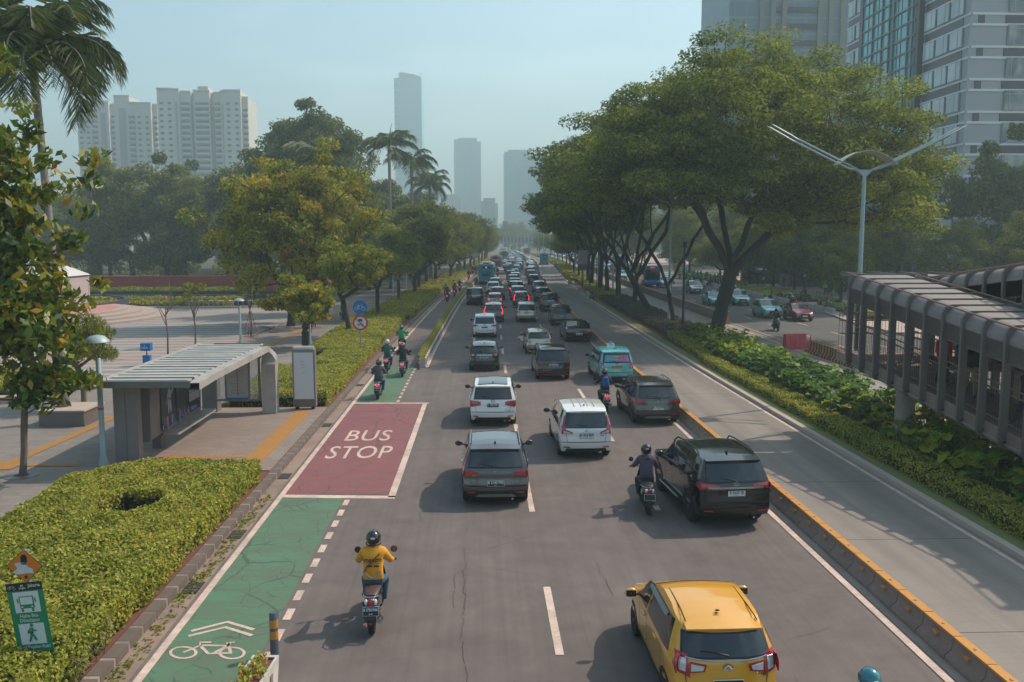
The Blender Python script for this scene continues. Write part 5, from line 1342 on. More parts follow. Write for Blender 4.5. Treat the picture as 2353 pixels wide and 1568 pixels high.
for z, h in ((.52, .09), (2.30, .14)): mb.box((-9.93, 35.6, z+.15), (1.90, .14, h), STEEL)
for x in (-10.82, -10.42, -9.47, -9.06): mb.box((x, 35.6, 1.50), (.07, .12, 1.72), STEEL)
mb.box((-9.93, 35.75, 2.72), (1.9, .1, .55), STEELD); mb.obj('end_frame', t)
for x, w in ((-10.62, .33), (-9.265, .33)):
    mb = MB(); mb.box((x, 35.6, 1.52), (w, .02, 1.68), SGL); mb.obj('glass_pane', t)
mb = MB(); mb.box((-9.945, 35.54, 1.52), (.86, .05, 1.68), CREAM); mb.box((-9.945, 35.51, 2.27), (.86, .012, .14), SBLUE); mb.box((-9.945, 35.51, .73), (.86, .012, .09), SBLUE)
rng = np.random.default_rng(5)
pk = plain('map_line', '96646a', .6); x_, z_ = -9.93, 2.1
mb.box((-9.93, 35.508, 1.45), (.02, .01, 1.2), pk)
for k in range(9):
    zz = .95+k*.135; w = rng.uniform(.2, .6); mb.box((-9.93+rng.uniform(-.1, .1), 35.507, zz), (w, .008, .012), pk)
mb.obj('route_map', t)
# advert wall (own body, posters) and bench
mb = MB(); sec = [(-11.16, .62), (-11.12, .50), (-10.90, .50), (-10.84, .60), (-10.80, 2.30), (-10.84, 2.42), (-11.10, 2.42), (-11.16, 2.30)]
mb.plate([(x, 28.45, z+.1) for x, z in sec], (0, 1, 0), 5.2, STEEL); mb.box((-11.0, 29.6, .30), (.30, .40, .55), STEELD); mb.box((-11.0, 32.9, .30), (.30, .40, .55), STEELD); mb.obj('advert_wall', t)
pa = {n: plain('poster_'+n, c, .35, var=.15, scale=3, coat=.3) for n, c in (('navy', '1d2338'), ('blue', '2b6f9a'), ('pale', '8f8a92'), ('pink', '8a3468'))}
def poster(ya, yb, base):
    mb = MB(); mb.grid(np.array([[(-10.785, y, z) for y in (ya, yb)] for z in (.80, 2.42)]), base, False, False); return mb
px = lambda z: -10.778
mb = poster(29.35, 30.75, pa['navy'])    # a figure in a pale space suit floating over a toy skyline
suit = plain('suit_white', '9aa0a8', .5, var=.2, scale=9)
def onp(mb, c, r, m, seg=12, lean=0.0):
    mb.add([(px(c[1])+.002, c[0]+r[0]*math.cos(a)*math.cos(lean)-r[1]*math.sin(a)*math.sin(lean), c[1]+r[1]*math.sin(a)*math.cos(lean)+r[0]*math.cos(a)*math.sin(lean)) for a in np.linspace(0, 2*math.pi, seg, endpoint=False)], [tuple(range(seg))], m)
for c, r, l in (((30.2, 2.17), (.11, .11), 0), ((30.15, 1.88), (.16, .22), .1), ((30.05, 1.52), (.08, .30), -.1), ((30.22, 1.50), (.07, .28), .1), ((30.42, 1.98), (.05, .20), -.9), ((29.92, 1.75), (.05, .22), -.3)): onp(mb, c, r, suit, 12, l)
for k in range(9): mb.box((px(.9)+.003, 29.45+k*.145, .86+.05*(k*7 % 4)), (.006, .10, .14+.11*(k*5 % 4)), [pa['pale'], pa['blue'], pa['pink']][k % 3])
mb.obj('poster', t)
mb = poster(30.82, 32.1, pa['navy'])
for k in range(12): mb.box((px(.9)+.003, 30.92+k*.10, .86+.04*(k*5 % 4)), (.006, .07, .10+.09*(k*7 % 5)), [pa['pink'], pa['blue'], pa['pale']][k % 3])
mb.box((px(2.2)+.003, 31.45, 2.22), (.006, .75, .035), INKW); mb.obj('poster', t)
mb = poster(32.17, 33.35, pa['pale'])
for k in range(7): mb.box((px(1.9)+.003, 32.75, 1.55+k*.11), (.006, .9-.1*(k % 3), .018), pa['pink'] if k % 2 else pa['navy'])
mb.box((px(1)+.003, 32.76, 1.02), (.006, 1.16, .40), pa['navy']); mb.box((px(1)+.004, 32.6, .95), (.006, .7, .14), pa['blue']); mb.obj('poster', t)
mb = MB(); mb.box((-10.52, 31.5, .66), (.50, 4.3, .05), STEELL); mb.tube([(-10.28, 29.4, .63), (-10.28, 33.6, .63)], .035, STEELL, 8)
for y in (29.8, 31.5, 33.2): mb.box((-10.66, y, .60), (.34, .06, .10), STEELD)
mb.obj('bench', t)

t = thing('information_pillar', 'tall grey upright board with blank pale panel beside the bus shelter', 'information board', (-7.35, 36.25, .15))
mb = MB(); mb.prism([(-.47, -.16), (.47, -.16), (.47, .16), (-.47, .16)], .12, 2.52, STEEL)
for z, w in ((2.52, .47), (2.58, .44), (2.62, .36)): pass
mb.tube([(-.41, 0, 2.50), (.41, 0, 2.50)], .16, STEELL, 12); mb.obj('frame', t)
mb = MB(); mb.box((0, -.172, 1.42), (.80, .02, 1.95), SIGNW); mb.obj('panel', t)
mb = MB(); mb.box((0, -.17, .28), (.86, .02, .26), STEELD)
for x in (-.33, .33): mb.box((x, 0, .06), (.12, .24, .12), PLAS)
mb.obj('foot', t)
mb = MB()
for k, (x, z, w) in enumerate([(-.05, 2.02, .16), (-.04, 1.90, .15), (-.02, 1.79, .14), (0, 1.56, .10)]): mb.box((x, -.185, z), (w, .006, .014), plain('faded_print', '7d8284', .6))
mb.obj('printed_lines', t)

# signs
def rsign(mb, c, r, mat, y, n=28): mb.lathe([(r, 0), (r, .006)], (c[0], y, c[1]), mat, n, 'y')
t = thing('cycle_lane_sign', 'blue round bicycle sign above a red ringed no vehicles sign on one pole', 'road sign', (-7.2, 52.4, .12))
mb = MB(); mb.tube([(0, 0, 0), (0, 0, 3.1)], .045, GALV, 10); mb.obj('pole', t)
mb = MB(); rsign(mb, (0, 3.05), .43, SBLUE, -.08); rsign(mb, (0, 3.05), .41, SBLUE, -.086)
def bike(mb, cx, cz, s, y, mat):
    for dx in (-.24, .24): mb.tube([(cx+s*(dx+.13*math.cos(a)), y, cz+s*(-.08+.13*math.sin(a))) for a in np.linspace(0, 2*math.pi, 17)], .014*s, mat, 4, False)
    for p in ([(-.24, -.08), (-.10, .12), (.13, .12), (.0, -.09), (-.10, .12)], [(.24, -.08), (.13, .12), (.10, .20), (.17, .20)], [(-.24, -.08), (0, -.09)], [(-.10, .12), (-.12, .18), (-.17, .18)]):
        mb.tube([(cx+s*a, y, cz+s*b) for a, b in p], .016*s, mat, 4)
bike(mb, 0, 3.05, .82, -.10, SIGNW); mb.obj('bicycle_plate', t)
mb = MB(); rsign(mb, (0, 2.12), .46, SRED, -.08); rsign(mb, (0, 2.12), .355, SIGNW, -.087)
mb.box((0, -.10, 2.27), (.26, .01, .07), SIGNB); mb.box((0, -.10, 2.33), (.17, .01, .06), SIGNB)
for x in (-.08, .08): mb.lathe([(.035, 0), (.035, .01)], (x, -.105, 2.22), SIGNB, 10, 'y')
for x in (-.11, .11): mb.tube([(x+.05*math.cos(a), -.10, 1.99+.05*math.sin(a)) for a in np.linspace(0, 6.283, 12)], .012, SIGNB, 4, False)
mb.tube([(-.11, -.10, 1.99), (-.02, -.10, 2.06), (.08, -.10, 2.07), (.11, -.10, 1.99)], .016, SIGNB, 4)
mb.plate([(x, -.115, z) for x, z in ((-.28, 2.35), (-.23, 2.40), (.28, 1.89), (.23, 1.84))], (0, 1, 0), .008, SRED); mb.obj('prohibition_plate', t)

t = thing('bus_stop_sign', 'green bus and walking sign under an orange diamond sign in the near hedge', 'road sign', (-7.15, 13.5, .1), R(-6))
mb = MB(); mb.tube([(0, 0, -.1), (-.02, 0, 2.25)], .045, GALV, 12); mb.obj('pole', t)
mb = MB(); s = .30; c = (-.02, 2.0)
mb.plate([(c[0]+dx*s, -.055, c[1]+dz*s*.92) for dx, dz in ((0, 1), (-1, -.02), (.05, -1), (1, .05))], (0, 1, 0), .006, SIGNB)
mb.plate([(c[0]+dx*s*.95, -.060, c[1]+dz*s*.88) for dx, dz in ((0, 1), (-1, -.02), (.05, -1), (1, .05))], (0, 1, 0), .004, ORANGE)
mb.box((c[0], -.066, c[1]+.09), (.10, .004, .12), SIGNB); mb.lathe([(.05, 0), (.05, .004)], (c[0], -.068, c[1]+.145), SIGNB, 14, 'y'); mb.lathe([(.028, 0), (.028, .004)], (c[0]+.02, -.068, c[1]-.17), SIGNB, 12, 'y')
paint = plain('white_overpaint', 'b9bdc0', .6, var=.1, scale=20)
mb.plate([(c[0]+x, -.068, c[1]+z) for x, z in ((-.16, .04), (-.06, .07), (.06, .07), (.05, .0), (.14, -.03), (.15, -.10), (.02, -.11), (-.12, -.135), (-.19, -.10), (-.11, -.03))], (0, 1, 0), .004, paint); mb.obj('diamond_plate', t)
mb = MB(); g = Quaternion((0, 1, 0), R(-7)); C_ = Vector((.02, -.06, 1.12)); W2, H2 = .30, .62
def lp(x, z, y=0.0): q = g @ Vector((x, 0, z)); return (C_.x+q.x, C_.y-y, C_.z+q.z)
def lbox(x, z, w, h, m, y): mb.plate([lp(x-w/2, z-h/2, y), lp(x+w/2, z-h/2, y), lp(x+w/2, z+h/2, y), lp(x-w/2, z+h/2, y)], (0, 1, 0), .003, m)
lbox(0, 0, .60, 1.24, GREENS, 0); lbox(0, .555, .60, .13, SIGNB, .004)
EX = tuple(g @ Vector((1, 0, 0))); EZ = tuple(g @ Vector((0, 0, 1)))
lbox(0, .30, .42, .34, SIGNW, .004); lbox(0, -.225, .42, .34, SIGNW, .004)
lbox(0, .30, .24, .20, GREENS, .008); lbox(0, .325, .20, .12, SIGNW, .012); lbox(-.085, .175, .035, .06, GREENS, .008); lbox(.085, .175, .035, .06, GREENS, .008)
for x in (-.145, .145): lbox(x, .33, .02, .07, GREENS, .008)
for x in (-.085, .085): lbox(x, .225, .03, .022, SIGNW, .012)
def stick(pts, w=.020, y=.012): mb.tube([lp(x, z, y) for x, z in pts], w, GREENS, 5)
mb.lathe([(.026, 0), (.026, .004)], lp(.01, -.08, .014), GREENS, 12, 'y'); stick([(.0, -.12), (-.01, -.21)], .028); stick([(-.01, -.21), (-.03, -.28), (-.06, -.34)], .016); stick([(-.01, -.21), (.03, -.27), (.05, -.33)], .016); stick([(0, -.13), (-.06, -.17), (-.065, -.21)], .011); stick([(0, -.13), (.04, -.17), (.075, -.17)], .011)
for w, x, z, s_ in (('Halte Bus', 0, .075, .078), ('Dihadapan', 0, .002, .078), ('Beri Pejalan Kaki', 0, -.44, .078), ('.Prioritas.', 0, -.515, .078), ('Jakarta', .17, .565, .075), ('Jak\nLingko', -.03, .555, .042)):
    if s_: lettering(mb, w, s_, lp(x, z, .008), EX, EZ, SIGNW, bold=.0012)
bk = MB(); bike(mb, *((lp(-.2, .555)[0]), (lp(-.2, .555)[2])), .17, -.073, SIGNW)
mb.obj('green_plate', t, sharp=None)
# pavement lamps with dish heads
def dish_lamp(x, y, h, label, band=False, head=True):
    t = thing('pavement_lamp', label, 'street lamp', (x, y, .13), group='dish lamps along the left pavement')
    mb = MB(); mb.lathe([(.15, 0), (.15, .10), (.10, .30), (.095, .34), (.085, .36), (.075, h*.84), (.06, h*.84+.02)], (0, 0, 0), LAMPP, 14)
    if band: mb.lathe([(.092, 1.80), (.092, 1.86)], (0, 0, 0), SRED, 14)
    mb.obj('post', t)
    mb = MB()
    for g in (1, -1): mb.tube([(0, 0, h*.83), (g*.04, 0, h*.86), (g*.15, 0, h*.91), (g*.17, 0, h*.975)], .025, STEELD, 7)
    mb.obj('bracket', t)
    mb = MB(); mb.lathe([(.30, h*.965), (.36, h*.97), (.33, h*.985), (.22, h+.05), (.08, h+.085), (.0, h+.09)], (0, 0, 0), LAMPP, 22); mb.obj('dish', t); return t
dish_lamp(-11.86, 27.21, 4.05, 'nearest dish topped lamp with a red band, at the corner of the bus shelter', True)
dish_lamp(-16.28, 59.35, 3.05, 'dish topped lamp on the striped plaza behind the bus shelter roof')
dish_lamp(-11.18, 57.19, 4.0, 'dish topped lamp half hidden by the small round tree beyond the shelter')
dish_lamp(-10.2, 102.5, 4.0, 'slim lamp post in the left hedge near the fifth kerb tree')
dish_lamp(-9.62, 113.8, 4.0, 'slim lamp post in the left hedge beyond the fifth kerb tree')
# tall double arm street lamps in the median
def double_lamp(x, y, h, label, tilt=0.0):
    t = thing('street_lamp', label, 'street lamp', (x, y, .1), group='double arm street lamps along the median')
    mb = MB(); mb.lathe([(.16, 0), (.16, .25), (.115, .3), (.085, h-.5), (.075, h-.25)], (0, 0, 0), LAMPP, 14); mb.obj('pole', t)
    mb = MB(); mb.plate([(-.42, -.05, h+.12), (-.20, -.05, h+.02), (0, -.05, h+.03), (.20, -.05, h+.02), (.42, -.05, h+.12), (.20, -.05, h-.16), (0, -.05, h-.32), (-.20, -.05, h-.16)], (0, 1, 0), .1, LAMPP); mb.obj('yoke', t)
    for g in (1, -1):
        mb = MB()
        for dy in (-.30, .30):
            pts = [(g*.30, 0, h-.02), (g*.62, dy, h+.10), (g*1.0, dy, h+.28), (g*3.3, dy, h+1.38)]
            mb.tube(pts, .045, LAMPP, 8)
        mb.obj('arm', t)
        for dy in (-.30, .30):
            mb = MB(); mb.box((g*3.35, dy, h+1.37), (.5, .13, .06), STEELD, tilt=Quaternion((0, 1, 0), -g*.5)); mb.tube([(g*3.1, dy, h+1.26), (g*3.45, dy, h+1.46), (g*4.2, dy, h+1.86), (g*4.35, dy, h+1.95)], [.06, .09, .085, .02], LAMPP, 8, flat=.45); mb.obj('lamp_head', t)
    mb = MB(); rows = []
    for a in np.linspace(0, 1, 13):
        X = -1.28+2.56*a; z = h+.22+.60*math.sin(math.pi*a)**.8; rows.append([(X, -.38, z), (X, .38, z), (X, .38, z+.03), (X, -.38, z+.03), (X, -.38, z)])
    mb.grid(np.array(rows), STEELL, True, False); mb.obj('arch', t); return t
dl = double_lamp(17.05, 38.6, 10.15, 'nearest white lamp post with wide twin arms rising behind the ramp footbridge')
for k, (x, y, lb) in enumerate([(15.75, 72.0, 'white twin arm lamp post between the big leaning median trees'), (16.8+cv(117)*.8, 117, 'white twin arm lamp post next to the camera column in the median'), (17.2, 158, 'white twin arm lamp beyond the dark median trees'), (None, 200, 'white twin arm lamp beside the teal bus on the busway'),
    (None, 236, 'twin arm lamp just past the teal busway bus'), (None, 275, 'tiny twin arm lamp in front of the far footbridge, nearest of the row there'), (None, 315, 'tiny twin arm lamp in front of the far footbridge, second of the row'), (None, 355, 'tiny twin arm lamp in front of the far footbridge, third of the row'), (None, 400, 'tiny twin arm lamp in front of the far footbridge, fourth of the row'), (None, 445, 'tiny twin arm lamp right at the far footbridge')]):
    dup(dl, ((x if x else 12.7+cv(y)), y, .1), slope(y), lb)
# thin dark pole and box column in the median
t = thing('dark_pole', 'thin dark post standing between the leaning median trees', 'pole', (15.75, 66.9, .1)); mb = MB(); mb.lathe([(.12, 0), (.12, .5), (.09, 2.6), (.10, 2.62), (.07, 6.5)], (0, 0, 0), plain('dark_post', '1f3038', .5, var=.2), 12); mb.obj('post', t); mb = MB(); mb.box((0, -.02, 6.7), (.22, .3, .45), PLAS); mb.obj('lamp_box', t)
t = thing('camera_column', 'grey lattice column with a hanging box among the median trees', 'column', (17.0, 124, .1)); mb = MB(); mb.box((0, 0, 4), (.5, .5, 8), CONC); mb.obj('column', t); mb = MB()
for s_ in (-.5, .5):
    mb.tube([(s_-.9, 0, 0), (s_-.9, 0, 8.5)], .04, PLAS, 6)
for k in range(16): mb.tube([(-1.4, 0, .5*k+.2), (-.4, 0, .5*k+.45)], .025, PLAS, 4)
mb.obj('ladder', t); mb = MB(); mb.box((-2.4, 0, 4.6), (1.3, .9, 2.0), STEELL); mb.box((-2.4, 0, 3.2), (.9, .7, .9), STEELD, taper=1.3); mb.tube([(-2.4, 0, 2.8), (-2.4, 0, 0)], .12, STEELD, 8); mb.obj('hanging_box', t)

# concrete barriers
def barrier_proto():
    t = thing('concrete_barrier', 'x', 'barrier'); mb = MB()
    sec = [(-.28, 0), (-.28, .16), (-.14, .34), (-.09, .74), (.09, .74), (.14, .34), (.28, .16), (.28, 0)]
    mb.plate([(x, -.49, z) for x, z in sec], (0, 1, 0), .98, CONCD); mb.obj('base', t)
    mb = MB(); mb.plate([(x, -.49, z) for x, z in ((-.11, .735), (-.11, .81), (.11, .81), (.11, .735))], (0, 1, 0), .98, YEL); mb.lathe([(.035, .81), (.03, .83)], (0, 0, 0), RUST, 8); mb.obj('cap', t)
    mb = MB(); mb.box((-.15, 0, .52), (.07, .14, .09), YEL); mb.obj('reflector', t); return t
bp = barrier_proto(); first = True; k = 0
for y in np.arange(10.5, 127, 1.0):
    lb = 'concrete block with yellow top in the barrier beside the busway'
    o = bp if first else dup(bp); first = False; o['label'] = lb; o['group'] = 'yellow topped blocks of the busway barrier'
    o.location = (8.2+cv(y), y, 0); o.rotation_euler = (0, 0, slope(y)); o.scale = (.82, 1, .52)
bp2 = MB(); sec = [(-.28, 0), (-.28, .16), (-.14, .34), (-.09, .80), (.09, .80), (.14, .34), (.28, .16), (.28, 0)]; bp2.plate([(x, -1.95, z) for x, z in sec], (0, 1, 0), 3.9, CONCD)
b2 = bp2.obj('concrete_barrier'); tag(b2, 'long grey concrete block in the far stretch of barrier beside the busway', 'barrier', 'grey blocks of the far busway barrier'); first = True
for y in np.arange(142, 460, 4.0):
    o = b2 if first else dup(b2); first = False; o.location = (8.15+cv(y), y, 0); o.rotation_euler = (0, 0, slope(y)); o.scale = (1, 1, .75)
t = thing('traffic_barrier_red', 'red plastic water barrier closing the gap in the barrier beside the busway', 'barrier', (8.0+cv(139), 139.4, 0)); mb = MB(); mb.box((0, 0, .5), (.5, 1.2, 1.0), plain('red_plastic', 'b03038', .4, var=.1), taper=.5); mb.obj('shell', t)
# opposite busway barrier: plain, then striped noses round the gap
def stripemat():
    k = NT('barrier_stripes'); x, y, z = k.xyz(k.co()); w = k.math('ADD', y, k.math('MULTIPLY', k.math('SINE', k.math('MULTIPLY', z, 4)), .09))
    j = k.math('FRACT', k.math('DIVIDE', w, .46)); c = k.mix(k.math('GREATER_THAN', j, .5), srgb('b5722e'), srgb('26282c')); k.color(c); k.set(rough=.6); return k.m
STRP = stripemat()
def oblock(L, mat, cap=True, lean=False):
    mb = MB(); mb.plate([(x, -L/2, z) for x, z in [(-.24, 0), (-.24, .14), (-.12, .32), (-.08, .78), (.08, .78), (.12, .32), (.24, .14), (.24, 0)]], (0, 1, 0), L-.02, mat)
    return mb
pr = thing('concrete_barrier', 'grey concrete block with yellow top in the barrier of the opposite busway', 'barrier', group='grey blocks of the opposite busway barrier')
oblock(2.0, CONCD).obj('base', pr); mb = MB(); mb.box((0, 0, .80), (.19, 1.98, .05), YEL); mb.obj('cap', pr); first = True
for y in list(np.arange(30.0, 43.0, 2.0))+list(np.arange(78, 300, 2.0)):
    o = pr if first else dup(pr); first = False; o.location = (21.1+cv(y)*.95, y, 0); o.rotation_euler = (0, 0, slope(y))
for y0_, y1_, lb in ((44.1, 54.4, 'orange and black striped barrier block behind the red cone'), (73.4, 77.0, 'orange and black striped barrier nose just left of the big tree trunk')):
    first = None
    n_ = int(round((y1_-y0_)/1.7))
    for i in range(n_):
        y = y0_+1.7*(i+.5)
        if first is None: first = oblock(1.7, STRP).obj('striped_barrier'); tag(first, lb, 'barrier', 'striped blocks '+('near the red cone' if y0_ < 60 else 'at the far side of the gap')); o = first
        else: o = dup(first)
        o.location = (21.1, y, 0)
t = thing('water_barrier', 'red plastic water filled barrier beside the red cone', 'barrier', (20.75, 56.4, 0), R(12)); mb = MB()
rows = [[(x, y*(1-.35*z), z) for x, y in ((-.75, -.25), (.75, -.25), (.75, .25), (-.75, .25), (-.75, -.25))] for z in (0, .1, .35, .5, .85, 1.0)]
mb.grid(np.array(rows), plain('red_plastic', 'b03038', .4, var=.1), False, False); mb.box((0, 0, 1.0), (1.5, .33, .02), plain('red_plastic', 'b03038')); mb.obj('tank', t)
mb = MB()
for x in (-.45, -.1, .25, .55): mb.tube([(x, -.24, .1), (x+.05, -.19, .5), (x, -.17, .95)], .035, plain('red_plastic', 'b03038'), 6)
mb.obj('ribs', t)
t = thing('traffic_cone', 'tall red cone between the water barrier and the striped block', 'traffic cone', (21.35, 55.2, 0)); mb = MB(); mb.lathe([(.20, .04), (.03, 1.05)], (0, 0, 0), plain('cone_red', 'c03a3a', .5), 14); mb.obj('cone', t); mb = MB(); mb.box((0, 0, .025), (.55, .55, .05), RUB); mb.obj('foot', t)
t = thing('traffic_cone', 'small red cone by the parked motorbikes on the far kerb', 'traffic cone', (35.4, 102.6, .1)); mb = MB(); mb.lathe([(.16, .04), (.03, .75)], (0, 0, 0), plain('cone_red', 'c03a3a', .5), 14); mb.obj('cone', t); mb = MB(); mb.box((0, 0, .02), (.4, .4, .04), RUB); mb.obj('foot', t)
# planter boxes between the cycle lane and the traffic
def planter(first_big=False):
    t = thing('planter_box', 'x', 'planter'); mb = MB(); w, L, h = .24, .56, .55
    v = []
    for s_, z in ((1.0, 0), (1.05, .06), (.95, .10), (1.04, h)): v.append([(x*w*s_, y*L*s_, z) for x, y in ((-1, -1), (1, -1), (1, 1), (-1, 1), (-1, -1))])
    mb.grid(np.array(v), WHITEP, False, False)
    mb.grid(np.array([[(x*w*1.04, y*L*1.04, h) for x, y in ((-1, -1), (1, -1), (1, 1), (-1, 1), (-1, -1))], [(x*w*.82, y*L*.92, h) for x, y in ((-1, -1), (1, -1), (1, 1), (-1, 1), (-1, -1))]]), WHITEP, False, False)
    mb.box((0, 0, h-.06), (w*1.6, L*1.8, .04), M['soil'])
    for y in (-.2, .2): mb.box((w*1.02, y, .28), (.03, .10, .30), CONCD)
    mb.obj('box', t)
    rng = np.random.default_rng(8); C = np.c_[rng.uniform(-.15, .15, 14), rng.uniform(-.5, .5, 14), rng.uniform(h+.02, h+.16, 14)]
    v, q, tt = leaves(rng, C, 26, np.full(14, .13), .075, .8, .55, .4); me = np_mesh('plant', v, q, [LF['hedge'], LF['flower']], tt, (rng.random(len(q)) < .06).astype(int)); o = bpy.data.objects.new('plant', me); COL.objects.link(o); par(o, t); return t
pp = planter(); first = True
for y in np.arange(49.6, 171, 1.18):
    o = pp if first else dup(pp); first = False; o.location = (-3.38+cv(y), y, 0); o.rotation_euler = (0, 0, slope(y)+(.01*math.sin(y*7)))
    o['label'] = 'white concrete planter with low green plants in the row beside the cycle lane'; o['group'] = 'planters in a row beside the cycle lane'
o = dup(pp, (-3.52, 12.85, 0), R(-4), 'single white planter at the bottom edge of the photo beside a striped post', scale=(.85, 1.1, 1.0)); del o['group']
def bollard(x, y, lb):
    t = thing('bollard', lb, 'bollard', (x, y, 0), group='orange banded posts at planter ends'); mb = MB(); mb.lathe([(.075, 0), (.072, .78), (.06, .80)], (0, 0, 0), plain('bollard_grey', '4a525a', .5), 14); mb.obj('post', t)
    mb = MB()
    for z in (.18, .42, .62)[1:]: mb.lathe([(.077, z-.09), (.077, z+.05)], (0, 0, 0), YEL, 14)
    mb.obj('band', t)
bollard(-3.60, 14.55, 'orange banded post behind the single planter at the bottom edge'); bollard(-3.45, 48.2, 'orange banded post at the near end of the long planter row')
# ------------------------------------------------------------------ ramp footbridge on the right
DK = plain('deck_red_brown', '7d625c', .85, var=.15, scale=2.5)
def ramp(name, label, posts, width, H, roofrng=None, rail=True, side=1):
    """posts: list of near-face (x, y, z_bottom); width to +x"""
    t = thing(name, label, 'footbridge'); P = posts
    n = len(P)
    for i, (x, y, z) in enumerate(P):
        mb = MB(); r = .30; w = .10
        outl = [(0, .15)]+[(0, H-r)]+[(r-r*math.cos(a), H-r+r*math.sin(a)) for a in np.linspace(.2, math.pi/2, 6)]+[(width-r, H)]+[(width-r+r*math.sin(a), H-r+r*math.cos(a)) for a in np.linspace(.2, math.pi/2, 6)]+[(width, .15)]
        outl = [(.28, -.02), (.08, .03)]+outl+[(width-.08, .03), (width-.28, -.02)]
        rows = []
        for k, (u, v) in enumerate(outl):
            a = outl[max(k-1, 0)]; b = outl[min(k+1, len(outl)-1)]; d = np.array([b[0]-a[0], b[1]-a[1]]); d = d/np.linalg.norm(d); nn = np.array([d[1], -d[0]])*.21
            rows.append([(x+u, y-w/2, z+v), (x+u, y+w/2, z+v), (x+u+nn[0], y+w/2, z+v+nn[1]), (x+u+nn[0], y-w/2, z+v+nn[1]), (x+u, y-w/2, z+v)])
        mb.grid(np.array(rows), STEELD, False, True); mb.obj('portal_frame', t, sharp=50)
    def run(u, v, rad, mat, part, ext=.35):
        mb = MB(); pts = [(x+u, y, z+v) for x, y, z in P]; d = Vector(pts[0])-Vector(pts[1]); pts = [tuple(Vector(pts[0])+d*ext)]+pts; mb.tube(pts, rad, mat, 8); return mb.obj(part, t)
    run(.10, H-.02, .028, RUST, 'roof_pipe'); run(width-.10, H-.02, .028, RUST, 'roof_pipe')
    run(.18, .12, .035, STEEL, 'foot_rail')
    # curved roof sheet between the frames
    for i in range(n-1):
        mb = MB(); a, b = np.array(P[i]), np.array(P[i+1]); rows = []
        for q in (.06, .94):
            o = a+(b-a)*q; rr = .42
            pr_ = [(.08, H-1.0)]+[(.08+rr-rr*math.cos(t_), H-.48+.44*math.sin(t_)) for t_ in np.linspace(0, math.pi/2, 7)]+[(width-.08-rr, H-.04)]+[(width-.08-rr+rr*math.sin(t_), H-.48+.44*math.cos(t_)) for t_ in np.linspace(0, math.pi/2, 7)]+[(width-.08, H-1.0)]
            rows.append([(o[0]+u, o[1], o[2]+v) for u, v in pr_])
        mb.grid(np.array(rows), ROOFM, True, False); mb.grid(np.array(rows)-np.array([0, 0, .03]), STEELD, True, True); mb.obj('roof_sheet', t, sharp=60)
    # deck, edge girders, railings
    mb = MB(); a = [(x+.20, y, z+.42) for x, y, z in P]; b = [(x+width-.2, y, z+.42) for x, y, z in P]
    mb.grid(np.array([a, b]).transpose(1, 0, 2), DK, False, False); mb.grid(np.array([a, b]).transpose(1, 0, 2)-np.array([0, 0, .12]), STEELD, False, True); mb.obj('deck', t)
    for u in (.20, width-.26):
        mb = MB(); rows = [[(x+u, y, z+.02), (x+u+.06, y, z+.02), (x+u+.06, y, z+.48), (x+u, y, z+.48), (x+u, y, z+.02)] for x, y, z in P]; mb.grid(np.array(rows), CONCD, False, False); mb.obj('girder', t)
    for u in (.34, width-.36):
        mb = MB()
        for v in (.62, 1.42, 1.60): mb.tube([(x+u, y, z+v) for x, y, z in P], .024, RUST if v > 1 else STEELD, 6)
        for i in range(n-1):
            a, b = np.array(P[i]), np.array(P[i+1])
            for k in range(9):
                o = a+(b-a)*(k+.5)/9; mb.box((o[0]+u, o[1], o[2]+.96), (.008, .008, .92), PLAS)
            for v in (.75, .9, 1.05, 1.2, 1.35): mb.box(tuple((a+b)/2+np.array([u, 0, v])), (.006, abs(b[1]-a[1]), .006), PLAS, tilt=Quaternion((1, 0, 0), math.atan2(b[2]-a[2], b[1]-a[1])) if False else None)
        mb.obj('railing', t)
    return t
ROOFM = plain('roof_sheet_grey', '837976', .5, .15, var=.10, scale=1.2, dirt=.2)
A = []
for i in range(14):
    y = 31.0-.93*i; A.append((13.30+.085*(31-y), y, 2.62-.125*(31-y)))
ramp('ramp_footbridge', 'grey tubular covered ramp with arched frames descending over the big leafed bed', A, 2.5, 3.36)
Bp = [(16.15, 30.6-1.05*i, 2.55+.12*(1.05*i)) for i in range(12)]
ramp('ramp_footbridge', 'second covered ramp rising behind the nearer ramp at the right edge', Bp, 2.5, 3.36)
t = thing('ramp_landing', 'flat covered landing joining the two ramps at their far end', 'footbridge'); mb = MB()
mb.box((16.2, 32.1, 2.75), (4.9, 1.7, .35), CONCD); mb.obj('deck', t)
for k in range(5):
    mb = MB(); mb.box((13.9+k*1.15, 32.1, 5.93), (.09, 2.0, .10), STEELD); mb.obj('roof_rib', t)
mb = MB(); mb.box((16.2, 32.1, 5.86), (4.8, 1.7, .05), ROOFM); mb.obj('roof_sheet', t)
mb = MB()
for z in (3.6, 4.1, 4.4): mb.tube([(13.9, 33.0, z), (18.6, 33.0, z)], .03, RUST if z > 4 else STEELD, 6)
for k in range(36): mb.box((13.9+k*.13, 33.1, 3.65), (.01, .01, 1.5), PLAS)
mb.obj('railing', t)
for x in (14.6, 18.55):
    mb = MB(); mb.box((x, 33.1, 4.4), (.12, .12, 3.1), STEELD); mb.obj('post', t)
t = None
for i, (x, y, h, lb) in enumerate([(14.55, 28.9, 2.2, 'round concrete column under the near ramp beside the big leaf plants'), (17.2, 27.0, 2.6, 'round concrete column behind, in the shade under the ramps')]):
    mb = MB(); mb.lathe([(.36, 0), (.33, .1), (.31, h-.2), (.42, h), (.42, h+.15)], (0, 0, 0), CONC, 24); o = mb.obj('bridge_column', loc=(x, y, .1)); tag(o, lb, 'column', 'columns under the ramps')
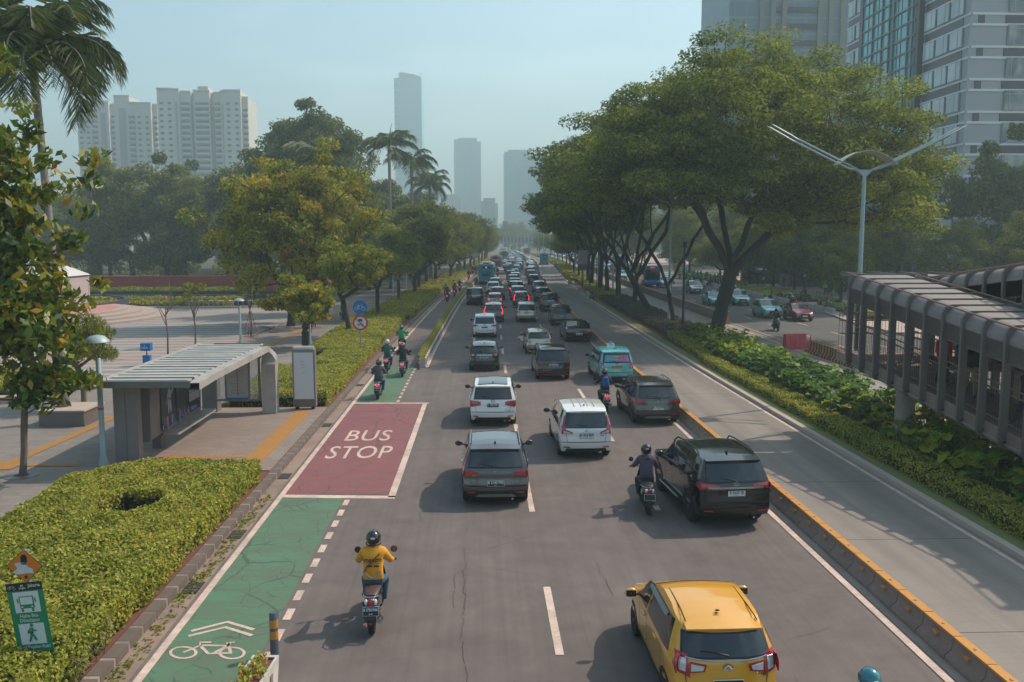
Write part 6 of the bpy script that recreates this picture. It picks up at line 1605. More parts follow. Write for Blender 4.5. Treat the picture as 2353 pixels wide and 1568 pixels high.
# far footbridge across the whole road
t = thing('far_footbridge', 'distant footbridge with white vertical fins crossing the whole road', 'footbridge', (0, 0, 0)); mb = MB(); Yb = 480.
mb.box((16, Yb, 5.4), (110, 3.5, .9), CONC); mb.box((16, Yb, 8.6), (110, 3.8, .3), STEELD); mb.obj('deck', t)
mb = MB(); mb.box((16, Yb-1.5, 7.0), (108, .1, 2.6), plain('dark_screen', '454c52', .6)); mb.obj('screen', t)
mb = MB()
for k in range(56): mb.box((-38+k*1.95, Yb-1.75, 7.1), (.22, .25, 3.7), SIGNW)
mb.obj('fins', t)
for x in (-16, 3, 21.5, 27, 52): mb = MB(); mb.box((x, Yb, 2.5), (1.6, 1.6, 5.0), CONC); mb.obj('pier', t)
# ------------------------------------------------------------------ traffic: cars placed by their rear wheels
def axle(typ): T = TYPES[typ]; return -T['L']/2+(T['L']-T['wb'])*.47
def lane_car(u, v, label, typ, paint, st, rz=0.0, lod=0, group=None):
    x, y = at(u, v); a = rz+slope(y) if y > 50 else rz
    o = car('car', label, 'car', typ, paint, st, group, lod)
    r = axle(typ); put(o, x+r*math.sin(a), y-r*math.cos(a), a); return o
def yel(B, root, emit):
    mb = MB(); z = 1.03; mb.tube([tuple(B.rp(np.array(x), np.array(z-.04*(1-(x/.62)**2)), .016)) for x in np.linspace(-.62, .62, 9)], .012, CHR, 5); emit(mb, 'chrome_strip')
    for g in (1, -1):
        mb = MB(); pts = []
        for q in np.linspace(.10, .42, 8): t_ = float(B.tz(q)); w = float(B.hw(np.array([t_]), np.array([q]))[0])*.86; pts.append((g*w, -B.L/2+.1+(B.L-.2)*q, t_+.045*(1-.74)-.004))
        mb.tube(pts, .010, RUB, 5); emit(mb, 'roof_gutter')
        mb = MB(); T = []
        for z, off in ((1.33, .045), (1.385, .012)): T.append(B.side(np.linspace(-.95, .25, 8), np.full(8, z), off, g))
        mb.grid(np.array(T), GLASS, True, g > 0); emit(mb, 'window_visor')
def taxiad(B, root, emit):
    mb = MB(); B.patch(mb, 'rear', [(-.63, 1.12), (.63, 1.12), (.56, 1.44), (-.56, 1.44)], plain('advert_blue', '5a93b0', .4, var=.25, scale=4), .014, 10, 5)
    B.patch(mb, 'rear', [(.05, 1.13), (.60, 1.13), (.54, 1.43), (.10, 1.43)], plain('advert_pink', 'a8578a', .4, var=.25, scale=4), .018, 6, 5)
    for w, z, s in (('EZPAY', 1.36, .15), ('CASHLESS', 1.22, .10)):
        p = B.rp(np.array(.05), np.array(z), .05); lettering(mb, w, s, tuple(p), (1, 0, 0), (0, .35, .93), plain('advert_yellow', 'd8a83a', .4), bold=.003)
    emit(mb, 'window_advert')
    mb = MB(); p = B.rp(np.array(.58), np.array(.99), .03); lettering(mb, 'TL 665', .07, tuple(p), (1, 0, 0), (0, 0, 1), INKB); emit(mb, 'fleet_number')
def gold(B, root, emit):
    mb = MB(); lettering(mb, 'Goldenbird', .10, tuple(B.rp(np.array(-.35), np.array(.56), .03)), (1, 0, 0), (0, 0, 1), plain('orange_letters', 'c98444')); lettering(mb, 'BYD', .10, tuple(B.rp(np.array(0.), np.array(1.05), .03)), (1, 0, 0), (0, 0, 1), CHR); emit(mb, 'lettering')
def steps(B, root, emit):
    for g in (1, -1):
        mb = MB(); mb.box((g*.93, .10, .40), (.16, 1.75, .05), PLAS); mb.tube([(g*1.0, -.75, .42), (g*1.0, .95, .42)], .022, CHR, 6); emit(mb, 'side_step')
    mb = MB(); B.patch(mb, 'rear', [(-.70, 1.07), (.70, 1.07), (.72, 1.12), (-.72, 1.12)], CHR, .03, 12, 2, thick=.02); emit(mb, 'chrome_strip')
o = car('car', 'yellow hatchback at the bottom edge, nearest car of all', 'car', 'hatch', 'yellow', dict(tshape='split', badge='D', badgez=.90, platez=.66, words=[('AYLA', .50, .80, .09)], mirpaint=1, extra=yel, tail=(.84, 1.0, .2), plate='b')); put(o, 3.62, 13.95, R(.8))
lane_car(1138, 1147, 'dark grey crossover with brake lamps lit just beyond the red bus bay', 'suv', 'grey', dict(num='B 2140 P0S', exp='07·27', rails='c', skid=1, badge='H', badgez=1.0, words=[('BR-V', -.55, .88, .075), ('PRESTIGE', .52, .90, .05)], platez=.68, cladz=.46))
lane_car(1133, 972, 'white crossover with dark glass roof behind the grey crossover', 'suv', 'white', dict(num='B  888 BEA', exp='03·23', badge='H', badgez=1.02, platez=.86, pano='g', noclad=1, paintbumper=1, tail=(.78, 1.03, .25), lensin=0, words=[('PRESTIGE', .52, .66, .05)]), R(-1))
lane_car(1340, 1044, 'white seven seater with tall red tail lamps beside the blue backpack rider', 'mpv', 'white', dict(num='B 1974 ERP', exp='04·29', plate='w', tshape='L', badge='S', badgez=.99, ribs=1, platez=.80, mirpaint=0, words=[('HYBRID', .5, .80, .045)]), R(1))
lane_car(1501, 969, 'dark grey crossover with silver roof rails next to the busway barrier', 'suv', 'grey', dict(num='B 1750 RKP', exp='12·27', plate='w', rails='c', skid=1, badge='H', badgez=1.0, platez=.70, cladz=.46), R(2))
lane_car(1660, 1193, 'big black off-roader with side step beside the dark scooter rider', 'bigsuv', 'black', dict(num='B 2650 SJI', exp='06·28', plate='w', rails=1, badge='T', badgez=1.19, platez=.96, paintbumper=1, noclad=1, tail=(1.05, 1.20, .34), extra=steps), R(4))
lane_car(1411, 877, 'turquoise taxi with roof sign and a colourful advert in the rear window', 'mpv', 'taxi', dict(num='B 1165 WUC', plate='y', taxi=1, badge='T', badgez=1.0, platez=.84, tshape='block', tail=(.84, 1.05, .2), extra=taxiad), R(2))
lane_car(1269, 870, 'black people carrier with a full width lamp bar and small orange lettering', 'mpv', 'black', dict(num='B 1185 LXF', plate='t', tshape='bar', rails='c', pano='g', badge=None, platez=.80, strip=(.30, .325, .78, TAIL), extra=gold, mirpaint=1, tail=(.93, .985, .3)), R(1))
lane_car(1113, 851, 'dark grey small hatchback with round red lamps in the left lane', 'hatch', 'brown', dict(num='B 1720 ZMD', tshape='round', badge='H', badgez=1.0, platez=.74, chrome=.90, tail=(.84, .99, .2)))
lane_car(1114, 774.6, 'white small hatchback with a red strip along its bumper', 'mpv', 'white', dict(num='B 2910 KAI', badge='T', badgez=.98, platez=.80, tail=(.82, 1.0, .2), glass=(.40, .36, 1.08, 1.48), strip=(.36, .385, .74, TAIL), wip=.6), 0)
lane_car(1237, 812.7, 'pale silver hatchback with blue plate in the middle lane', 'hatch', 'champagne', dict(num='B 1621 QV', plate='t', tshape='round', badge='W', badgez=.93, platez=.66, tail=(.80, .96, .2)), R(1))
lane_car(1327, 785, 'low black fastback saloon close to the busway barrier', 'sedan', 'black', dict(num='B 1383 SXP', plate='t', tshape='bar', platez=.62, badge=None, pano='g', tail=(.80, .90, .3), mirpaint=1), R(2))
lane_car(1288, 747.4, 'dark people carrier with silver lower trim behind the black saloon', 'mpv', 'brown', dict(num='B 2066 SIJ', tshape='bar', platez=.80, badge='T', tail=(.97, 1.03, .3), darkbumper=1, skid=1, words=[('VELOZ', 0, .97, .06)]), 0)
lane_car(1209.6, 739.5, 'silver people carrier with chrome strip in the middle lane', 'mpv', 'champagne', dict(num='B 2808 STR', plate='w', platez=.84, badge='T', badgez=1.0, ribs=1, lensin=1), 0)
lane_car(1134, 739.5, 'dark crossover with bright upright tail lamps behind the white small hatchback', 'suv', 'grey', dict(num='B 75 VAT', plate='w', platez=.78, badge='T', tshape='tall', brake=1, skid=1), 0)
lane_car(1263, 716, 'black off-roader with a silver chrome bar across its tail', 'bigsuv', 'black', dict(num='B 1009 SJE', rails=1, platez=.95, badge='W', tshape='tall', skid=1, chrome=1.12, noclad=1), 0)
lane_car(1198, 705, 'black crossover with all three brake lamps glowing', 'suv', 'black', dict(plate='w', num='B 1', platez=.64, tshape='tall', brake=1, rails=1, badge='H'), 0)
lane_car(1091, 701, 'tall black van next to the end of the planter row', 'van', 'black', dict(plate='w', num='B 2124 SBI', tshape='block', tail=(.55, .75, .2), strip=(1.10, 1.15, .80, CHR), badge='T', badgez=1.13, platez=.98), 0)
M_ = dict(lod=1)
lane_car(1137, 706, 'silver hatchback with round lit lamps tucked behind the dark crossover', 'hatch', 'silver', dict(tshape='round', brake=1, badge='W'), **M_)
lane_car(1143, 691, 'dark crossover with red lamps just past the tall black van', 'suv', 'grey', dict(brake=1), **M_)
lane_car(1133, 676, 'white crossover with a high brake lamp beside the teal bus', 'suv', 'white', dict(brake=1, noclad=1), **M_)
lane_car(1138, 664, 'silver crossover between the white crossover and the teal bus', 'suv', 'silver', {}, **M_)
lane_car(1246, 693.6, 'black crossover next to the barrier ahead of the off-roader with chrome bar', 'suv', 'black', {}, **M_)
lane_car(1239, 674, 'pale silver crossover next to the barrier ahead of two black ones', 'suv', 'silver', dict(rails='c'), **M_)
lane_car(1225.5, 654.4, 'big dark crossover at the kink of the barrier', 'suv', 'grey', dict(rails='c'), **M_)
lane_car(1189.5, 689.6, 'silver grey people carrier hidden behind the glowing black crossover', 'mpv', 'silver', {}, **M_)
lane_car(1186, 680.8, 'boxy black van with red lamps in the middle lane', 'van', 'black', dict(tshape='block', brake=1), **M_)
lane_car(1183, 665, 'black car partly hidden behind the boxy black van', 'suv', 'black', {}, **M_)
lane_car(1179, 656, 'gold people carrier in the middle lane', 'mpv', 'gold', {}, **M_)
lane_car(1184, 648, 'silver crossover with a pale roof beyond the gold people carrier', 'suv', 'champagne', {}, **M_)
lane_car(1174, 643, 'wine dark people carrier beyond the gold one', 'mpv', 'brown', {}, **M_)
lane_car(1183.5, 636, 'bright teal hatchback in the middle lane', 'hatch', 'teal', dict(brake=0), **M_)
lane_car(1147, 630.8, 'white saloon beyond the red bus tail', 'sedan', 'white', dict(tshape='bar', mirpaint=1), **M_)
lane_car(1221, 641, 'dark car with brake lamps lit beside the barrier', 'suv', 'brown', dict(brake=1), **M_)
lane_car(1222, 631, 'dark blue car second beyond the kink of the barrier', 'mpv', 'darkblue', {}, **M_)
# far traffic: single meshes, one prototype per shape, colours swapped per copy
FAR = {}
def far_proto(typ):
    if typ not in FAR:
        o = car('car', 'x', 'car', typ, 'grey', dict(brake=0), None, 2)
        idx = [i for i, m in enumerate(o.data.materials) if m == PAINT['grey']]; FAR[typ] = (o, idx, [True])
    return FAR[typ]
def far_car(x, y, typ, paint, label, rz=None, group=None):
    o, idx, fresh = far_proto(typ)
    if fresh[0]: fresh[0] = False; c = o
    else: c = dup(o)
    for i in idx: c.material_slots[i].link = 'OBJECT'; c.material_slots[i].material = PAINT[paint]
    c.location = (x, y, 0); c.rotation_euler = (0, 0, slope(y) if rz is None else rz); c['label'] = label
    if group: c['group'] = group
    return c
rg = random.Random(11)
names = {'white': 'white', 'black': 'black', 'grey': 'dark grey', 'silver': 'silver', 'gold': 'gold', 'darkblue': 'dark blue', 'brown': 'brown', 'champagne': 'pale silver', 'taxi': 'turquoise', 'red': 'red', 'teal': 'teal'}
ords = ['first', 'second', 'third', 'fourth', 'fifth', 'sixth', 'seventh', 'eighth', 'ninth', 'tenth', 'eleventh', 'twelfth', 'thirteenth', 'fourteenth', 'fifteenth', 'sixteenth', 'seventeenth', 'eighteenth', 'nineteenth', 'twentieth']
tn = {'suv': 'crossover', 'mpv': 'people carrier', 'hatch': 'hatchback', 'sedan': 'saloon', 'bigsuv': 'off-roader', 'van': 'van'}
for lane, lx, ys, mark in (('left', -1.3, [], 'past the red bus'), ('middle', 3.2, [], 'ahead'), ('right', 6.2, [], 'ahead')):
    y = {'left': 252, 'middle': 196, 'right': 178}[lane]; k = 0
    while y < 455:
        pnt = rg.choice(['white', 'white', 'silver', 'silver', 'black', 'grey', 'taxi', 'taxi', 'champagne', 'darkblue', 'grey', 'black', 'gold', 'white']); ty = rg.choice(['suv', 'mpv', 'mpv', 'hatch', 'sedan', 'suv'])
        if not (lane == 'left' and 262 < y < 280):
            far_car(lx+cv(y)+rg.uniform(-.35, .35), y, ty, pnt, 'tiny %s %s, %s in the %s lane %s' % (names[pnt], tn[ty], ords[k] if k < 20 else ['second', 'third', 'fourth', 'fifth', 'sixth', 'seventh', 'eighth', 'ninth'][min(k-20, 7)]+' after the twentieth', lane, mark), slope(y)+rg.uniform(-.03, .03)); k += 1
        y += rg.uniform(6.6, 9.5)*(1+.0012*(y-180))
for k, (x, y, ty, pnt) in enumerate([(.9, 196, 'suv', 'black'), (1.2, 205, 'mpv', 'taxi'), (1.0, 215, 'suv', 'grey'), (1.3, 226, 'van', 'silver'), (.8, 236, 'mpv', 'taxi'), (1.1, 300, 'sedan', 'white'), (.9, 312, 'mpv', 'silver'), (1.2, 325, 'suv', 'black'), (1.0, 340, 'mpv', 'taxi'), (1.4, 356, 'hatch', 'white'), (1.1, 372, 'suv', 'silver')]):
    far_car(x+cv(y)-.2, y, ty, pnt, 'tiny %s %s squeezed between lanes, %s past the white saloon' % (names[pnt], tn[ty], ords[k]))
# opposite carriageway, facing the picture
ofr = math.pi
def opp(x, y, typ, paint, label, st=None, lod=1, rz=0.0):
    o = car('car', label, 'car', typ, paint, st or {}, None, lod); put(o, x, y, math.pi+slope(y)+rz); return o
opp(28.6, 77.2, 'hatch', 'red', 'dark red hatchback coming towards the camera on the opposite road', dict(plate='w', mirpaint=1), 0)
opp(26.9, 80.6, 'mpv', 'taxi', 'turquoise taxi behind the lone oncoming scooter and left of the red hatchback', dict(taxi=1, plate='y'), 0)
opp(28.7, 96.0, 'mpv', 'taxi', 'turquoise taxi on the opposite road just right of the big tree trunk', dict(taxi=1, plate='y'), 0)
opp(26.0, 95.8, 'sedan', 'taxi', 'turquoise car half hidden behind the big tree trunk', dict(plate='y', taxi=1))
opp(29.2, 101.5, 'suv', 'black', 'black car glimpsed beyond the trunk and between two taxis', {})
opp(29.0, 117, 'mpv', 'silver', 'silver people carrier with an oncoming scooter in front of it', dict(plate='w'))
opp(28.0, 131.6, 'mpv', 'taxi', 'turquoise taxi behind the thin dark pole', dict(taxi=1, plate='y'))
opp(25.6, 157.5, 'suv', 'taxi', 'turquoise taxi between the median trunks left of the dark blue bus', dict(taxi=1, plate='y'))
opp(30.8, 142, 'hatch', 'taxi', 'turquoise car half hidden behind the blue fronted bus', dict(plate='y'))
opp(27.6, 192, 'mpv', 'taxi', 'small turquoise taxi behind the camera column', dict(taxi=1, plate='y'), 1)
opp(27.8, 204, 'suv', 'champagne', 'small silver car behind the turquoise taxi by the camera column', {}, 1)
for lane, lx in (('inner', 23.2), ('middle', 26.6), ('outer', 30.0)):
    y = {'inner': 232, 'middle': 222, 'outer': 228}[lane]; k = 0
    while y < 450:
        pnt = rg.choice(['white', 'white', 'silver', 'taxi', 'taxi', 'black', 'champagne', 'white', 'red']); ty = rg.choice(['suv', 'mpv', 'mpv', 'sedan'])
        far_car(lx+cv(y)*.95, y, ty, pnt, 'tiny oncoming %s %s, %s in the %s lane' % (names[pnt], tn[ty], ords[min(k, 19)], lane), math.pi+slope(y)); k += 1
        y += rg.uniform(8, 15)*(1+.001*(y-200))
# ------------------------------------------------------------------ buses
def bus(label, paint, x, y, rz=0.0, front=False, L=11.5, H=3.35, sign='12', white=False):
    root = thing('bus', label, 'bus', (x, y, 0), rz); pm = PAINT[paint]; w = 1.25
    def ring(yy, s=1.0, zt=H):
        return [(-w*s, yy, .38), (-w*s, yy, 1.2), (-w*s*.995, yy, 2.2), (-w*s*.97, yy, zt-.25), (-w*s*.86, yy, zt-.05), (-w*s*.4, yy, zt), (w*s*.4, yy, zt), (w*s*.86, yy, zt-.05), (w*s*.97, yy, zt-.25), (w*s*.995, yy, 2.2), (w*s, yy, 1.2), (w*s, yy, .38)]
    mb = MB(); ys = [-L/2, -L/2+.12, -L/2+.4, 0, L/2-.4, L/2-.12, L/2]; rows = [ring(yy, .93 if i in (0, 6) else (.985 if i in (1, 5) else 1), H-.12 if i in (0, 6) else H) for i, yy in enumerate(ys)]
    mb.grid(np.array(rows), pm, False, True)
    for i, fl in ((0, 0), (-1, 1)):
        r = rows[i]; n = len(r); mb.add(r, [tuple(range(n))[::-1] if not fl else tuple(range(n))], pm)
    mb.obj('body', root, sharp=35)
    mb = MB(); mb.box((0, 0, H+.01), (2.0, L-1.2, .03), plain('bus_roof', 'b9a9a0', .6, var=.15, dirt=.3)); mb.box((0, -L*.18, H+.14), (1.7, 2.8, .26), plain('bus_roof', 'b9a9a0'), taper=.9); mb.box((0, -L/2+.9, H+.06), (1.1, .9, .16), PLAS, taper=.8); mb.obj('roof_unit', root)
    for sg in (1, -1):
        for k in range(6):
            y0 = -L/2+.55+k*(L-1.1)/6; mb = MB(); mb.box((sg*(w*.995), y0+(L-1.1)/12, 2.15), (.03, (L-1.1)/6-.06, 1.15), GLASS); mb.obj('window', root)
        for yc in (-L/2+2.6, L/2-2.4):
            mb = MB(); mb.lathe([(.28, -.14), (.47, -.14), (.5, -.08), (.5, .08), (.47, .14), (.28, .14)], (sg*(w-.13), yc, .5), RUB, 18, 'x'); mb.disc((sg*(w+.015), yc, .5), .28, 'x', RIM, 14); mb.obj('wheel', root)
    yb = -L/2
    mb = MB()
    if white: mb.box((0, yb-.01, 2.62), (1.9, .03, .75), plain('pale_glass', '9aa4a6', .2, var=.1)); mb.box((0, yb-.03, 2.82), (1.0, .03, .22), GLASS)
    else: mb.box((0, yb-.02, 2.78), (1.35, .03, .28), GLASS); lettering(mb, sign, .22, (0, yb-.045, 2.78), (1, 0, 0), (0, 0, 1), plain('led_orange', 'e08a3a', emit=1.5), bold=.01)
    mb.obj('destination_board', root)
    for z, ww in ((2.05, 1.7), (1.45, 1.5)):
        mb = MB(); mb.box((0, yb-.02, z), (ww, .04, .07), PLAS); mb.box((0, yb-.01, z-.45), (1.2, .02, .5), plain('vent_'+paint, '2c4a52' if paint == 'busblue' else '5b2326', .6, var=.3, scale=14)) if z > 2 else None; mb.obj('engine_grille', root)
    for sg in (1, -1):
        mb = MB(); mb.box((sg*1.06, yb-.01, 1.15), (.13, .06, .50), TAIL); mb.obj('tail_light', root)
        mb = MB(); mb.box((sg*.95, L/2+.01, .95), (.36, .06, .16), LENS); mb.obj('headlight', root)
        mb = MB(); mb.tube([(sg*1.2, L/2-.1, 2.9), (sg*1.45, L/2+.25, 2.8), (sg*1.45, L/2+.3, 2.4)], .03, PLAS, 5); mb.box((sg*1.45, L/2+.3, 2.2), (.16, .10, .42), PLAS); mb.obj('mirror', root)
    mb = MB(); mb.box((0, yb-.04, .50), (2.25, .12, .24), PLAS); mb.box((0, yb-.11, .62), (.46, .02, .14), PLW); mb.obj('bumper', root)
    mb = MB(); mb.box((0, L/2+.0, .48), (2.25, .14, .26), PLAS); mb.obj('bumper', root)
    mb = MB(); mb.box((0, L/2-.005, 2.05), (2.15, .05, 1.7), GLASS, taper=.96); mb.obj('windscreen', root)
    mb = MB(); mb.box((0, L/2+.03, 2.98), (1.5, .03, .26), PLAS); lettering(mb, 'BLOK M', .18, (0, L/2+.05, 2.98), (-1, 0, 0), (0, 0, 1), plain('led_red', 'e0503a', emit=1.2), bold=.006) if front else None; mb.obj('front_board', root)
    return root
def bus_at(u, v, **kw):
    x, y = at(u, v); L = kw.get('L', 11.5); kw['rz'] = slope(y+4); return bus(kw.pop('label'), kw.pop('paint'), x+0, y+L/2-.3, **kw)
bus_at(1120.5, 655, label='teal city bus in the left lane beside the end of the planters', paint='busblue', sign='6J')
bus_at(1142, 622, label='red city bus ahead of the teal one in the left lane', paint='busred', white=True, H=3.3)
bus_at(1160, 601, label='grey bus beyond the red bus', paint='busgrey', sign='')
bus_at(1252.5, 609, label='teal bus alone on the busway', paint='busblue', sign='')
bus('pale green bus far away in the left lane below the distant footbridge', 'taxi', -.3+cv(436), 436, slope(436), H=3.1)
bus('dark bus front far away on the busway below the distant footbridge', 'brown', 10.6+cv(425), 425, slope(425), H=3.2)
bus('blue fronted bus with dark windscreen behind the forked median trees', 'blue', 26.2, 136.5, math.pi+slope(131), front=True, H=3.3)
bus('blue bus further back on the opposite road seen between trunks', 'blue', 31.6, 199, math.pi+slope(195), front=True, H=3.5)
# ------------------------------------------------------------------ riders
def marked(p, words, mat, J=RIDE):
    mb = MB(); c = Vector(J['chest'])
    for w, dz, s in words: lettering(mb, w, s, (0, c.y-.165-.0*dz, c.z+dz), (1, 0, 0), (0, .25, .97), mat, bold=.0015)
    return mb.obj('back_print', p)
def rider(x, y, rz, lb_s, lb_p, paint='black', top='black', legs='denim', hel='black', kind='scooter', num=None, lit=False, pack=None, seat=None, hi=True, mark=None, plate='b'):
    s = scooter('scooter' if kind == 'scooter' else 'motorbike', lb_s, paint, None, num, lit, seat, plate, kind, not hi); put(s, x, y, rz)
    p = figure('person', lb_p, RIDE, CL[top], CL[legs], riding=True, fem=1.12); helmet(p, RIDE, hel, hi, mark)
    if pack: backpack(p, RIDE, CL[pack])
    put(p, x, y, rz); return s, p
s1, p1 = rider(-2.03, 16.0, R(2), 'black scooter with brown seat in front of the green lane dashes', 'rider in a bright yellow jacket and black helmet', seat=SEATB, top='yellow', num='B 3750 PAK', mark='GM')
mb = MB(); lettering(mb, 'maxim', .125, (0, -.338, 1.29), (1, 0, 0), (0, .2, .98), CL['black'], bold=.003); lettering(mb, 'transportasi online', .034, (.02, -.352, 1.225), (1, 0, 0), (0, .2, .98), CL['black'])
for x in (-.06, .07): mb.box((x, -.360, 1.18), (.10, .006, .03), CL['black'])
mb.obj('back_print', p1)
mb = MB(); mb.tube([(.13, -.30, 1.40), (.02, -.345, 1.30), (-.12, -.35, 1.14), (-.17, -.30, 1.05)], .020, plain('strap_brown', '4a302c', .6), 6, flat=.4); mb.obj('bag_strap', p1)
mb = MB(); mb.tube([(-.15, -.365, 1.08), (-.08, -.392, 1.0), (0, -.400, .965), (.08, -.392, 1.0), (.15, -.365, 1.08)], .014, plain('reflective_grey', '7c8086', .4), 5); mb.obj('reflective_band', p1)
s2, p2 = rider(4.43, 22.75, R(-3), 'black scooter squeezed beside the big black off-roader', 'rider in a dark hooded top beside the big black off-roader', top='plum', legs='navy', seat=SEAT)
mb = MB(); mb.ball((0, -.22, 1.42), (.12, .07, .07), CL['plum'], 10, 6); mb.obj('hood', p2)
rider(5.27, 36.5, 0, 'dark motorbike between the white seven seater and the grey crossover', 'rider with a blue backpack and black helmet', 'black', 'black', 'denim', kind='moto', num='B 4476 ZN', pack='blue', lit=True)
rider(-4.66, 39.7, 0, 'black scooter nearest of the group on the green lane', 'rider in a grey hooded top nearest on the far green lane', top='grey', num='B 5288 SAF', lit=True)
rider(-4.12, 46.2, 0, 'dark scooter on the right of the far green lane', 'rider in black jacket beside the end of the planter row', top='black', num='B 6456 TDC', hel='grey', lit=True)
rider(-5.1, 47.7, 0, 'scooter carrying the teal green jacketed rider', 'rider in a teal green jacket with a white helmet', top='darkgreen', hel='white', lit=True)
rider(-5.05, 55.8, 0, 'scooter just past the green paint by the kerb', 'rider in a bright green jacket just past the green paint', top='green', hel='grey', lit=True)
for (x, y, a, top, hel, d1, d2) in [(-3.85, 102.2, 0, 'navy', 'black', 'front most scooter of the five beyond the planters bend', 'rider in dark blue, front most of the far cycle lane group'), (-3.25, 111.6, 0, 'maroon', 'black', 'scooter of the maroon rider in the far cycle lane group', 'rider in a maroon shirt in the far cycle lane group'),
    (-4.3, 109, 0, 'green', 'green', 'scooter behind the dark blue rider in the far group', 'rider in green behind the dark blue one'), (-3.6, 119.5, 0, 'lime', 'grey', 'scooter at the back left of the far group', 'rider in lime green at the back of the far group'), (-2.85, 121.8, 0, 'grey', 'green', 'scooter at the back right of the far group', 'rider in grey at the back right of the far group'),
    (-2.1, 158.5, 0, 'black', 'grey', 'lone scooter further along the cycle lane', 'lone rider in black further along the cycle lane'), (-.9, 180, 0, 'black', 'black', 'scooter beside the far corner of the hedge near the teal bus', 'rider in black left of the teal bus'), (-1.5, 187, 0, 'maroon', 'white', 'scooter loaded with pale bundles left of the teal bus', 'rider with red clothing left of the teal bus'),
    (3.45, 172.0, 0, 'black', 'black', 'scooter hidden right behind the teal bus', 'rider in black to the right of the teal bus'), (7.1, 205, 0, 'darkgreen', 'orange', 'red scooter weaving between the far cars', 'rider in green with an orange helmet between the far cars')]:
    rider(x, y, slope(y), d1, d2, 'red' if 'red scooter' in d1 else 'black', top, 'navy', hel, lit=True, hi=False)
rider(26.9, 103.6, math.pi, 'oncoming scooter in front of the silver people carrier', 'oncoming rider in khaki in front of the silver people carrier', top='khaki', legs='black', hi=False, kind='moto')
rider(23.55, 68.2, math.pi-.1, 'oncoming dark scooter nearest on the opposite road', 'oncoming rider in black nearest on the opposite road', top='black', legs='navy')
rider(31.2, 128.5, math.pi, 'oncoming scooter at the far left of the silver people carrier', 'oncoming rider in green far behind the silver people carrier', top='green', legs='navy', hi=False)
rider(32.0, 112.5, math.pi, 'oncoming scooter by the white kerb blocks', 'oncoming rider with a green jacket by the white kerb blocks', top='darkgreen', legs='black', hel='green', hi=False)
rider(30.4, 102.6, math.pi, 'oncoming scooter behind the taxi right of the big trunk', 'rider with a white helmet behind the taxi', top='plum', legs='black', hel='white', hi=False)
rider(30.4, 83.6, math.pi, 'scooter directly behind the red hatchback', 'rider with a white helmet directly behind the red hatchback', top='black', legs='black', hel='white', hi=False)
x, y = at(1998, 1562, 1.62); o = rider(x, y+.08, R(2), 'scooter at the very bottom edge, only its rider helmet showing', 'rider at the very bottom edge with a glossy teal helmet', top='black', hel='teal')
# bikes parked or waiting along the far kerb
for k, (x, y, a, paint, lb) in enumerate([(34.9, 101.6, 1.2, 'red', 'red scooter parked at the far kerb left of the small cone'), (35.3, 99.9, .8, 'black', 'black scooter parked right of the small cone'), (35.9, 98.6, 1.9, 'silver', 'silver fronted motorbike parked on the far kerb'), (36.9, 98.0, 1.7, 'black', 'black scooter parked with a seated rider beside it'),
    (34.9, 88.2, 2.6, 'black', 'scooter waiting at the kerb above the red hatchback'), (34.9, 86.0, 2.8, 'red', 'red scooter waiting at the kerb right of the red hatchback'), (34.5, 84.2, 2.7, 'black', 'dark scooter of the green shirted man right of the red hatchback'), (34.2, 80.0, 2.9, 'grey', 'grey motorbike parked alone at the far kerb'), (34.3, 77.9, 2.8, 'black', 'dark motorbike parked nearest at the far kerb by the lamp post')]):
    s = scooter('motorbike' if k in (2, 7) else 'scooter', lb, paint, kind='moto' if k in (2, 7) else 'scooter', simple=True); put(s, x, y, a); s.location.z = .13 if x > _rk(y) else 0
    if k in (3, 4, 5, 6):
        p = figure('person', ['rider in black seated on a bike parked at the far kerb', 'dark haired rider waiting above the red hatchback', 'rider in red waiting right of the red hatchback', 'rider in green waiting right of the red hatchback'][k-3], RIDE, CL[['black', 'khaki', 'red', 'green'][k-3]], CL['navy'], riding=True)
        if k == 3: helmet(p, RIDE, 'black', False)
        else: hair(p, RIDE)
        p.location = s.location; p.rotation_euler = (0, 0, a)
# waiting ride hailing bikes further up the far kerb: copies of one bike and one green rider
sb = None
for k in range(15):
    y = 134+k*2.0+rg.uniform(-.4, .4); x = _rk(y)+1.0+(k % 3)*1.0+rg.uniform(-.3, .3)+cv(y)*.6-.6; a = rg.uniform(2.2, 3.6)
    if sb is None: sb = scooter('scooter', 'dark scooter in the row waiting along the far kerb', 'black', 'scooters waiting in a crowd at the far kerb', simple=True); pb = figure('person', 'rider in green jacket waiting in the crowd at the far kerb', RIDE, CL['green'], CL['navy'], riding=True, group='green riders waiting at the far kerb'); helmet(pb, RIDE, 'green', False); s, p = sb, pb
    else: s, p = dup(sb), dup(pb)
    s.location = p.location = (x, y, .13); s.rotation_euler = p.rotation_euler = (0, 0, a)
# people on foot
def walker(x, y, rz, label, top, legs, J=WALK, h=None, hij=None, dress=False, z=.14, bare=False, fem=1.0):
    p = figure('person', label, J, CL[top], CL[legs], longdress=dress, bare=bare, fem=fem)
    if h: helmet(p, J, h, False)
    else: hair(p, J, hij)
    p.location = (x, y, z); p.rotation_euler = (0, 0, rz); return p
walker(-13.5, 71.0, .1, 'woman in a pink brown top and dark trousers on the left pavement', 'pink', 'navy', hij=CL['khaki'])
walker(-12.9, 66.3, 0, 'person half hidden behind the small round tree trunk', 'white', 'maroon')
pw = walker(-11.9, 76.2, .2, 'person in black with a dark green bag beside the kerb tree', 'black', 'black', hij=CL['black'], dress=True)
mb = MB(); mb.box((-.30, -.05, .62), (.12, .34, .30), CL['darkgreen']); b = mb.obj('bag', loc=(-11.9, 76.2, .14)); tag(b, 'dark green shopping bag held by the person in black', 'bag')
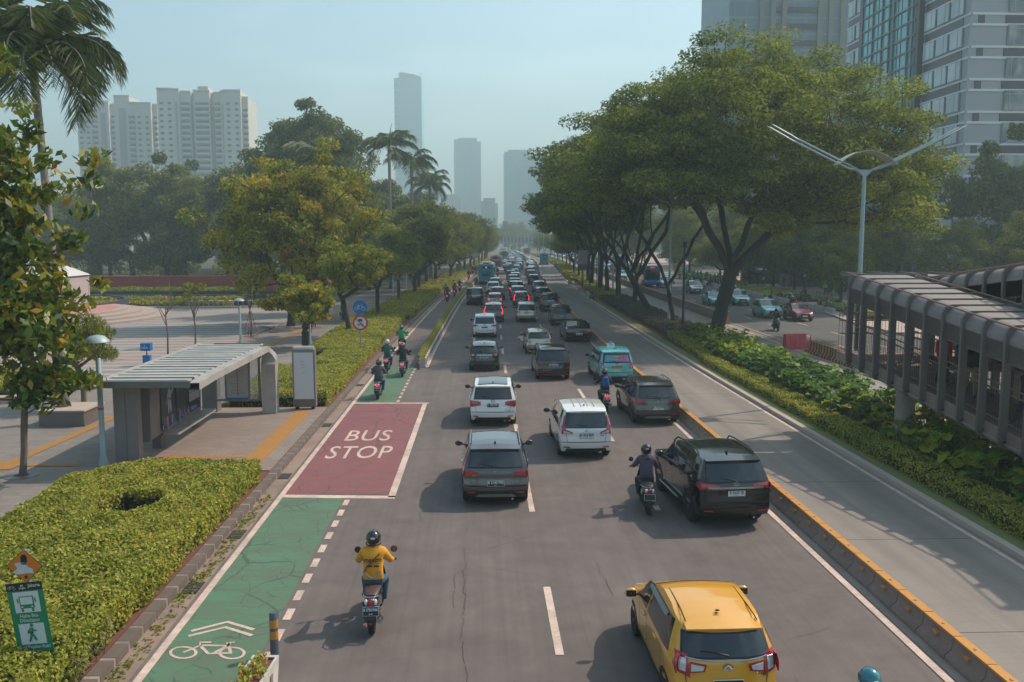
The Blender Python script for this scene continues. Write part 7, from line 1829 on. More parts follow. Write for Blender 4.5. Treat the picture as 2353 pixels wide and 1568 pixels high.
for k, (x, y, c) in enumerate([(-10.6, 162, 'black'), (-9.9, 165.5, 'black'), (-9.3, 168.5, 'grey')]): walker(x-.9, y, .3*k, 'person in %s on the left pavement under the tree row, %s of three' % (c, ['nearest', 'middle', 'furthest'][k]), c, 'navy')
walker(32.6, 98.4, math.pi, 'traffic officer in a lime vest and white helmet standing by the far kerb', 'lime', 'navy', STAND, 'white', z=0.0)
walker(44.2, 110, math.pi, 'guard in a lime vest standing on the far pavement', 'lime', 'black', STAND, 'white')
walker(41.2, 135, 1.9, 'person in black, left of a pair on the far pavement', 'black', 'black'); walker(41.9, 135.2, 2.0, 'person in black, right of a pair on the far pavement', 'black', 'navy')
walker(42.8, 130.3, 1.2, 'person in pale blue walking on the far pavement', 'white', 'navy', bare=True); walker(44.6, 131.5, 1.2, 'person in khaki walking behind the pale blue one', 'khaki', 'black')
walker(44.9, 127.4, 2.5, 'person in a dark red dress on the far pavement in front of the wall', 'maroon', 'maroon', hij=CL['maroon'], dress=True)
walker(37.3, 134, 1.0, 'person standing beside the red box on the far pavement', 'darkgreen', 'black', STAND)
walker(13.0, 103.2, R(-80), 'street vendor in green sitting on the median kerb', 'green', 'navy', SIT, bare=True); walker(15.6, 143, R(-80), 'second vendor in green sitting further along the median kerb', 'darkgreen', 'black', SIT)
for k, (x, y) in enumerate([(13.4, 108.6), (13.7, 119), (14.4, 140)]):
    mb = MB(); r = np.random.default_rng(k); mb.ball((0, 0, .35), (.30, .28, .38), plain('sack_white', '9a948c', .8, var=.2, scale=8, bump=.5), 12, 8); mb.ball((.12, -.3, .18), (.32, .25, .2), plain('sack_white', '9a948c'), 10, 6); o = mb.obj('sack', loc=(x, y, .1)); tag(o, ['white sack beside the vendor in green on the median kerb', 'white sack on the median kerb beyond the first', 'white sack beside the second vendor'][k], 'sack')
# passers-by on the ramp
walker(14.55, 26.6, 2.9, 'person with black hair in a magenta top on the ramp', 'red', 'black', z=2.62); walker(14.75, 25.4, 2.8, 'man in a dark jacket looking down on the ramp', 'black', 'khaki', z=2.45); walker(14.9, 22.9, .3, 'person in dark clothes further down the ramp', 'black', 'navy', z=2.1)
# ------------------------------------------------------------------ hedges and beds
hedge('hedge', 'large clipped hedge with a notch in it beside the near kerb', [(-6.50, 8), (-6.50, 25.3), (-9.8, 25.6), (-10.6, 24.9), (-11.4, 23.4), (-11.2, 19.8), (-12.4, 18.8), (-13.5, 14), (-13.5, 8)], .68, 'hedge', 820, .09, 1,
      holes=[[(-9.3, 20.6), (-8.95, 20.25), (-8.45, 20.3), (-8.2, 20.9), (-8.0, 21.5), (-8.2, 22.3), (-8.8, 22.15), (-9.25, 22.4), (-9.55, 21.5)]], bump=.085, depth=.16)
mb = MB(); rng = np.random.default_rng(4)
for i in range(90):     # bare woody stems where the hedge ends by the kerb
    x, y = rng.uniform(-7.5, -6.45), rng.uniform(12.3, 15.2); h = rng.uniform(.25, .6); mb.tube([(x, y, .1), (x+rng.uniform(-.2, .2), y+rng.uniform(-.2, .2), .1+h*.6), (x+rng.uniform(-.35, .35), y+rng.uniform(-.3, .3), .1+h)], [.010, .008, .004], BARKL, 4, False)
tag(mb.obj('bare_stems', sharp=None), kind='stuff')
hedge('hedge', 'first hedge block behind the information pillar', [(-6.55, 36.9), (-6.55, 45.9), (-10.8, 45.6), (-10.8, 36.9)], .62, 'hedge', 300, .10, 2, bump=.07)
hedge('hedge', 'second hedge block around the pole of the bicycle sign', [(-6.6, 46.6), (-6.6, 58.5), (-10.7, 58.5), (-10.5, 52.8), (-9.2, 52.5), (-9.2, 46.6)], .62, 'hedge', 230, .11, 3, bump=.07)
hedge('hedge', 'third hedge block with the first leaning kerb tree in it', [(-6.6, 59.3), (-6.6, 76.5), (-10.8, 76.5), (-10.8, 59.3)], .6, 'hedge', 130, .15, 4, bump=.08)
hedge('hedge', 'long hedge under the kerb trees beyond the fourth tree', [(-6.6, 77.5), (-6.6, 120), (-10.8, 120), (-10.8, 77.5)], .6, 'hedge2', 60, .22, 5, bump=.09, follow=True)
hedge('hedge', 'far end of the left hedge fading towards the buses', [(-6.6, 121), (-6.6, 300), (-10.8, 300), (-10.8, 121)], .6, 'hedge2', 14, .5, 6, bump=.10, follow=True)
hedge('hedge', 'low hedge at the left picture edge behind the leafy tree', [(-34, 34.5), (-20.6, 38.8), (-20.6, 44.5), (-34, 44.5)], .7, 'hedge', 90, .16, 7)
mb = MB(); mb.prism([(-34.2, 33.6), (-20.3, 38.0), (-20.3, 38.7), (-34.2, 34.4)], -.1, .42, M['granite_kerb']); tag(mb.obj('low_wall'), 'low pale kerb wall in front of the hedge at the left edge', 'wall')
# median
hedge('hedge', 'low yellow green edging hedge between the busway and the big leaf bed', [(12.75, 12), (13.75, 12), (13.75, 42), (13.3, 50), (12.7, 50)], .50, 'hedge', 330, .085, 8, bump=.06, box=None)
hedge('hedge', 'clipped edging hedge beside the far half of the big leaf bed', [(12.9, 50.6), (13.7, 50.6), (14.6, 62), (13.6, 62.5)], .5, 'hedge2', 260, .10, 9)
taro_bed('big_leaf_bed', 'bed of big fan shaped leaves in the median beside the ramp columns', [(13.75, 14), (16.7, 14), (16.7, 62), (14.6, 62), (13.7, 46)], 3, 400, .47)
ribbon('grass_strip', 12.38, 13.0, -12, 160, .135, plain('grass_green', '6a6e3e', .95, var=.3, scale=9), base=None)
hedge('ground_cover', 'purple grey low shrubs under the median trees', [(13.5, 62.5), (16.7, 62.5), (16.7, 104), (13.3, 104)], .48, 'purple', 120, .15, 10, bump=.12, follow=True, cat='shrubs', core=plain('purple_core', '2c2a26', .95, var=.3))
hedge('ground_cover', 'yellow flowering shrubs under the median trees by the vendors', [(13.8, 104.6), (16.6, 104.6), (16.6, 150), (13.8, 150)], .40, 'hedge2', 46, .24, 11, bump=.1, follow=True, cat='shrubs')
hedge('ground_cover', 'dull green planting in the far median beside the teal busway bus', [(12.9, 151), (16.6, 151), (16.6, 430), (12.9, 430)], .55, 'hedge2', 9, .6, 12, bump=.1, follow=True, cat='shrubs')
# scattered cut leaves in the gutter
mb = MB(); rng = np.random.default_rng(9); v = []; f = []
C = np.array([(-6.02+rng.normal(0, .09), y0+rng.normal(0, .35), .035) for y0 in (13.3, 14.2, 15.6, 17.0, 18.0, 18.4, 19.6, 20.3, 21.6, 22.3, 23.6) for _ in range(26)])
vv, q, tt = leaves(rng, C, 3, np.full(len(C), .09), .075, .15, .6, .75); me = np_mesh('fallen_leaves', vv, q, [LF['light']], tt); o = bpy.data.objects.new('fallen_leaves', me); COL.objects.link(o); o['kind'] = 'stuff'

# ------------------------------------------------------------------ trees
# kerb trees on the left, mango like, orange green
def mango(name, label, base, h, rx, ry, seed, n=46, leaf='mango', per=150, size=.24, low=.30, fork=None, group=None, cl=.75, r0=.17, zc=None, rz=None, droop=.5):
    zc = zc or h*.66; rz = rz or h*.34
    return tree(name, label, 'tree', base, fork or (0, 0, h*low), [((0, 0, zc), (rx, ry, rz), 1.0)], leaf, BARK, n, cl, per, size, .62, r0, seed, group, .35, .9, .3, .42, .35, droop, lump=.16)
mango('kerb_tree', 'small round tree with a thick short trunk in front of the pavement lamp', (-11.49, 57.24, .1), 4.3, 2.1, 2.0, 21, 60, 'mango', 130, .30, .32, None, None, .55, .24, 3.15, 1.55)
mango('broad_tree', 'broad orange green tree rising over the plaza behind the small round tree', (-15.6, 72, .1), 13.2, 6.5, 5.0, 22, 240, 'mango', 190, .36, .22, (.2, 0, 2.6), None, 1.1, .34, 8.3, 5.7)
mango('broad_tree', 'orange tinted crown leaning right beside the broad plaza tree', (-14.8, 84, .1), 12.5, 3.8, 4.0, 23, 110, 'mango', 190, .38, .25, None, None, 1.1, .26, 8.2, 4.6)
mango('kerb_tree', 'leaning kerb tree in the hedge just left of the bicycle sign', (-9.43, 63.8, .1), 7.2, 2.6, 3.0, 24, 44, 'light', 170, .27, .36, (-.6, 0, 2.7), None, .8, .20, 5.1, 1.9)
mango('kerb_tree', 'bright crowned kerb tree just right of the bicycle sign', (-9.2, 78.3, .1), 6.4, 2.9, 3.0, 25, 44, 'light', 170, .30, .42, None, None, .85, .19, 4.7, 1.7)
mango('kerb_tree', 'slim kerb tree, third to the right of the bicycle sign', (-8.9, 95.4, .1), 8.5, 3.0, 3.2, 26, 46, 'light', 150, .36, .34, None, None, 1.0, .17, 6.0, 2.6)
k1 = mango('kerb_tree', 'kerb tree with twin slim trunks, fourth right of the bicycle sign', (-8.2, 109.4, .1), 11.2, 4.2, 4.6, 27, 120, 'park', 190, .42, .2, None, 'row of kerb trees along the left hedge', 1.3, .26, 7.4, 4.0)
k2 = mango('kerb_tree', 'kerb tree, sixth right of the bicycle sign', (-8.1, 131.7, .1), 11.4, 4.5, 5.0, 28, 80, 'park', 170, .46, .26, None, 'row of kerb trees along the left hedge', 1.4, .26, 7.5, 4.1)
for i, (x, y, s_, w) in enumerate([(-9.9, 120, .96, 0), (-9.6, 142, 1.0, 1), (-8.0, 153, 1.0, 0), (-8.8, 164, 1.02, 1), (-8.0, 176, 1.0, 0), (-8.2, 190, 1.03, 1), (-8.0, 205, 1.0, 0), (-8.2, 222, 1.02, 1), (-8.0, 240, 1.0, 0), (-8.1, 262, 1.0, 1), (-8.0, 286, .95, 0), (-8.0, 312, .9, 1), (-8.0, 340, .85, 0), (-8, 372, .9, 1), (-8, 408, .9, 0)]):
    dup([k1, k2][w], (x+cv(y), y, .1), rg.uniform(0, 6), 'green kerb tree of the left row, %s further towards the far footbridge' % (['one', 'two', 'three', 'four', 'five', 'six', 'seven', 'eight', 'nine', 'ten', 'eleven', 'twelve', 'thirteen', 'fourteen', 'fifteen'][i]+(' step' if i == 0 else ' steps')), scale=s_)
    if i < 12 and i % 2 == 0: dup([k2, k1][w], (x+cv(y)-7.5, y+5, .1), rg.uniform(0, 6), 'tree of the inner row behind the left pavement, %s along' % ords[i//2], 'inner row of trees behind the left pavement', s_*1.08)
# big dark tree and palms behind
tree('big_dark_tree', 'tall dark dense tree rising highest behind the orange green tree', 'tree', (-29.5, 150, .1), (0, 0, 7), [((1.5, 0, 23.0), (7.5, 7, 6.0), .3), ((-2, 0, 18.5), (9.5, 7, 6.5), .4), ((5, -2, 16), (8.0, 7, 6.5), .3)], 'dark', BARKD, 190, 1.7, 230, .55, .75, .6, 31, None, .5, .5, upb=.4)
tree('dark_tree', 'dark low crown left of the tall dense tree', 'tree', (-42, 155, .1), (0, 0, 5), [((0, 0, 14.2), (6.5, 6, 5.6), 1)], 'dark', BARKD, 80, 1.7, 200, .55, .75, .4, 32, None, .5, .5, upb=.4)
tree('dark_tree', 'dark green crown below the palms right of the tall dense tree', 'tree', (-19.5, 165, .1), (0, 0, 5), [((0, 0, 12.5), (6.5, 7, 5.4), .6), ((6, 12, 11), (6, 7, 5), .4)], 'dark', BARKD, 110, 1.6, 200, .55, .75, .4, 33, None, .5, .5, upb=.4)
palm('royal_palm', 'royal palm whose fronds fill the top left corner', (-16.2, 33.9, .5), 12.7, 4.1, 40, 41, .185, lean=-.35)
palm('royal_palm', 'royal palm with an upright spear leaf against the blue tower', (-13.0, 128, .1), 19.5, 6.0, 15, 42, .28, up=True)
palm('royal_palm', 'royal palm in front of the tall dark tree', (-17.2, 97.5, .1), 15.0, 5.2, 18, 43, .28)
palm('royal_palm', 'royal palm right of the one with the upright spear', (-10.9, 142, .1), 18.0, 5.5, 17, 44, .28)
palm('royal_palm', 'royal palm furthest right above the kerb trees', (-8.6, 152, .1), 15.5, 5.2, 17, 45, .28)
for (x, y, lb) in ((-16.3, 97.6, 'left'), (-16.3, 103.2, 'right')):
    mb = MB(); mb.lathe([(.85, 0), (.75, 1.0), (.62, 2.2), (.60, 4.6), (.35, 7.5)], (0, 0, 0), CONC, 16); tag(mb.obj('bottle_palm', loc=(x, y, .1)), 'thick pale swollen palm trunk behind the pavement near the staked sapling', 'palm tree') if y > 100 else None
# the leafy tree in the left foreground
tree('leafy_tree', 'young tree with big glossy leaves filling the left foreground', 'tree', (-13.83, 26.1, .12), (.25, 0, 2.4), [((-.1, -.6, 8.3), (2.9, 2.3, 3.9), .48), ((.0, -.3, 4.9), (2.45, 2.0, 2.3), .42), ((1.1, -.2, 2.95), (1.1, .8, .7), .09), ((-2.4, 0, 4.0), (1.6, 1.6, 1.8), .04)], 'big', BARKL, 360, .46, 26, .34, .7, .10, 51, None, .3, .95, .35, .46, .25, .9, lump=.2)
tree('weeping_tree', 'olive grey weeping bush tree behind the nearest lamp', 'tree', (-16.9, 37.2, .12), (0, 0, 1.2), [((0, 0, 2.65), (1.6, 1.4, 1.25), 1.0)], 'park', BARKL, 46, .42, 120, .28, .9, .12, 52, None, .4, .7, .3, .16, .15, 1.8)
def sapling(x, y, h, label, crown=True, stakes=False, seed=60):
    t = thing('sapling', label, 'young tree', (x, y, .13)); rng = np.random.default_rng(seed); mb = MB()
    mb.tube([(0, 0, 0), (.05, 0, h*.3), (-.03, 0, h*.55), (.02, 0, h*.7)], [.06, .05, .04, .03], BARKL, 6)
    ends = []
    for k in range(7):
        a = k*.9+rng.random(); r = rng.uniform(.3, .7)*h*.25; e = (math.cos(a)*r, math.sin(a)*r, h*rng.uniform(.85, 1.08)); ends.append(e)
        mb.tube([(0, 0, h*rng.uniform(.42, .65)), (e[0]*.7, e[1]*.7, h*.72), e], [.028, .02, .008], BARKL, 5)
    mb.obj('trunk', t, sharp=None)
    if stakes:
        mb = MB()
        for k in range(4):
            a = k*math.pi/2+.6; mb.tube([(math.cos(a)*.55, math.sin(a)*.55, 0), (math.cos(a)*.06, math.sin(a)*.06, 1.9)], .025, plain('stake_wood', '86604a', .8), 5)
        for k in range(4):
            a = k*math.pi/2+.6; b = a+math.pi/2; mb.tube([(math.cos(a)*.52, math.sin(a)*.52, .12), (math.cos(b)*.52, math.sin(b)*.52, .12)], .025, plain('stake_wood', '86604a'), 5)
        mb.obj('stakes', t)
    if crown:
        v, q, tt = leaves(rng, np.array(ends), 55, np.full(7, .32), .22, .7, .45, .3, droop=.4); me = np_mesh('crown', v, q, [LF['light']], tt); o = bpy.data.objects.new('crown', me); COL.objects.link(o); par(o, t)
    return t
sapling(-19.0, 53.2, 4.4, 'bare forked sapling on the striped plaza', False, seed=61)
sapling(-19.05, 58.5, 3.9, 'leafy sapling on the striped plaza between the bare one and the lamp', True, seed=62)
sapling(-16.7, 63.65, 4.0, 'staked sapling without leaves on the plaza right of the lamp', False, True, 63)
sapling(-16.5, 92.9, 3.6, 'staked sapling near the two thick palm trunks', True, True, 64)
# median rain trees
def rain(label, base, fork, crown, seed, n=150, clump=1.5, per=330, size=.30, r0=.5, under=.42, scaf=None):
    scaf = scaf or [(-3.2, .5, 4.6), (2.9, -.4, 4.8), (-.9, 2.6, 5.2), (.9, -2.2, 4.6)]
    return tree('rain_tree', label, 'tree', base, fork, crown, 'rain', BARKD, n, clump, per, size, .46, r0, seed, None, .45, under, .22, .5, .60, 0, lump=.10, scaf=scaf)
rain('largest spreading rain tree with the thick forked trunk in the median', (17.2, 63.0, .1), (1.1, .3, 4.6), [((3.0, 1, 13.6), (12.0, 10.5, 7.8), .66), ((-4.5, 2, 12.4), (6.5, 9, 5.6), .20), ((8.0, -1, 9.6), (6.4, 7, 5.0), .18)], 71, 720, 1.4, 290, .26, .52, .50, [(-3.0, .4, 6.0), (5.0, -.6, 5.6), (-.6, 2.6, 6.4), (1.9, -2.2, 6.6)])
rain('slim forked median tree right in front of the dark pole', (15.94, 70.4, .1), (-.7, 0, 3.4), [((-1.5, 2, 12.0), (6.0, 6, 4.6), 1)], 72, 110, 1.4, 280, .30, .19, .4, [(-2.6, 0, 4.6), (2.8, .4, 5.0)])
rain('strongly leaning median tree beside the one with hanging fern', (16.05, 79.7, .1), (-2.3, 0, 3.9), [((-1.0, 2, 13.4), (8.6, 8, 5.6), 1)], 73, 180, 1.5, 280, .33, .29)
rain('median tree with a fern on its straight trunk', (16.4, 92.0, .1), (.2, 0, 3.2), [((-.8, 1, 13.6), (8.5, 8, 5.8), 1)], 74, 170, 1.6, 270, .36, .27)
rain('fork trunked median tree next to the white lamp post', (16.4, 103, .1), (0, 0, 3.6), [((-.8, 1, 13.6), (8.0, 9, 6.2), 1)], 75, 190, 1.6, 270, .38, .32)
rain('median tree just right of the vendors', (16.8, 114.2, .1), (-.2, 0, 4.2), [((-1.2, 1, 12.8), (7.8, 9, 6.0), 1)], 76, 170, 1.7, 250, .40, .28, .6)
r7 = rain('median tree in front of the camera column', (16.8, 121.5, .1), (.2, 0, 4.4), [((-1.0, 0, 12.4), (7.8, 8, 6.2), 1)], 77, 170, 1.7, 250, .42, .32, .7)
for i, (x, y, s_) in enumerate([(17.1, 133.4, 1.0), (17.8, 143.3, .95), (18.2, 160, .62), (18.6, 172, .55), (20.3, 190, .5), (21.6, 210, .5), (23, 232, .5), (24.8, 262, .5), (25.8, 290, .5), (26.3, 325, .5), (27, 365, .5), (28, 410, .5)]):
    dup(r7, (x, y, .1), 1.3*i, ['median tree directly behind the camera column', 'median tree second behind the camera column', 'small light median tree beyond the dark group'][min(i, 2)] if i < 3 else 'small far median tree, %s beyond the dark group' % ords[i-2], scale=s_)
# tree belts: every crown a tree of its own, copies of a few
rngp = random.Random(3)
pA = tree('park_tree', 'x', 'tree', (0, 0, 0), (0, 0, 3), [((0, 0, 7.6), (5.5, 5.5, 6.4), 1)], 'park', BARKD, 75, 1.45, 270, .42, .7, .34, 81, 'trees in the park behind the plaza', .5, .95, upb=.4)
pB = tree('park_tree', 'x', 'tree', (0, 0, 0), (0, 0, 3), [((0, 0, 10), (4.6, 4.6, 6.2), .55), ((1.5, 0, 5.6), (5, 5, 4.6), .45)], 'light', BARKD, 75, 1.5, 240, .42, .6, .30, 82, 'trees in the park behind the plaza', .5, .95, upb=.4)
pC = tree('park_tree', 'x', 'tree', (0, 0, 0), (0, 0, 2), [((0, 0, 8.0), (4.2, 4.2, 7.6), 1)], 'dark', BARKD, 70, 1.3, 240, .46, .8, .30, 83, 'trees in the park behind the plaza', .5, .95, upb=.4)
used = {id(k1), id(k2)}
def ptree(p, x, y, s_, label, group):
    k = id(p)
    o = p if k not in used else dup(p)
    used.add(k); o.location = (x, y, .05); o.rotation_euler = (0, 0, rngp.uniform(0, 6.28)); o.scale = (s_, s_, s_*rngp.uniform(.92, 1.1)); o['label'] = label; o['group'] = group
    return o
desc = {id(pA): 'rounded olive', id(pB): 'lighter feathery', id(pC): 'dark narrow', id(k1): 'high crowned', id(k2): 'tall trunked'}
def belt(pts, where, group):
    for i, (x, y, p, s_) in enumerate(pts): ptree(p, x, y, s_, '%s tree %s, %s in that belt' % (desc[id(p)], where, ords[i] if i < 20 else 'one of the last'), group)
belt([(-62, 158, pA, 1.45), (-53, 150, pC, 1.25), (-70, 168, pC, 1.2), (-56, 168, pA, 1.35), (-47, 170, pC, 1.0), (-64, 190, pC, 1.4), (-47, 185, pB, 1.15), (-40, 178, pB, 1.1), (-36, 192, pB, 1.2), (-52, 200, pB, 1.2), (-78, 182, pA, 1.3), (-88, 190, pA, 1.2), (-30, 200, pB, 1.15), (-44, 212, pA, 1.2), (-60, 215, pB, 1.15), (-74, 215, pA, 1.25), (-24, 188, pC, 1.0), (-95, 205, pC, 1.1), (-34, 228, pA, 1.2), (-52, 236, pA, 1.2)], 'in the park behind the brick wall', 'trees in the park behind the plaza')
belt([(-21, 205, pA, 1.1), (-17, 222, pC, 1.0), (-20, 245, pA, 1.1), (-14, 262, pA, 1.0), (-20, 285, pC, 1.1), (-12, 300, pA, 1.0), (-8, 330, pA, 1.05), (-16, 345, pC, 1.1), (-6, 372, pA, 1.05), (-14, 395, pA, 1.15), (-5, 420, pA, 1.0)], 'behind the left pavement far off', 'far trees behind the left pavement')
belt([(38.6, 91.8, k2, .62), (42.2, 124, k2, .68), (42.3, 115.8, k2, .62), (40.8, 126.6, k2, .66), (43.2, 138.4, k2, .72), (46, 104, k1, .70), (52, 112, pA, .76), (40.5, 146, k2, .75), (50, 92, pA, .66), (59, 100, pC, 1.08), (61, 90, pA, .78), (66, 92, pA, .9), (70, 102, pC, 1.0), (55, 84, pA, .68), (63, 80, pA, .74), (52, 74, pB, .55), (49, 128, pA, .85), (54, 136, pA, .95), (46, 152, k2, .85), (47, 112, pB, .75)], 'on the far pavement before the tiled tower', 'trees on the far pavement')
belt([(50, 168, pA, 1.0), (44, 182, pB, .9), (56, 190, pA, 1.1), (46, 205, pB, .9), (52, 225, pA, 1.1), (62, 212, pC, 1.2), (47, 248, pB, 1.0), (58, 262, pA, 1.2), (49, 288, pA, 1.0), (56, 318, pA, 1.1), (52, 350, pA, 1.1), (60, 385, pC, 1.2), (52, 420, pA, 1.1), (68, 150, pC, 1.3), (74, 175, pA, 1.3)], 'further along the far pavement', 'far trees of the right side')
# low hazy trees closing the view behind the far footbridge
belt([(-20, 520, pA, 1.15), (0, 540, pA, 1.2), (18, 560, pA, 1.25), (36, 545, pC, 1.05), (54, 530, pA, 1.2), (72, 560, pA, 1.2), (90, 545, pA, 1.2), (-44, 560, pA, 1.3), (8, 600, pC, 1.3), (40, 610, pA, 1.4), (112, 560, pA, 1.3), (66, 620, pA, 1.4), (-70, 540, pA, 1.3), (-100, 500, pA, 1.4), (26, 590, pA, 1.3), (-8, 575, pA, 1.25)], 'closing the road behind the far footbridge', 'hazy trees behind the far footbridge')
# far kerb beds
hedge('hedge', 'low yellow green hedge behind the parked bikes on the far kerb', [(34.6, 76), (37.5, 76), (38, 90), (35.8, 90)], .55, 'hedge', 60, .2, 13)
hedge('hedge', 'dark green hedge behind the standing traffic officer', [(35.5, 99), (41, 97), (41, 120), (36, 128)], .55, 'hedge', 40, .24, 14)
hedge('hedge', 'hedge with yellow flowers far along the opposite kerb', [(37.5, 130), (40.5, 130), (44, 165), (39, 165)], .55, 'hedge2', 30, .28, 15)
first = None
for k, y in enumerate(np.arange(83.5, 170, 2.6)):
    if first is None:
        mb = MB(); mb.plate([(x, -1.1, z) for x, z in ((-.2, 0), (-.12, .6), (.12, .6), (.2, 0))], (0, 1, 0), 2.2, WHITEP); first = mb.obj('kerb_block'); tag(first, 'pale concrete block in the low row along the far kerb', 'barrier', 'pale kerb blocks of the opposite road'); o = first
    else: o = dup(first)
    x = _rk(y)-.4 if y > 92 else 33.6
    o.location = (x+cv(y), y, 0); o.rotation_euler = (0, 0, slope(y))
# ------------------------------------------------------------------ buildings
TILE = plain('tile_pale', '9a9ea0', .45, .1, var=.10, scale=.4); TILED = plain('tile_dark', '474248', .35, .1, var=.15, scale=.4); BLUEG = plain('teal_curtain_glass', '58b4bc', .10, .1, var=.2, scale=.12, coat=.4)
def reflglass(name, a, b, c, s=.25):
    k = NT(name); co = k.co((1, 1, .5)); d = k.noise(co, s, 3, .5, 1.2); k.color(k.ramp(d, [(.35, srgb(a)), (.5, srgb(b)), (.62, srgb(c))])); k.set(rough=.12, spec=.6, coat=.3); return k.m
RG1 = reflglass('window_glass_grey', '3c484d', '6c7678', 'a29c90'); RG2 = reflglass('window_glass_pale', '9aa8ac', 'b4c0c2', 'c8d0d0', .1)
def tower(name, label, x0, x1, y0, y1, H, mat): t = thing(name, label, 'building', (0, 0, 0)); mb = MB(); mb.box(((x0+x1)/2, (y0+y1)/2, H/2), (x1-x0, y1-y0, H), mat); mb.obj('wall', t); return t
# tiled office tower on the right: long side along the road, end wall towards the picture
t = tower('tiled_office_tower', 'tall grey tiled office tower with a turquoise glass band at the right edge', 58.0, 92, 112, 150, 92, TILE); t.location.x = 4.2
FH = 4.05; nF = 22
mb = MB(); mc = MB()
for i in range(nF):
    z = 2+i*FH
    mb.box((57.96, 118.4, z+.55), (.12, 9.6, 1.1), TILED); mb.box((57.96, 146.3, z+.55), (.12, 6.0, 1.1), TILED)
    mc.box((76.5, 111.95, z+.55), (28, .12, 1.35), TILED); mc.box((59.4, 111.95, z+.55), (.8, .12, 1.35), TILED)
    for zz in (z-.12, z+1.22): mc.box((75.2, 111.93, zz), (34, .10, .30), plain('tile_band', 'd2d3d2', .4, var=.05)); mb.box((57.94, 118.6, zz), (.10, 13.2, .26), plain('tile_band', 'a3a6a8')); mb.box((57.94, 146.3, zz), (.10, 7.2, .26), plain('tile_band', 'a3a6a8'))
mb.obj('tile_bands', t); mc.obj('tile_bands', t)
cnt = 0
for i in range(nF):
    z = 2+i*FH+2.65
    if z > 60: continue
    for k, yc in enumerate((114.9, 118.4, 121.9)):
        f = MB(); f.box((57.90, yc, z), (.14, 3.1, 2.45), GALV); f = f.obj('window', t)
        for g in (-.95, 0, .95)[:3]: pass
        p = MB(); p.box((57.80, yc, z), (.10, 2.85, 2.2), RG2); p.box((57.74, yc-.5, z), (.04, .08, 2.2), GALV); p.obj('pane', f); cnt += 1
    for k, yc in enumerate((144.6, 147.9)):
        f = MB(); f.box((57.90, yc, z), (.14, 2.8, 2.45), GALV); f = f.obj('window', t); p = MB(); p.box((57.80, yc, z), (.10, 2.5, 2.2), RG2); p.box((57.74, yc-.4, z), (.04, .08, 2.2), GALV); p.obj('pane', f)
    for xc, w in ((65.0, 4.3), (69.6, 4.3)):
        f = MB(); f.box((xc, 111.88, z), (w, .16, 2.6), GALV); f = f.obj('window', t); p = MB(); p.box((xc, 111.78, z), (w-.25, .1, 2.35), RG1)
        for a in (-.35, .35): p.box((xc+a*w, 111.72, z), (.09, .05, 2.35), GALV)
        p.box((xc, 111.72, z+.8), (w-.25, .05, .07), GALV); p.obj('pane', f)
mb = MB()
mb.box((57.55, 133.5, 46), (.8, 17.6, 92), BLUEG); mb.obj('glass_band', t)
mb = MB()
for i in range(nF*2): mb.box((57.08, 133.5, 1.5+i*FH/2), (.25, 17.8, .26), STEEL)
for yy in (125.2, 126.6, 131.0, 132.4, 134.8, 138.0, 141.8): mb.box((57.02, yy, 46), (.22, .28, 92), STEELD)
for yy in (128.8, 129.9, 136.4, 139.8): mb.box((57.10, yy, 46), (.06, .10, 92), STEELD)
mb.obj('mullions', t)
mb = MB(); mb.box((57.6, 124.2, 46), (.9, 1.0, 92), TILED); mb.box((57.6, 142.8, 46), (.9, 1.0, 92), TILED); mb.obj('recess', t)
def gridmat(name, base, glass, fx, fz, fw=.55, fh=.5, rough=.4, var=.25):
    """facade far off: windows in a regular grid on two faces"""
    k = NT(name); x, y, z = k.xyz(k.co()); h = k.math('ADD', x, y)
    a = k.math('LESS_THAN', k.math('FRACT', k.math('DIVIDE', h, fx)), fw); b = k.math('LESS_THAN', k.math('FRACT', k.math('DIVIDE', z, fz)), fh)
    g = srgb(glass); n = k.noise(k.co((1, 1, .6)), .05, 3, .6, .5)
    gl = k.mix(n, tuple(q*(1-var) for q in g), tuple(min(1, q*(1+var*2)) for q in g)); c = k.mix(k.math('MULTIPLY', a, b), srgb(base), gl); k.color(c); k.set(rough=rough, spec=.5); return k.m
# glass tower behind it
t = tower('glass_tower', 'blue grey glass tower with stone piers behind the rain trees', 52.5, 86, 222, 250, 98, gridmat('tower_glass', '7f8b90', '5c7a86', 3.0, 3.9, .92, .86)); t.location.x = 9.6
mb = MB()
for x in (60.6, 63.4, 66.2, 75.2, 78.0, 81): mb.box((x, 221.7, 49), (1.15, .8, 98), plain('stone_pier', '7f7b74', .7))
mb.obj('piers', t); mb = MB()
for i in range(24):
    mb.box((70.7, 221.85, 4+i*4), (7.6, .5, 1.3), TILED); mb.box((64.6, 221.85, 4+i*4), (1.6, .5, 1.3), TILED)
mb.obj('spandrels', t); mb = MB(); mb.box((88, 232, 46), (6, 22, 92), plain('dark_wall', '3d444c', .5)); mb.obj('wing', t)
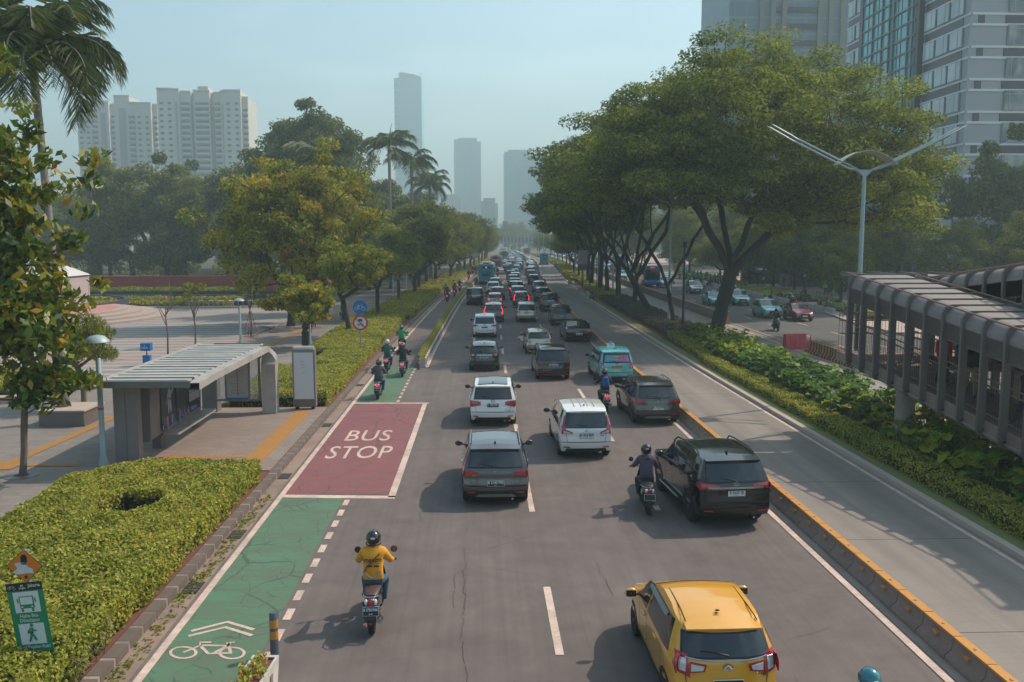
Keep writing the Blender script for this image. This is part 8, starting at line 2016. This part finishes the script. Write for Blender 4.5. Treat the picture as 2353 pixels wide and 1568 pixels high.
# apartment blocks on the left
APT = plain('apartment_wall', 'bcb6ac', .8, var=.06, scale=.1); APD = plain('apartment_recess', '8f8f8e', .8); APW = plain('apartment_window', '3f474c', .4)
def apartment(label, y, segs, H, x_off=0.0):
    """segs: (x0, x1, height, dy, kind)"""
    t = thing('apartment_block', label, 'building', (0, 0, 0)); left = [96]; wm = None
    for j, (x0, x1, h, dy, kind) in enumerate(segs):
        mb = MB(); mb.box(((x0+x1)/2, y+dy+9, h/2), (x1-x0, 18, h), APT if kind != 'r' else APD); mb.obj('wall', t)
        nf = int(h/3.05); wb_ = MB()
        for i in range(3, nf-1):
            z = i*3.05+1.4
            if kind == 'w':
                n = max(2, int((x1-x0)/3.4))
                for k in range(n):
                    if left[0] <= 0: wb_.box((x0+(k+.5)*(x1-x0)/n, y+dy-.05, z), (1.75, .2, 1.15), APW); continue
                    left[0] -= 1
                    if wm is None: q = MB(); q.box((0, 0, 0), (1.75, .2, 1.15), APW); o = wm = q.obj('window', t)
                    else: o = par(wm.copy(), t); COL.objects.link(o)
                    o.location = (x0+(k+.5)*(x1-x0)/n, y+dy-.05, z)
            elif kind == 's': pass
            elif kind == 'b': wb_.box(((x0+x1)/2, y+dy-.5, z-1.2), ((x1-x0)*.9, 1.3, .95), APT); wb_.box(((x0+x1)/2, y+dy-.05, z+.1), ((x1-x0)*.85, .2, 1.3), APW)
            elif kind == 'r': wb_.box(((x0+x1)/2, y+dy-.4, z-1.2), ((x1-x0)*.6, .9, 1.2), APT)
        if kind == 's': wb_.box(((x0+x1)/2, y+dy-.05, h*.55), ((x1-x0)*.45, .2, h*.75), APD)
        if wb_.n:
            o = wb_.obj('balcony' if kind in 'br' else ('window' if kind == 'w' else 'recess'), t)
            if kind == 'w': o['kind'] = 'stuff'
        mb = MB(); mb.box(((x0+x1)/2, y+dy-.2, h+.2), (x1-x0+.4, .6, .8), APT); mb.obj('parapet', t)
    return t
Y = 470.
def ax(u): return deep(u, 500, Y)[0]
def az(v): return deep(400, v, Y)[1]
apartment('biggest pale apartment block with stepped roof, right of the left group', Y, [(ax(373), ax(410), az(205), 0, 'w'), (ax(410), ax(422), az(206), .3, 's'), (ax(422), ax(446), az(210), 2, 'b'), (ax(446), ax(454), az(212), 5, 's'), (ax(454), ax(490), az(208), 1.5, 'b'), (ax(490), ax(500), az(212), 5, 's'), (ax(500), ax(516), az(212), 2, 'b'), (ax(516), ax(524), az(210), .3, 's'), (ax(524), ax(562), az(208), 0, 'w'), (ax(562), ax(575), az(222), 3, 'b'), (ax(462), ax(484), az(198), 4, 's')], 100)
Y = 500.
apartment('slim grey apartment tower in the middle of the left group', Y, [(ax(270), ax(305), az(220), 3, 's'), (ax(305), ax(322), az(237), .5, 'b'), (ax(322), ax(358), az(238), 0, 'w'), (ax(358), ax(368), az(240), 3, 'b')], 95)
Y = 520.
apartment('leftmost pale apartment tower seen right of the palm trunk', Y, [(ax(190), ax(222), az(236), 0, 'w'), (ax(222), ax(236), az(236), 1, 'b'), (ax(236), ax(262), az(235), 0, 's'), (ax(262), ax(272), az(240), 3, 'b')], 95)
Y = 300.
t = thing('low_building', 'low grey building with a banded roof behind the leafy tree at left', 'building'); mb = MB(); mb.box((ax(60), 310, az(480)/2), (34, 20, az(480)), plain('grey_wall', '6e6b6c', .8)); mb.obj('wall', t); mb = MB()
for k in range(5): mb.box((ax(60), 299.8, 3+k*3), (33, .3, 1.3), APW)
mb.obj('window_bands', t); mb = MB(); mb.box((ax(60), 310, az(480)+.5), (36, 22, .9), plain('red_roof', '8a5048', .8)); mb.obj('roof', t)
# skyline towers
def sky_tower(name, label, u0, u1, v, D, base='5f868c', glass='3f727c', split=None, top=None, depth=34, rough=.35):
    x0, z = deep(u0, v, D); x1, _ = deep(u1, v, D); t = thing(name, label, 'building', (0, 0, 0)); m = gridmat(name+'_%d_facade' % u0, base, glass, 3.2, 3.9, .9, .72, rough)
    mb = MB(); xs = x1 if split is None else deep(split, v, D)[0]
    mb.box(((x0+xs)/2, D+depth/2, z/2), (xs-x0, depth, z), m); mb.obj('wall', t)
    if split is not None: mb = MB(); mb.box(((xs+x1)/2, D+depth/2+2, z/2-1), (x1-xs, depth, z-2), gridmat(name+'_%d_side' % u0, '8fa4a8', '7b9398', 3.2, 3.9, .9, .7)); mb.obj('wing', t)
    if top: top(t, x0, x1, z, D, m)
    else: mb = MB(); mb.box(((x0+x1)/2, D+depth/2, z+1.0), ((x1-x0)*.7, depth*.7, 3.5), m); mb.obj('roof_house', t)
    return t
def crest(t, x0, x1, z, D, m):
    w = x1-x0; mb = MB(); pts = [(x0+w*.18, z), (x0+w*.18, z+6), (x0+w*.35, z+6.2), (x0+w*.5, z+5), (x0+w*.75, z+4), (x0+w*.88, z+2.2), (x1, z+.6), (x1, z)]
    mb.plate([(x, D-.3, q) for x, q in pts], (0, 1, 0), 22, gridmat('crest_glass', '7d979c', '6d8a90', 3.2, 3.9, .9, .7)); mb.obj('crest', t)
    mb = MB(); mb.tube([(x1-3, D+5, z), (x1-1, D+5, z+6), (x1+3, D+5, z+6.5)], .35, STEELD, 5); mb.obj('crane', t)
    mb = MB()
    for k in range(26): mb.box((x0+w*.09, D-.5, z-8-k*9.0), (w*.18, 1.0, 1.0), plain('slab_edge', '55707a', .6))
    mb.obj('floor_slabs', t)
sky_tower('blue_tower', 'tallest blue glass tower with curved crest in the middle distance', 905, 968, 179, 1050, '74b0b6', '5aa6ae', top=crest)
sky_tower('small_tower', 'narrow dark tower touching the right side of the tallest tower', 968, 980, 352, 1150, '4b646c', '42606a')
sky_tower('small_tower', 'tiny stepped hazy tower, left one of two low spires', 983, 992, 415, 1500); sky_tower('small_tower', 'tiny stepped hazy tower, right one of two low spires', 1000, 1014, 402, 1500)
sky_tower('slab_tower', 'broad hazy slab tower standing alone left of the road axis', 1043, 1105, 321, 1100, '6aa0a8', '5298a0', split=1087)
sky_tower('podium_block', 'low hazy podium block left of the lone slab tower', 1018, 1060, 452, 1050, '71898e', '5f7b82')
sky_tower('mid_block', 'small grey block with stepped roof just right of the slab tower', 1105, 1144, 462, 800, '7d8c8e', '65787c', split=1134)
sky_tower('twin_tower', 'hazy tower with open frame roof right of the road axis', 1159, 1218, 349, 1000, '6aa0a8', '5298a0', split=1195)
sky_tower('twin_tower', 'shorter hazy tower in front of the right side group', 1203, 1262, 362, 950, '6c949c', '548a94', split=1249)
sky_tower('far_tower', 'hazy tower half hidden by the rain trees', 1301, 1325, 325, 900, '5f7f88', '4a6e78')
x0, z = deep(1062, 487, 780); x1, _ = deep(1105, 487, 780)
t = thing('insurance_office', 'white low office with a name on its roof band below the slab tower', 'building'); mb = MB(); mb.box(((x0+x1)/2, 790, z/2), (x1-x0, 20, z), plain('office_white', 'b9bcbb', .7)); mb.obj('wall', t); mb = MB()
for k in range(int(z/4)): mb.box(((x0+x1)/2+2, 779.7, 3+k*4), ((x1-x0)*.7, .4, 1.6), plain('office_band', '5c6f78', .4))
mb.obj('window_bands', t); mb = MB(); lettering(mb, 'Allianz', 3.6, ((x0+x1)/2, 779.4, z-3.2), (1, 0, 0), (0, 0, 1), SBLUE, bold=.05); mb.obj('roof_sign', t)
for k, (x, y, w, d, h) in enumerate([(-130, 520, 60, 30, 22), (-190, 420, 50, 30, 26), (150, 300, 60, 30, 40), (120, 520, 40, 30, 50), (-60, 640, 50, 30, 28), (140, 680, 60, 40, 60)]):
    t = tower('distant_block', 'plain distant block %s' % ['far left behind the park', 'furthest left behind the palm', 'right behind the tiled tower', 'hidden low behind the right trees', 'behind the kerb tree row', 'far right behind the rain trees'][k], x-w/2, x+w/2, y, y+d, h, gridmat('block_facade_%d' % k, '8d9292', '5f6c72', 3.4, 3.6, .6, .5))
# ------------------------------------------------------------------ plaza side
BRICK = pavers('red_brick', 'ba645a', 'a2544e', .5, .25, .02)
def arc(y0, x0=-78, xe=-26, bend=18): return [(x, y0+.0) for x in np.linspace(x0, xe, 10)]+[(xe+ (8.5)*math.sin(a), y0+bend*(1-math.cos(a))) for a in np.linspace(.15, math.pi/2*.95, 8)]
def band(name, label, cat, y0, th, z0, z1, mat, **k):
    a = arc(y0); b = arc(y0+th); mb = MB()
    rows = [[(p[0], p[1], z0), (p[0], p[1], z1), (q[0]-.0, q[1], z1), (q[0], q[1], z0)] for p, q in zip(a, b)]; mb.grid(np.array(rows), mat, False, True); o = mb.obj(name); tag(o, label, cat); return o
DKW = plain('dark_stone', '35373f', .5, var=.2, scale=1)
band('terrace_wall', 'dark stone terrace wall, lowest of the tiers behind the plaza', 'wall', 95.2, .5, 0, .75, DKW); band('terrace_wall', 'dark stone terrace wall, upper of the tiers behind the plaza', 'wall', 99.0, .5, 0, 1.05, DKW); band('terrace_wall', 'thin dark terrace edge below the top hedge', 'wall', 102.6, .3, 0, 1.25, DKW)
band('terrace_kerb', 'pale kerb along the back edge of the striped plaza', 'kerb', 91.0, .4, 0, .35, M['granite_kerb'])
mb = MB(); mb.box((-52, 106.5, .42), (54, 7.5, .84), M['soil']); tag(mb.obj('terrace_ground'), kind='structure')
def hb(y0, y1, z, h, leaf, label, seed, dens=14): hedge('terrace_hedge', label, [(-78, y0), (-26.5, y0), (-26.5, y1), (-78, y1)], h, leaf, dens, .36, seed, z0=z, bump=.08, cat='hedge', core=plain('hedge_core_lit', '3b4420', .9))  # core is a paler copy of hedge_core, lit tone put into its colour
hb(91.6, 94.6, .1, .65, 'hedge2', 'yellow green hedge strip right behind the bicycle racks', 91, 20); hb(96.2, 98.8, .5, .4, 'hedge2', 'thin yellow green planting strip between the two dark terrace walls', 92); hb(103.0, 108.5, .8, .62, 'light', 'top clipped hedge below the long red brick wall', 93, 16)
band('brick_wall', 'long low red brick wall in front of the park trees', 'wall', 110, .6, 0, 2.7, BRICK)
band('pavement_wall', 'red brick wall and hedge base along the pavement near the palm trunks', 'wall', 111, .01, 0, .02, BRICK) if False else None
# bicycle racks
rk = MB(); rk.tube([(-.28, 0, 0), (-.28, 0, .85), (.28, 0, .85), (.28, 0, 0)], .045, GALV, 6); r0_ = rk.obj('cycle_rack'); tag(r0_, 'pale hoop of the bicycle rack row at the back of the plaza', 'bicycle rack', 'bicycle racks behind the plaza'); first = True
for k in range(15):
    o = r0_ if first else dup(r0_); first = False; o.location = (-29.6+k*1.0, 90.2, .13); o.rotation_euler = (0, 0, .9)
# round stage, steps and tent
STEP = plain('stage_step', 'a08f86', .8, var=.1, scale=1); STG = plain('stage_red', 'a8746a', .8, var=.15, scale=.5)
t = thing('round_stage', 'round pink paved stage with curved pale steps on the plaza', 'stage', (-42.5, 80.5, .13))
mb = MB()
for k in range(4): mb.lathe([(13.4-k*1.25, 0+k*.18), (13.4-k*1.25, .18+k*.18), (11.5-k*1.1, .18+k*.18)], (0, 0, 0), STEP, 56)
mb.obj('steps', t, sharp=30); mb = MB(); mb.lathe([(9.0, .70), (8.9, .735), (0.01, .735)], (0, 0, 0), STG, 48); mb.obj('floor', t, sharp=30)
mb = MB(); mb.lathe([(12.2, .70), (12.0, 1.5), (11.6, 1.5), (11.5, .7)], (-6, 9, -.6), DKW, 40); mb.obj('back_wall', t, sharp=30)
t = thing('event_tent', 'white event tent with a pointed roof on the round stage', 'tent', (-40.8, 82.5, .85))
TW = plain('tent_white', 'bdb8b8', .7, var=.05, scale=1)
for i, (x, y) in enumerate(((-3, -3), (3, -3), (3, 3), (-3, 3))):
    mb = MB(); mb.box((x, y, 1.5), (.14, .14, 3.0), TW); mb.obj('post', t)
mb = MB(); mb.add([(-3.2, -3.2, 3.0), (3.2, -3.2, 3.0), (3.2, 3.2, 3.0), (-3.2, 3.2, 3.0), (0, 0, 4.9)], [(0, 1, 4), (1, 2, 4), (2, 3, 4), (3, 0, 4)], TW); mb.obj('roof', t)
for (c, d) in (((0, 3, 1.5), (6, .06, 2.9)), ((3, 0, 1.5), (.06, 6, 2.9)), ((-3, 0, 1.5), (.06, 6, 2.9))): mb = MB(); mb.box(c, d, plain('tent_wall', 'a79c9c', .8)); mb.obj('side_wall', t)
mb = MB(); mb.box((1.6, -3.05, 1.4), (1.5, .05, 2.6), SIGNW); mb.box((1.6, -3.09, 2.2), (1.1, .02, .25), SRED); mb.obj('banner', t)
t = thing('sign_box', 'small blue lantern like sign box on the plaza behind the shelter', 'sign', (-18.83, 49.45, .13)); t.scale = (.62, .62, .7); mb = MB(); mb.box((0, 0, .42), (.62, .50, .84), SBLUE); mb.tube([(0, 0, .8), (0, 0, 1.2)], .05, PLAS, 6); mb.obj('base', t); mb = MB(); mb.box((0, 0, 1.52), (.86, .66, .62), SBLUE); mb.obj('head', t)
mb = MB(); lettering(mb, 'P\nPARKIR', .17, (-.05, -.345, 1.55), (1, 0, 0), (0, 0, 1), SIGNW, bold=.004); mb.obj('lettering', t)
t = thing('palm_planter', 'square stone planter at the foot of the near palm', 'planter', (-15.9, 33.9, .12)); mb = MB(); mb.box((0, 0, .30), (1.7, 1.7, .60), STEELD, taper=.98); mb.box((0, 0, .62), (1.8, 1.8, .06), M['granite_kerb']); mb.obj('box', t)
t = thing('tree_pit', 'red earth ring round the trunk of the leafy tree', 'tree pit', (-13.83, 26.1, .14)); mb = MB(); mb.lathe([(.50, 0), (.50, .015), (.42, .02)], (0, 0, 0), STEELD, 22); mb.lathe([(.42, .010), (.01, .03)], (0, 0, 0), M['soil'], 18); mb.obj('ring', t)
mb = MB()
for k, (x, y) in enumerate([(-17.5, 66.5), (-17.3, 70.5), (-15.8, 66.8), (-15.5, 70.5)]): mb.lathe([(.45, 0), (.4, .02), (.01, .03)], (x, y, .14), M['soil'], 14)
tag(mb.obj('bare_patches'), kind='structure')
t = thing('green_bin', 'green litter bin in the hedge far along the left kerb', 'litter bin', (-8.3+cv(176), 176, .6)); mb = MB(); mb.box((0, 0, .75), (1.1, .8, 1.5), plain('bin_green', '2f7a44', .5)); mb.obj('body', t); mb = MB(); mb.box((0, 0, 1.6), (1.2, .9, .25), plain('bin_lid', '7a4038', .6)); mb.obj('lid', t)
t = thing('far_round_sign', 'small round sign on a pole among the far left kerb trees', 'road sign', (-5.6+cv(185), 185, .1)); mb = MB(); mb.tube([(0, 0, 0), (0, 0, 3.8)], .06, GALV, 6); mb.obj('pole', t); mb = MB(); rsign(mb, (0, 3.9), .75, SIGNW, -.08, 18); rsign(mb, (0, 3.9), .55, SRED, -.09, 18); rsign(mb, (0, 3.9), .45, SIGNW, -.10, 18); mb.obj('plate', t)
# ------------------------------------------------------------------ far pavement on the right
WALL = plain('stone_wall', '7a716b', .8, var=.15, scale=.6)
mb = MB(); mb.box((46.0, 139.5, 1.2), (7.5, 1.0, 2.2), WALL); tag(mb.obj('stone_wall'), 'pale stone wall behind the person in the dark red dress', 'wall')
t = thing('stone_stairs', 'wide stone stairs with a dark wall in the shade under the right trees', 'stairs', (51.5, 131, .12)); mb = MB()
for k in range(7): mb.box((0, k*.42, .12+k*.17), (8.5, .45+.01*k, .24+.002*k), plain('stair_stone', '8d857f', .8)); 
mb.obj('steps', t); mb = MB(); mb.box((0, 3.6, 2.1), (9.0, .5, 4.0), TILED); mb.box((-4.6, 1.3, .9), (.4, 4.6, 1.8), WALL); mb.box((4.6, 1.3, .9), (.4, 4.6, 1.8), WALL); mb.obj('side_wall', t)
mb = MB(); mb.box((58, 116.5, 1.0), (22, .6, 2.0), WALL); mb.box((58, 117.1, 2.1), (22.4, .9, .2), CONC); tag(mb.obj('long_wall'), 'long low dark stone wall behind the guard on the far pavement', 'wall')
first = None
for k, (x, y) in enumerate([(39.8, 101.3), (41.6, 101.2), (43.4, 101.1), (45.2, 101.0), (47, 100.9), (36.8, 140), (37.8, 147), (39.4, 133), (40.2, 141), (39, 152)]):
    if first is None: mb = MB(); mb.lathe([(.22, 0), (.22, 1.0), (.16, 1.12), (.01, 1.14)], (0, 0, 0), WALL, 12); first = mb.obj('stone_bollard'); tag(first, 'stone bollard on the far pavement', 'bollard', 'stone bollards on the far pavement'); o = first
    else: o = dup(first)
    o.location = (x, y, .12)
t = thing('direction_sign', 'small dark square sign on a post in front of the stairs', 'sign', (46.0, 122.1, .12)); mb = MB(); mb.tube([(0, 0, 0), (0, 0, 2.2)], .05, PLAS, 6); mb.obj('post', t); mb = MB(); mb.box((0, -.05, 2.0), (1.0, .05, 1.0), SIGNB); mb.plate([(x, -.09, z) for x, z in ((0, 2.3), (.3, 2.0), (0, 1.7), (-.3, 2.0))], (0, 1, 0), .01, SIGNW); mb.obj('plate', t)
t = thing('phone_box', 'red and green box on the far pavement behind the parked bikes', 'box', (37.6, 133, .12)); mb = MB(); mb.box((0, 0, .9), (.9, .7, 1.5), plain('box_red', 'a8323a', .5)); mb.obj('body', t); mb = MB(); mb.box((.6, -.1, .8), (.5, .5, 1.2), plain('box_green', '2f8a4c', .5)); mb.obj('side_box', t)
mb = MB(); mb.box((39.6, 172, 1.3), (2.2, .2, 2.4), plain('board_ochre', '8a7448', .7)); tag(mb.obj('notice_board'), 'ochre notice board beyond the waiting green riders', 'board')
mb = MB(); mb.box((47, 178, .13), (22, 34, .03), plain('pink_forecourt', 'b09a8e', .8, var=.08, scale=.3)); tag(mb.obj('pink_forecourt'), kind='structure')
for k, (y, lb) in enumerate([(60, 'slim pale lamp post on the far pavement, nearest')] if False else []): pass
# ------------------------------------------------------------------ air
def haze(density=.001):
    k = NT('air'); k.t.nodes.remove(k.b)
    v = k.n('VolumePrincipled'); v.inputs['Color'].default_value = (.74, .955, 1.0, 1); v.inputs['Density'].default_value = density
    v.inputs['Anisotropy'].default_value = .25
    k.l(v.outputs[0], k.out.inputs['Volume'])
    mb = MB(); mb.box((0, 1420, 124.3), (4420, 2980, 251.3), k.m)
    return tag(mb.obj('haze', sharp=None), kind='stuff')
haze()
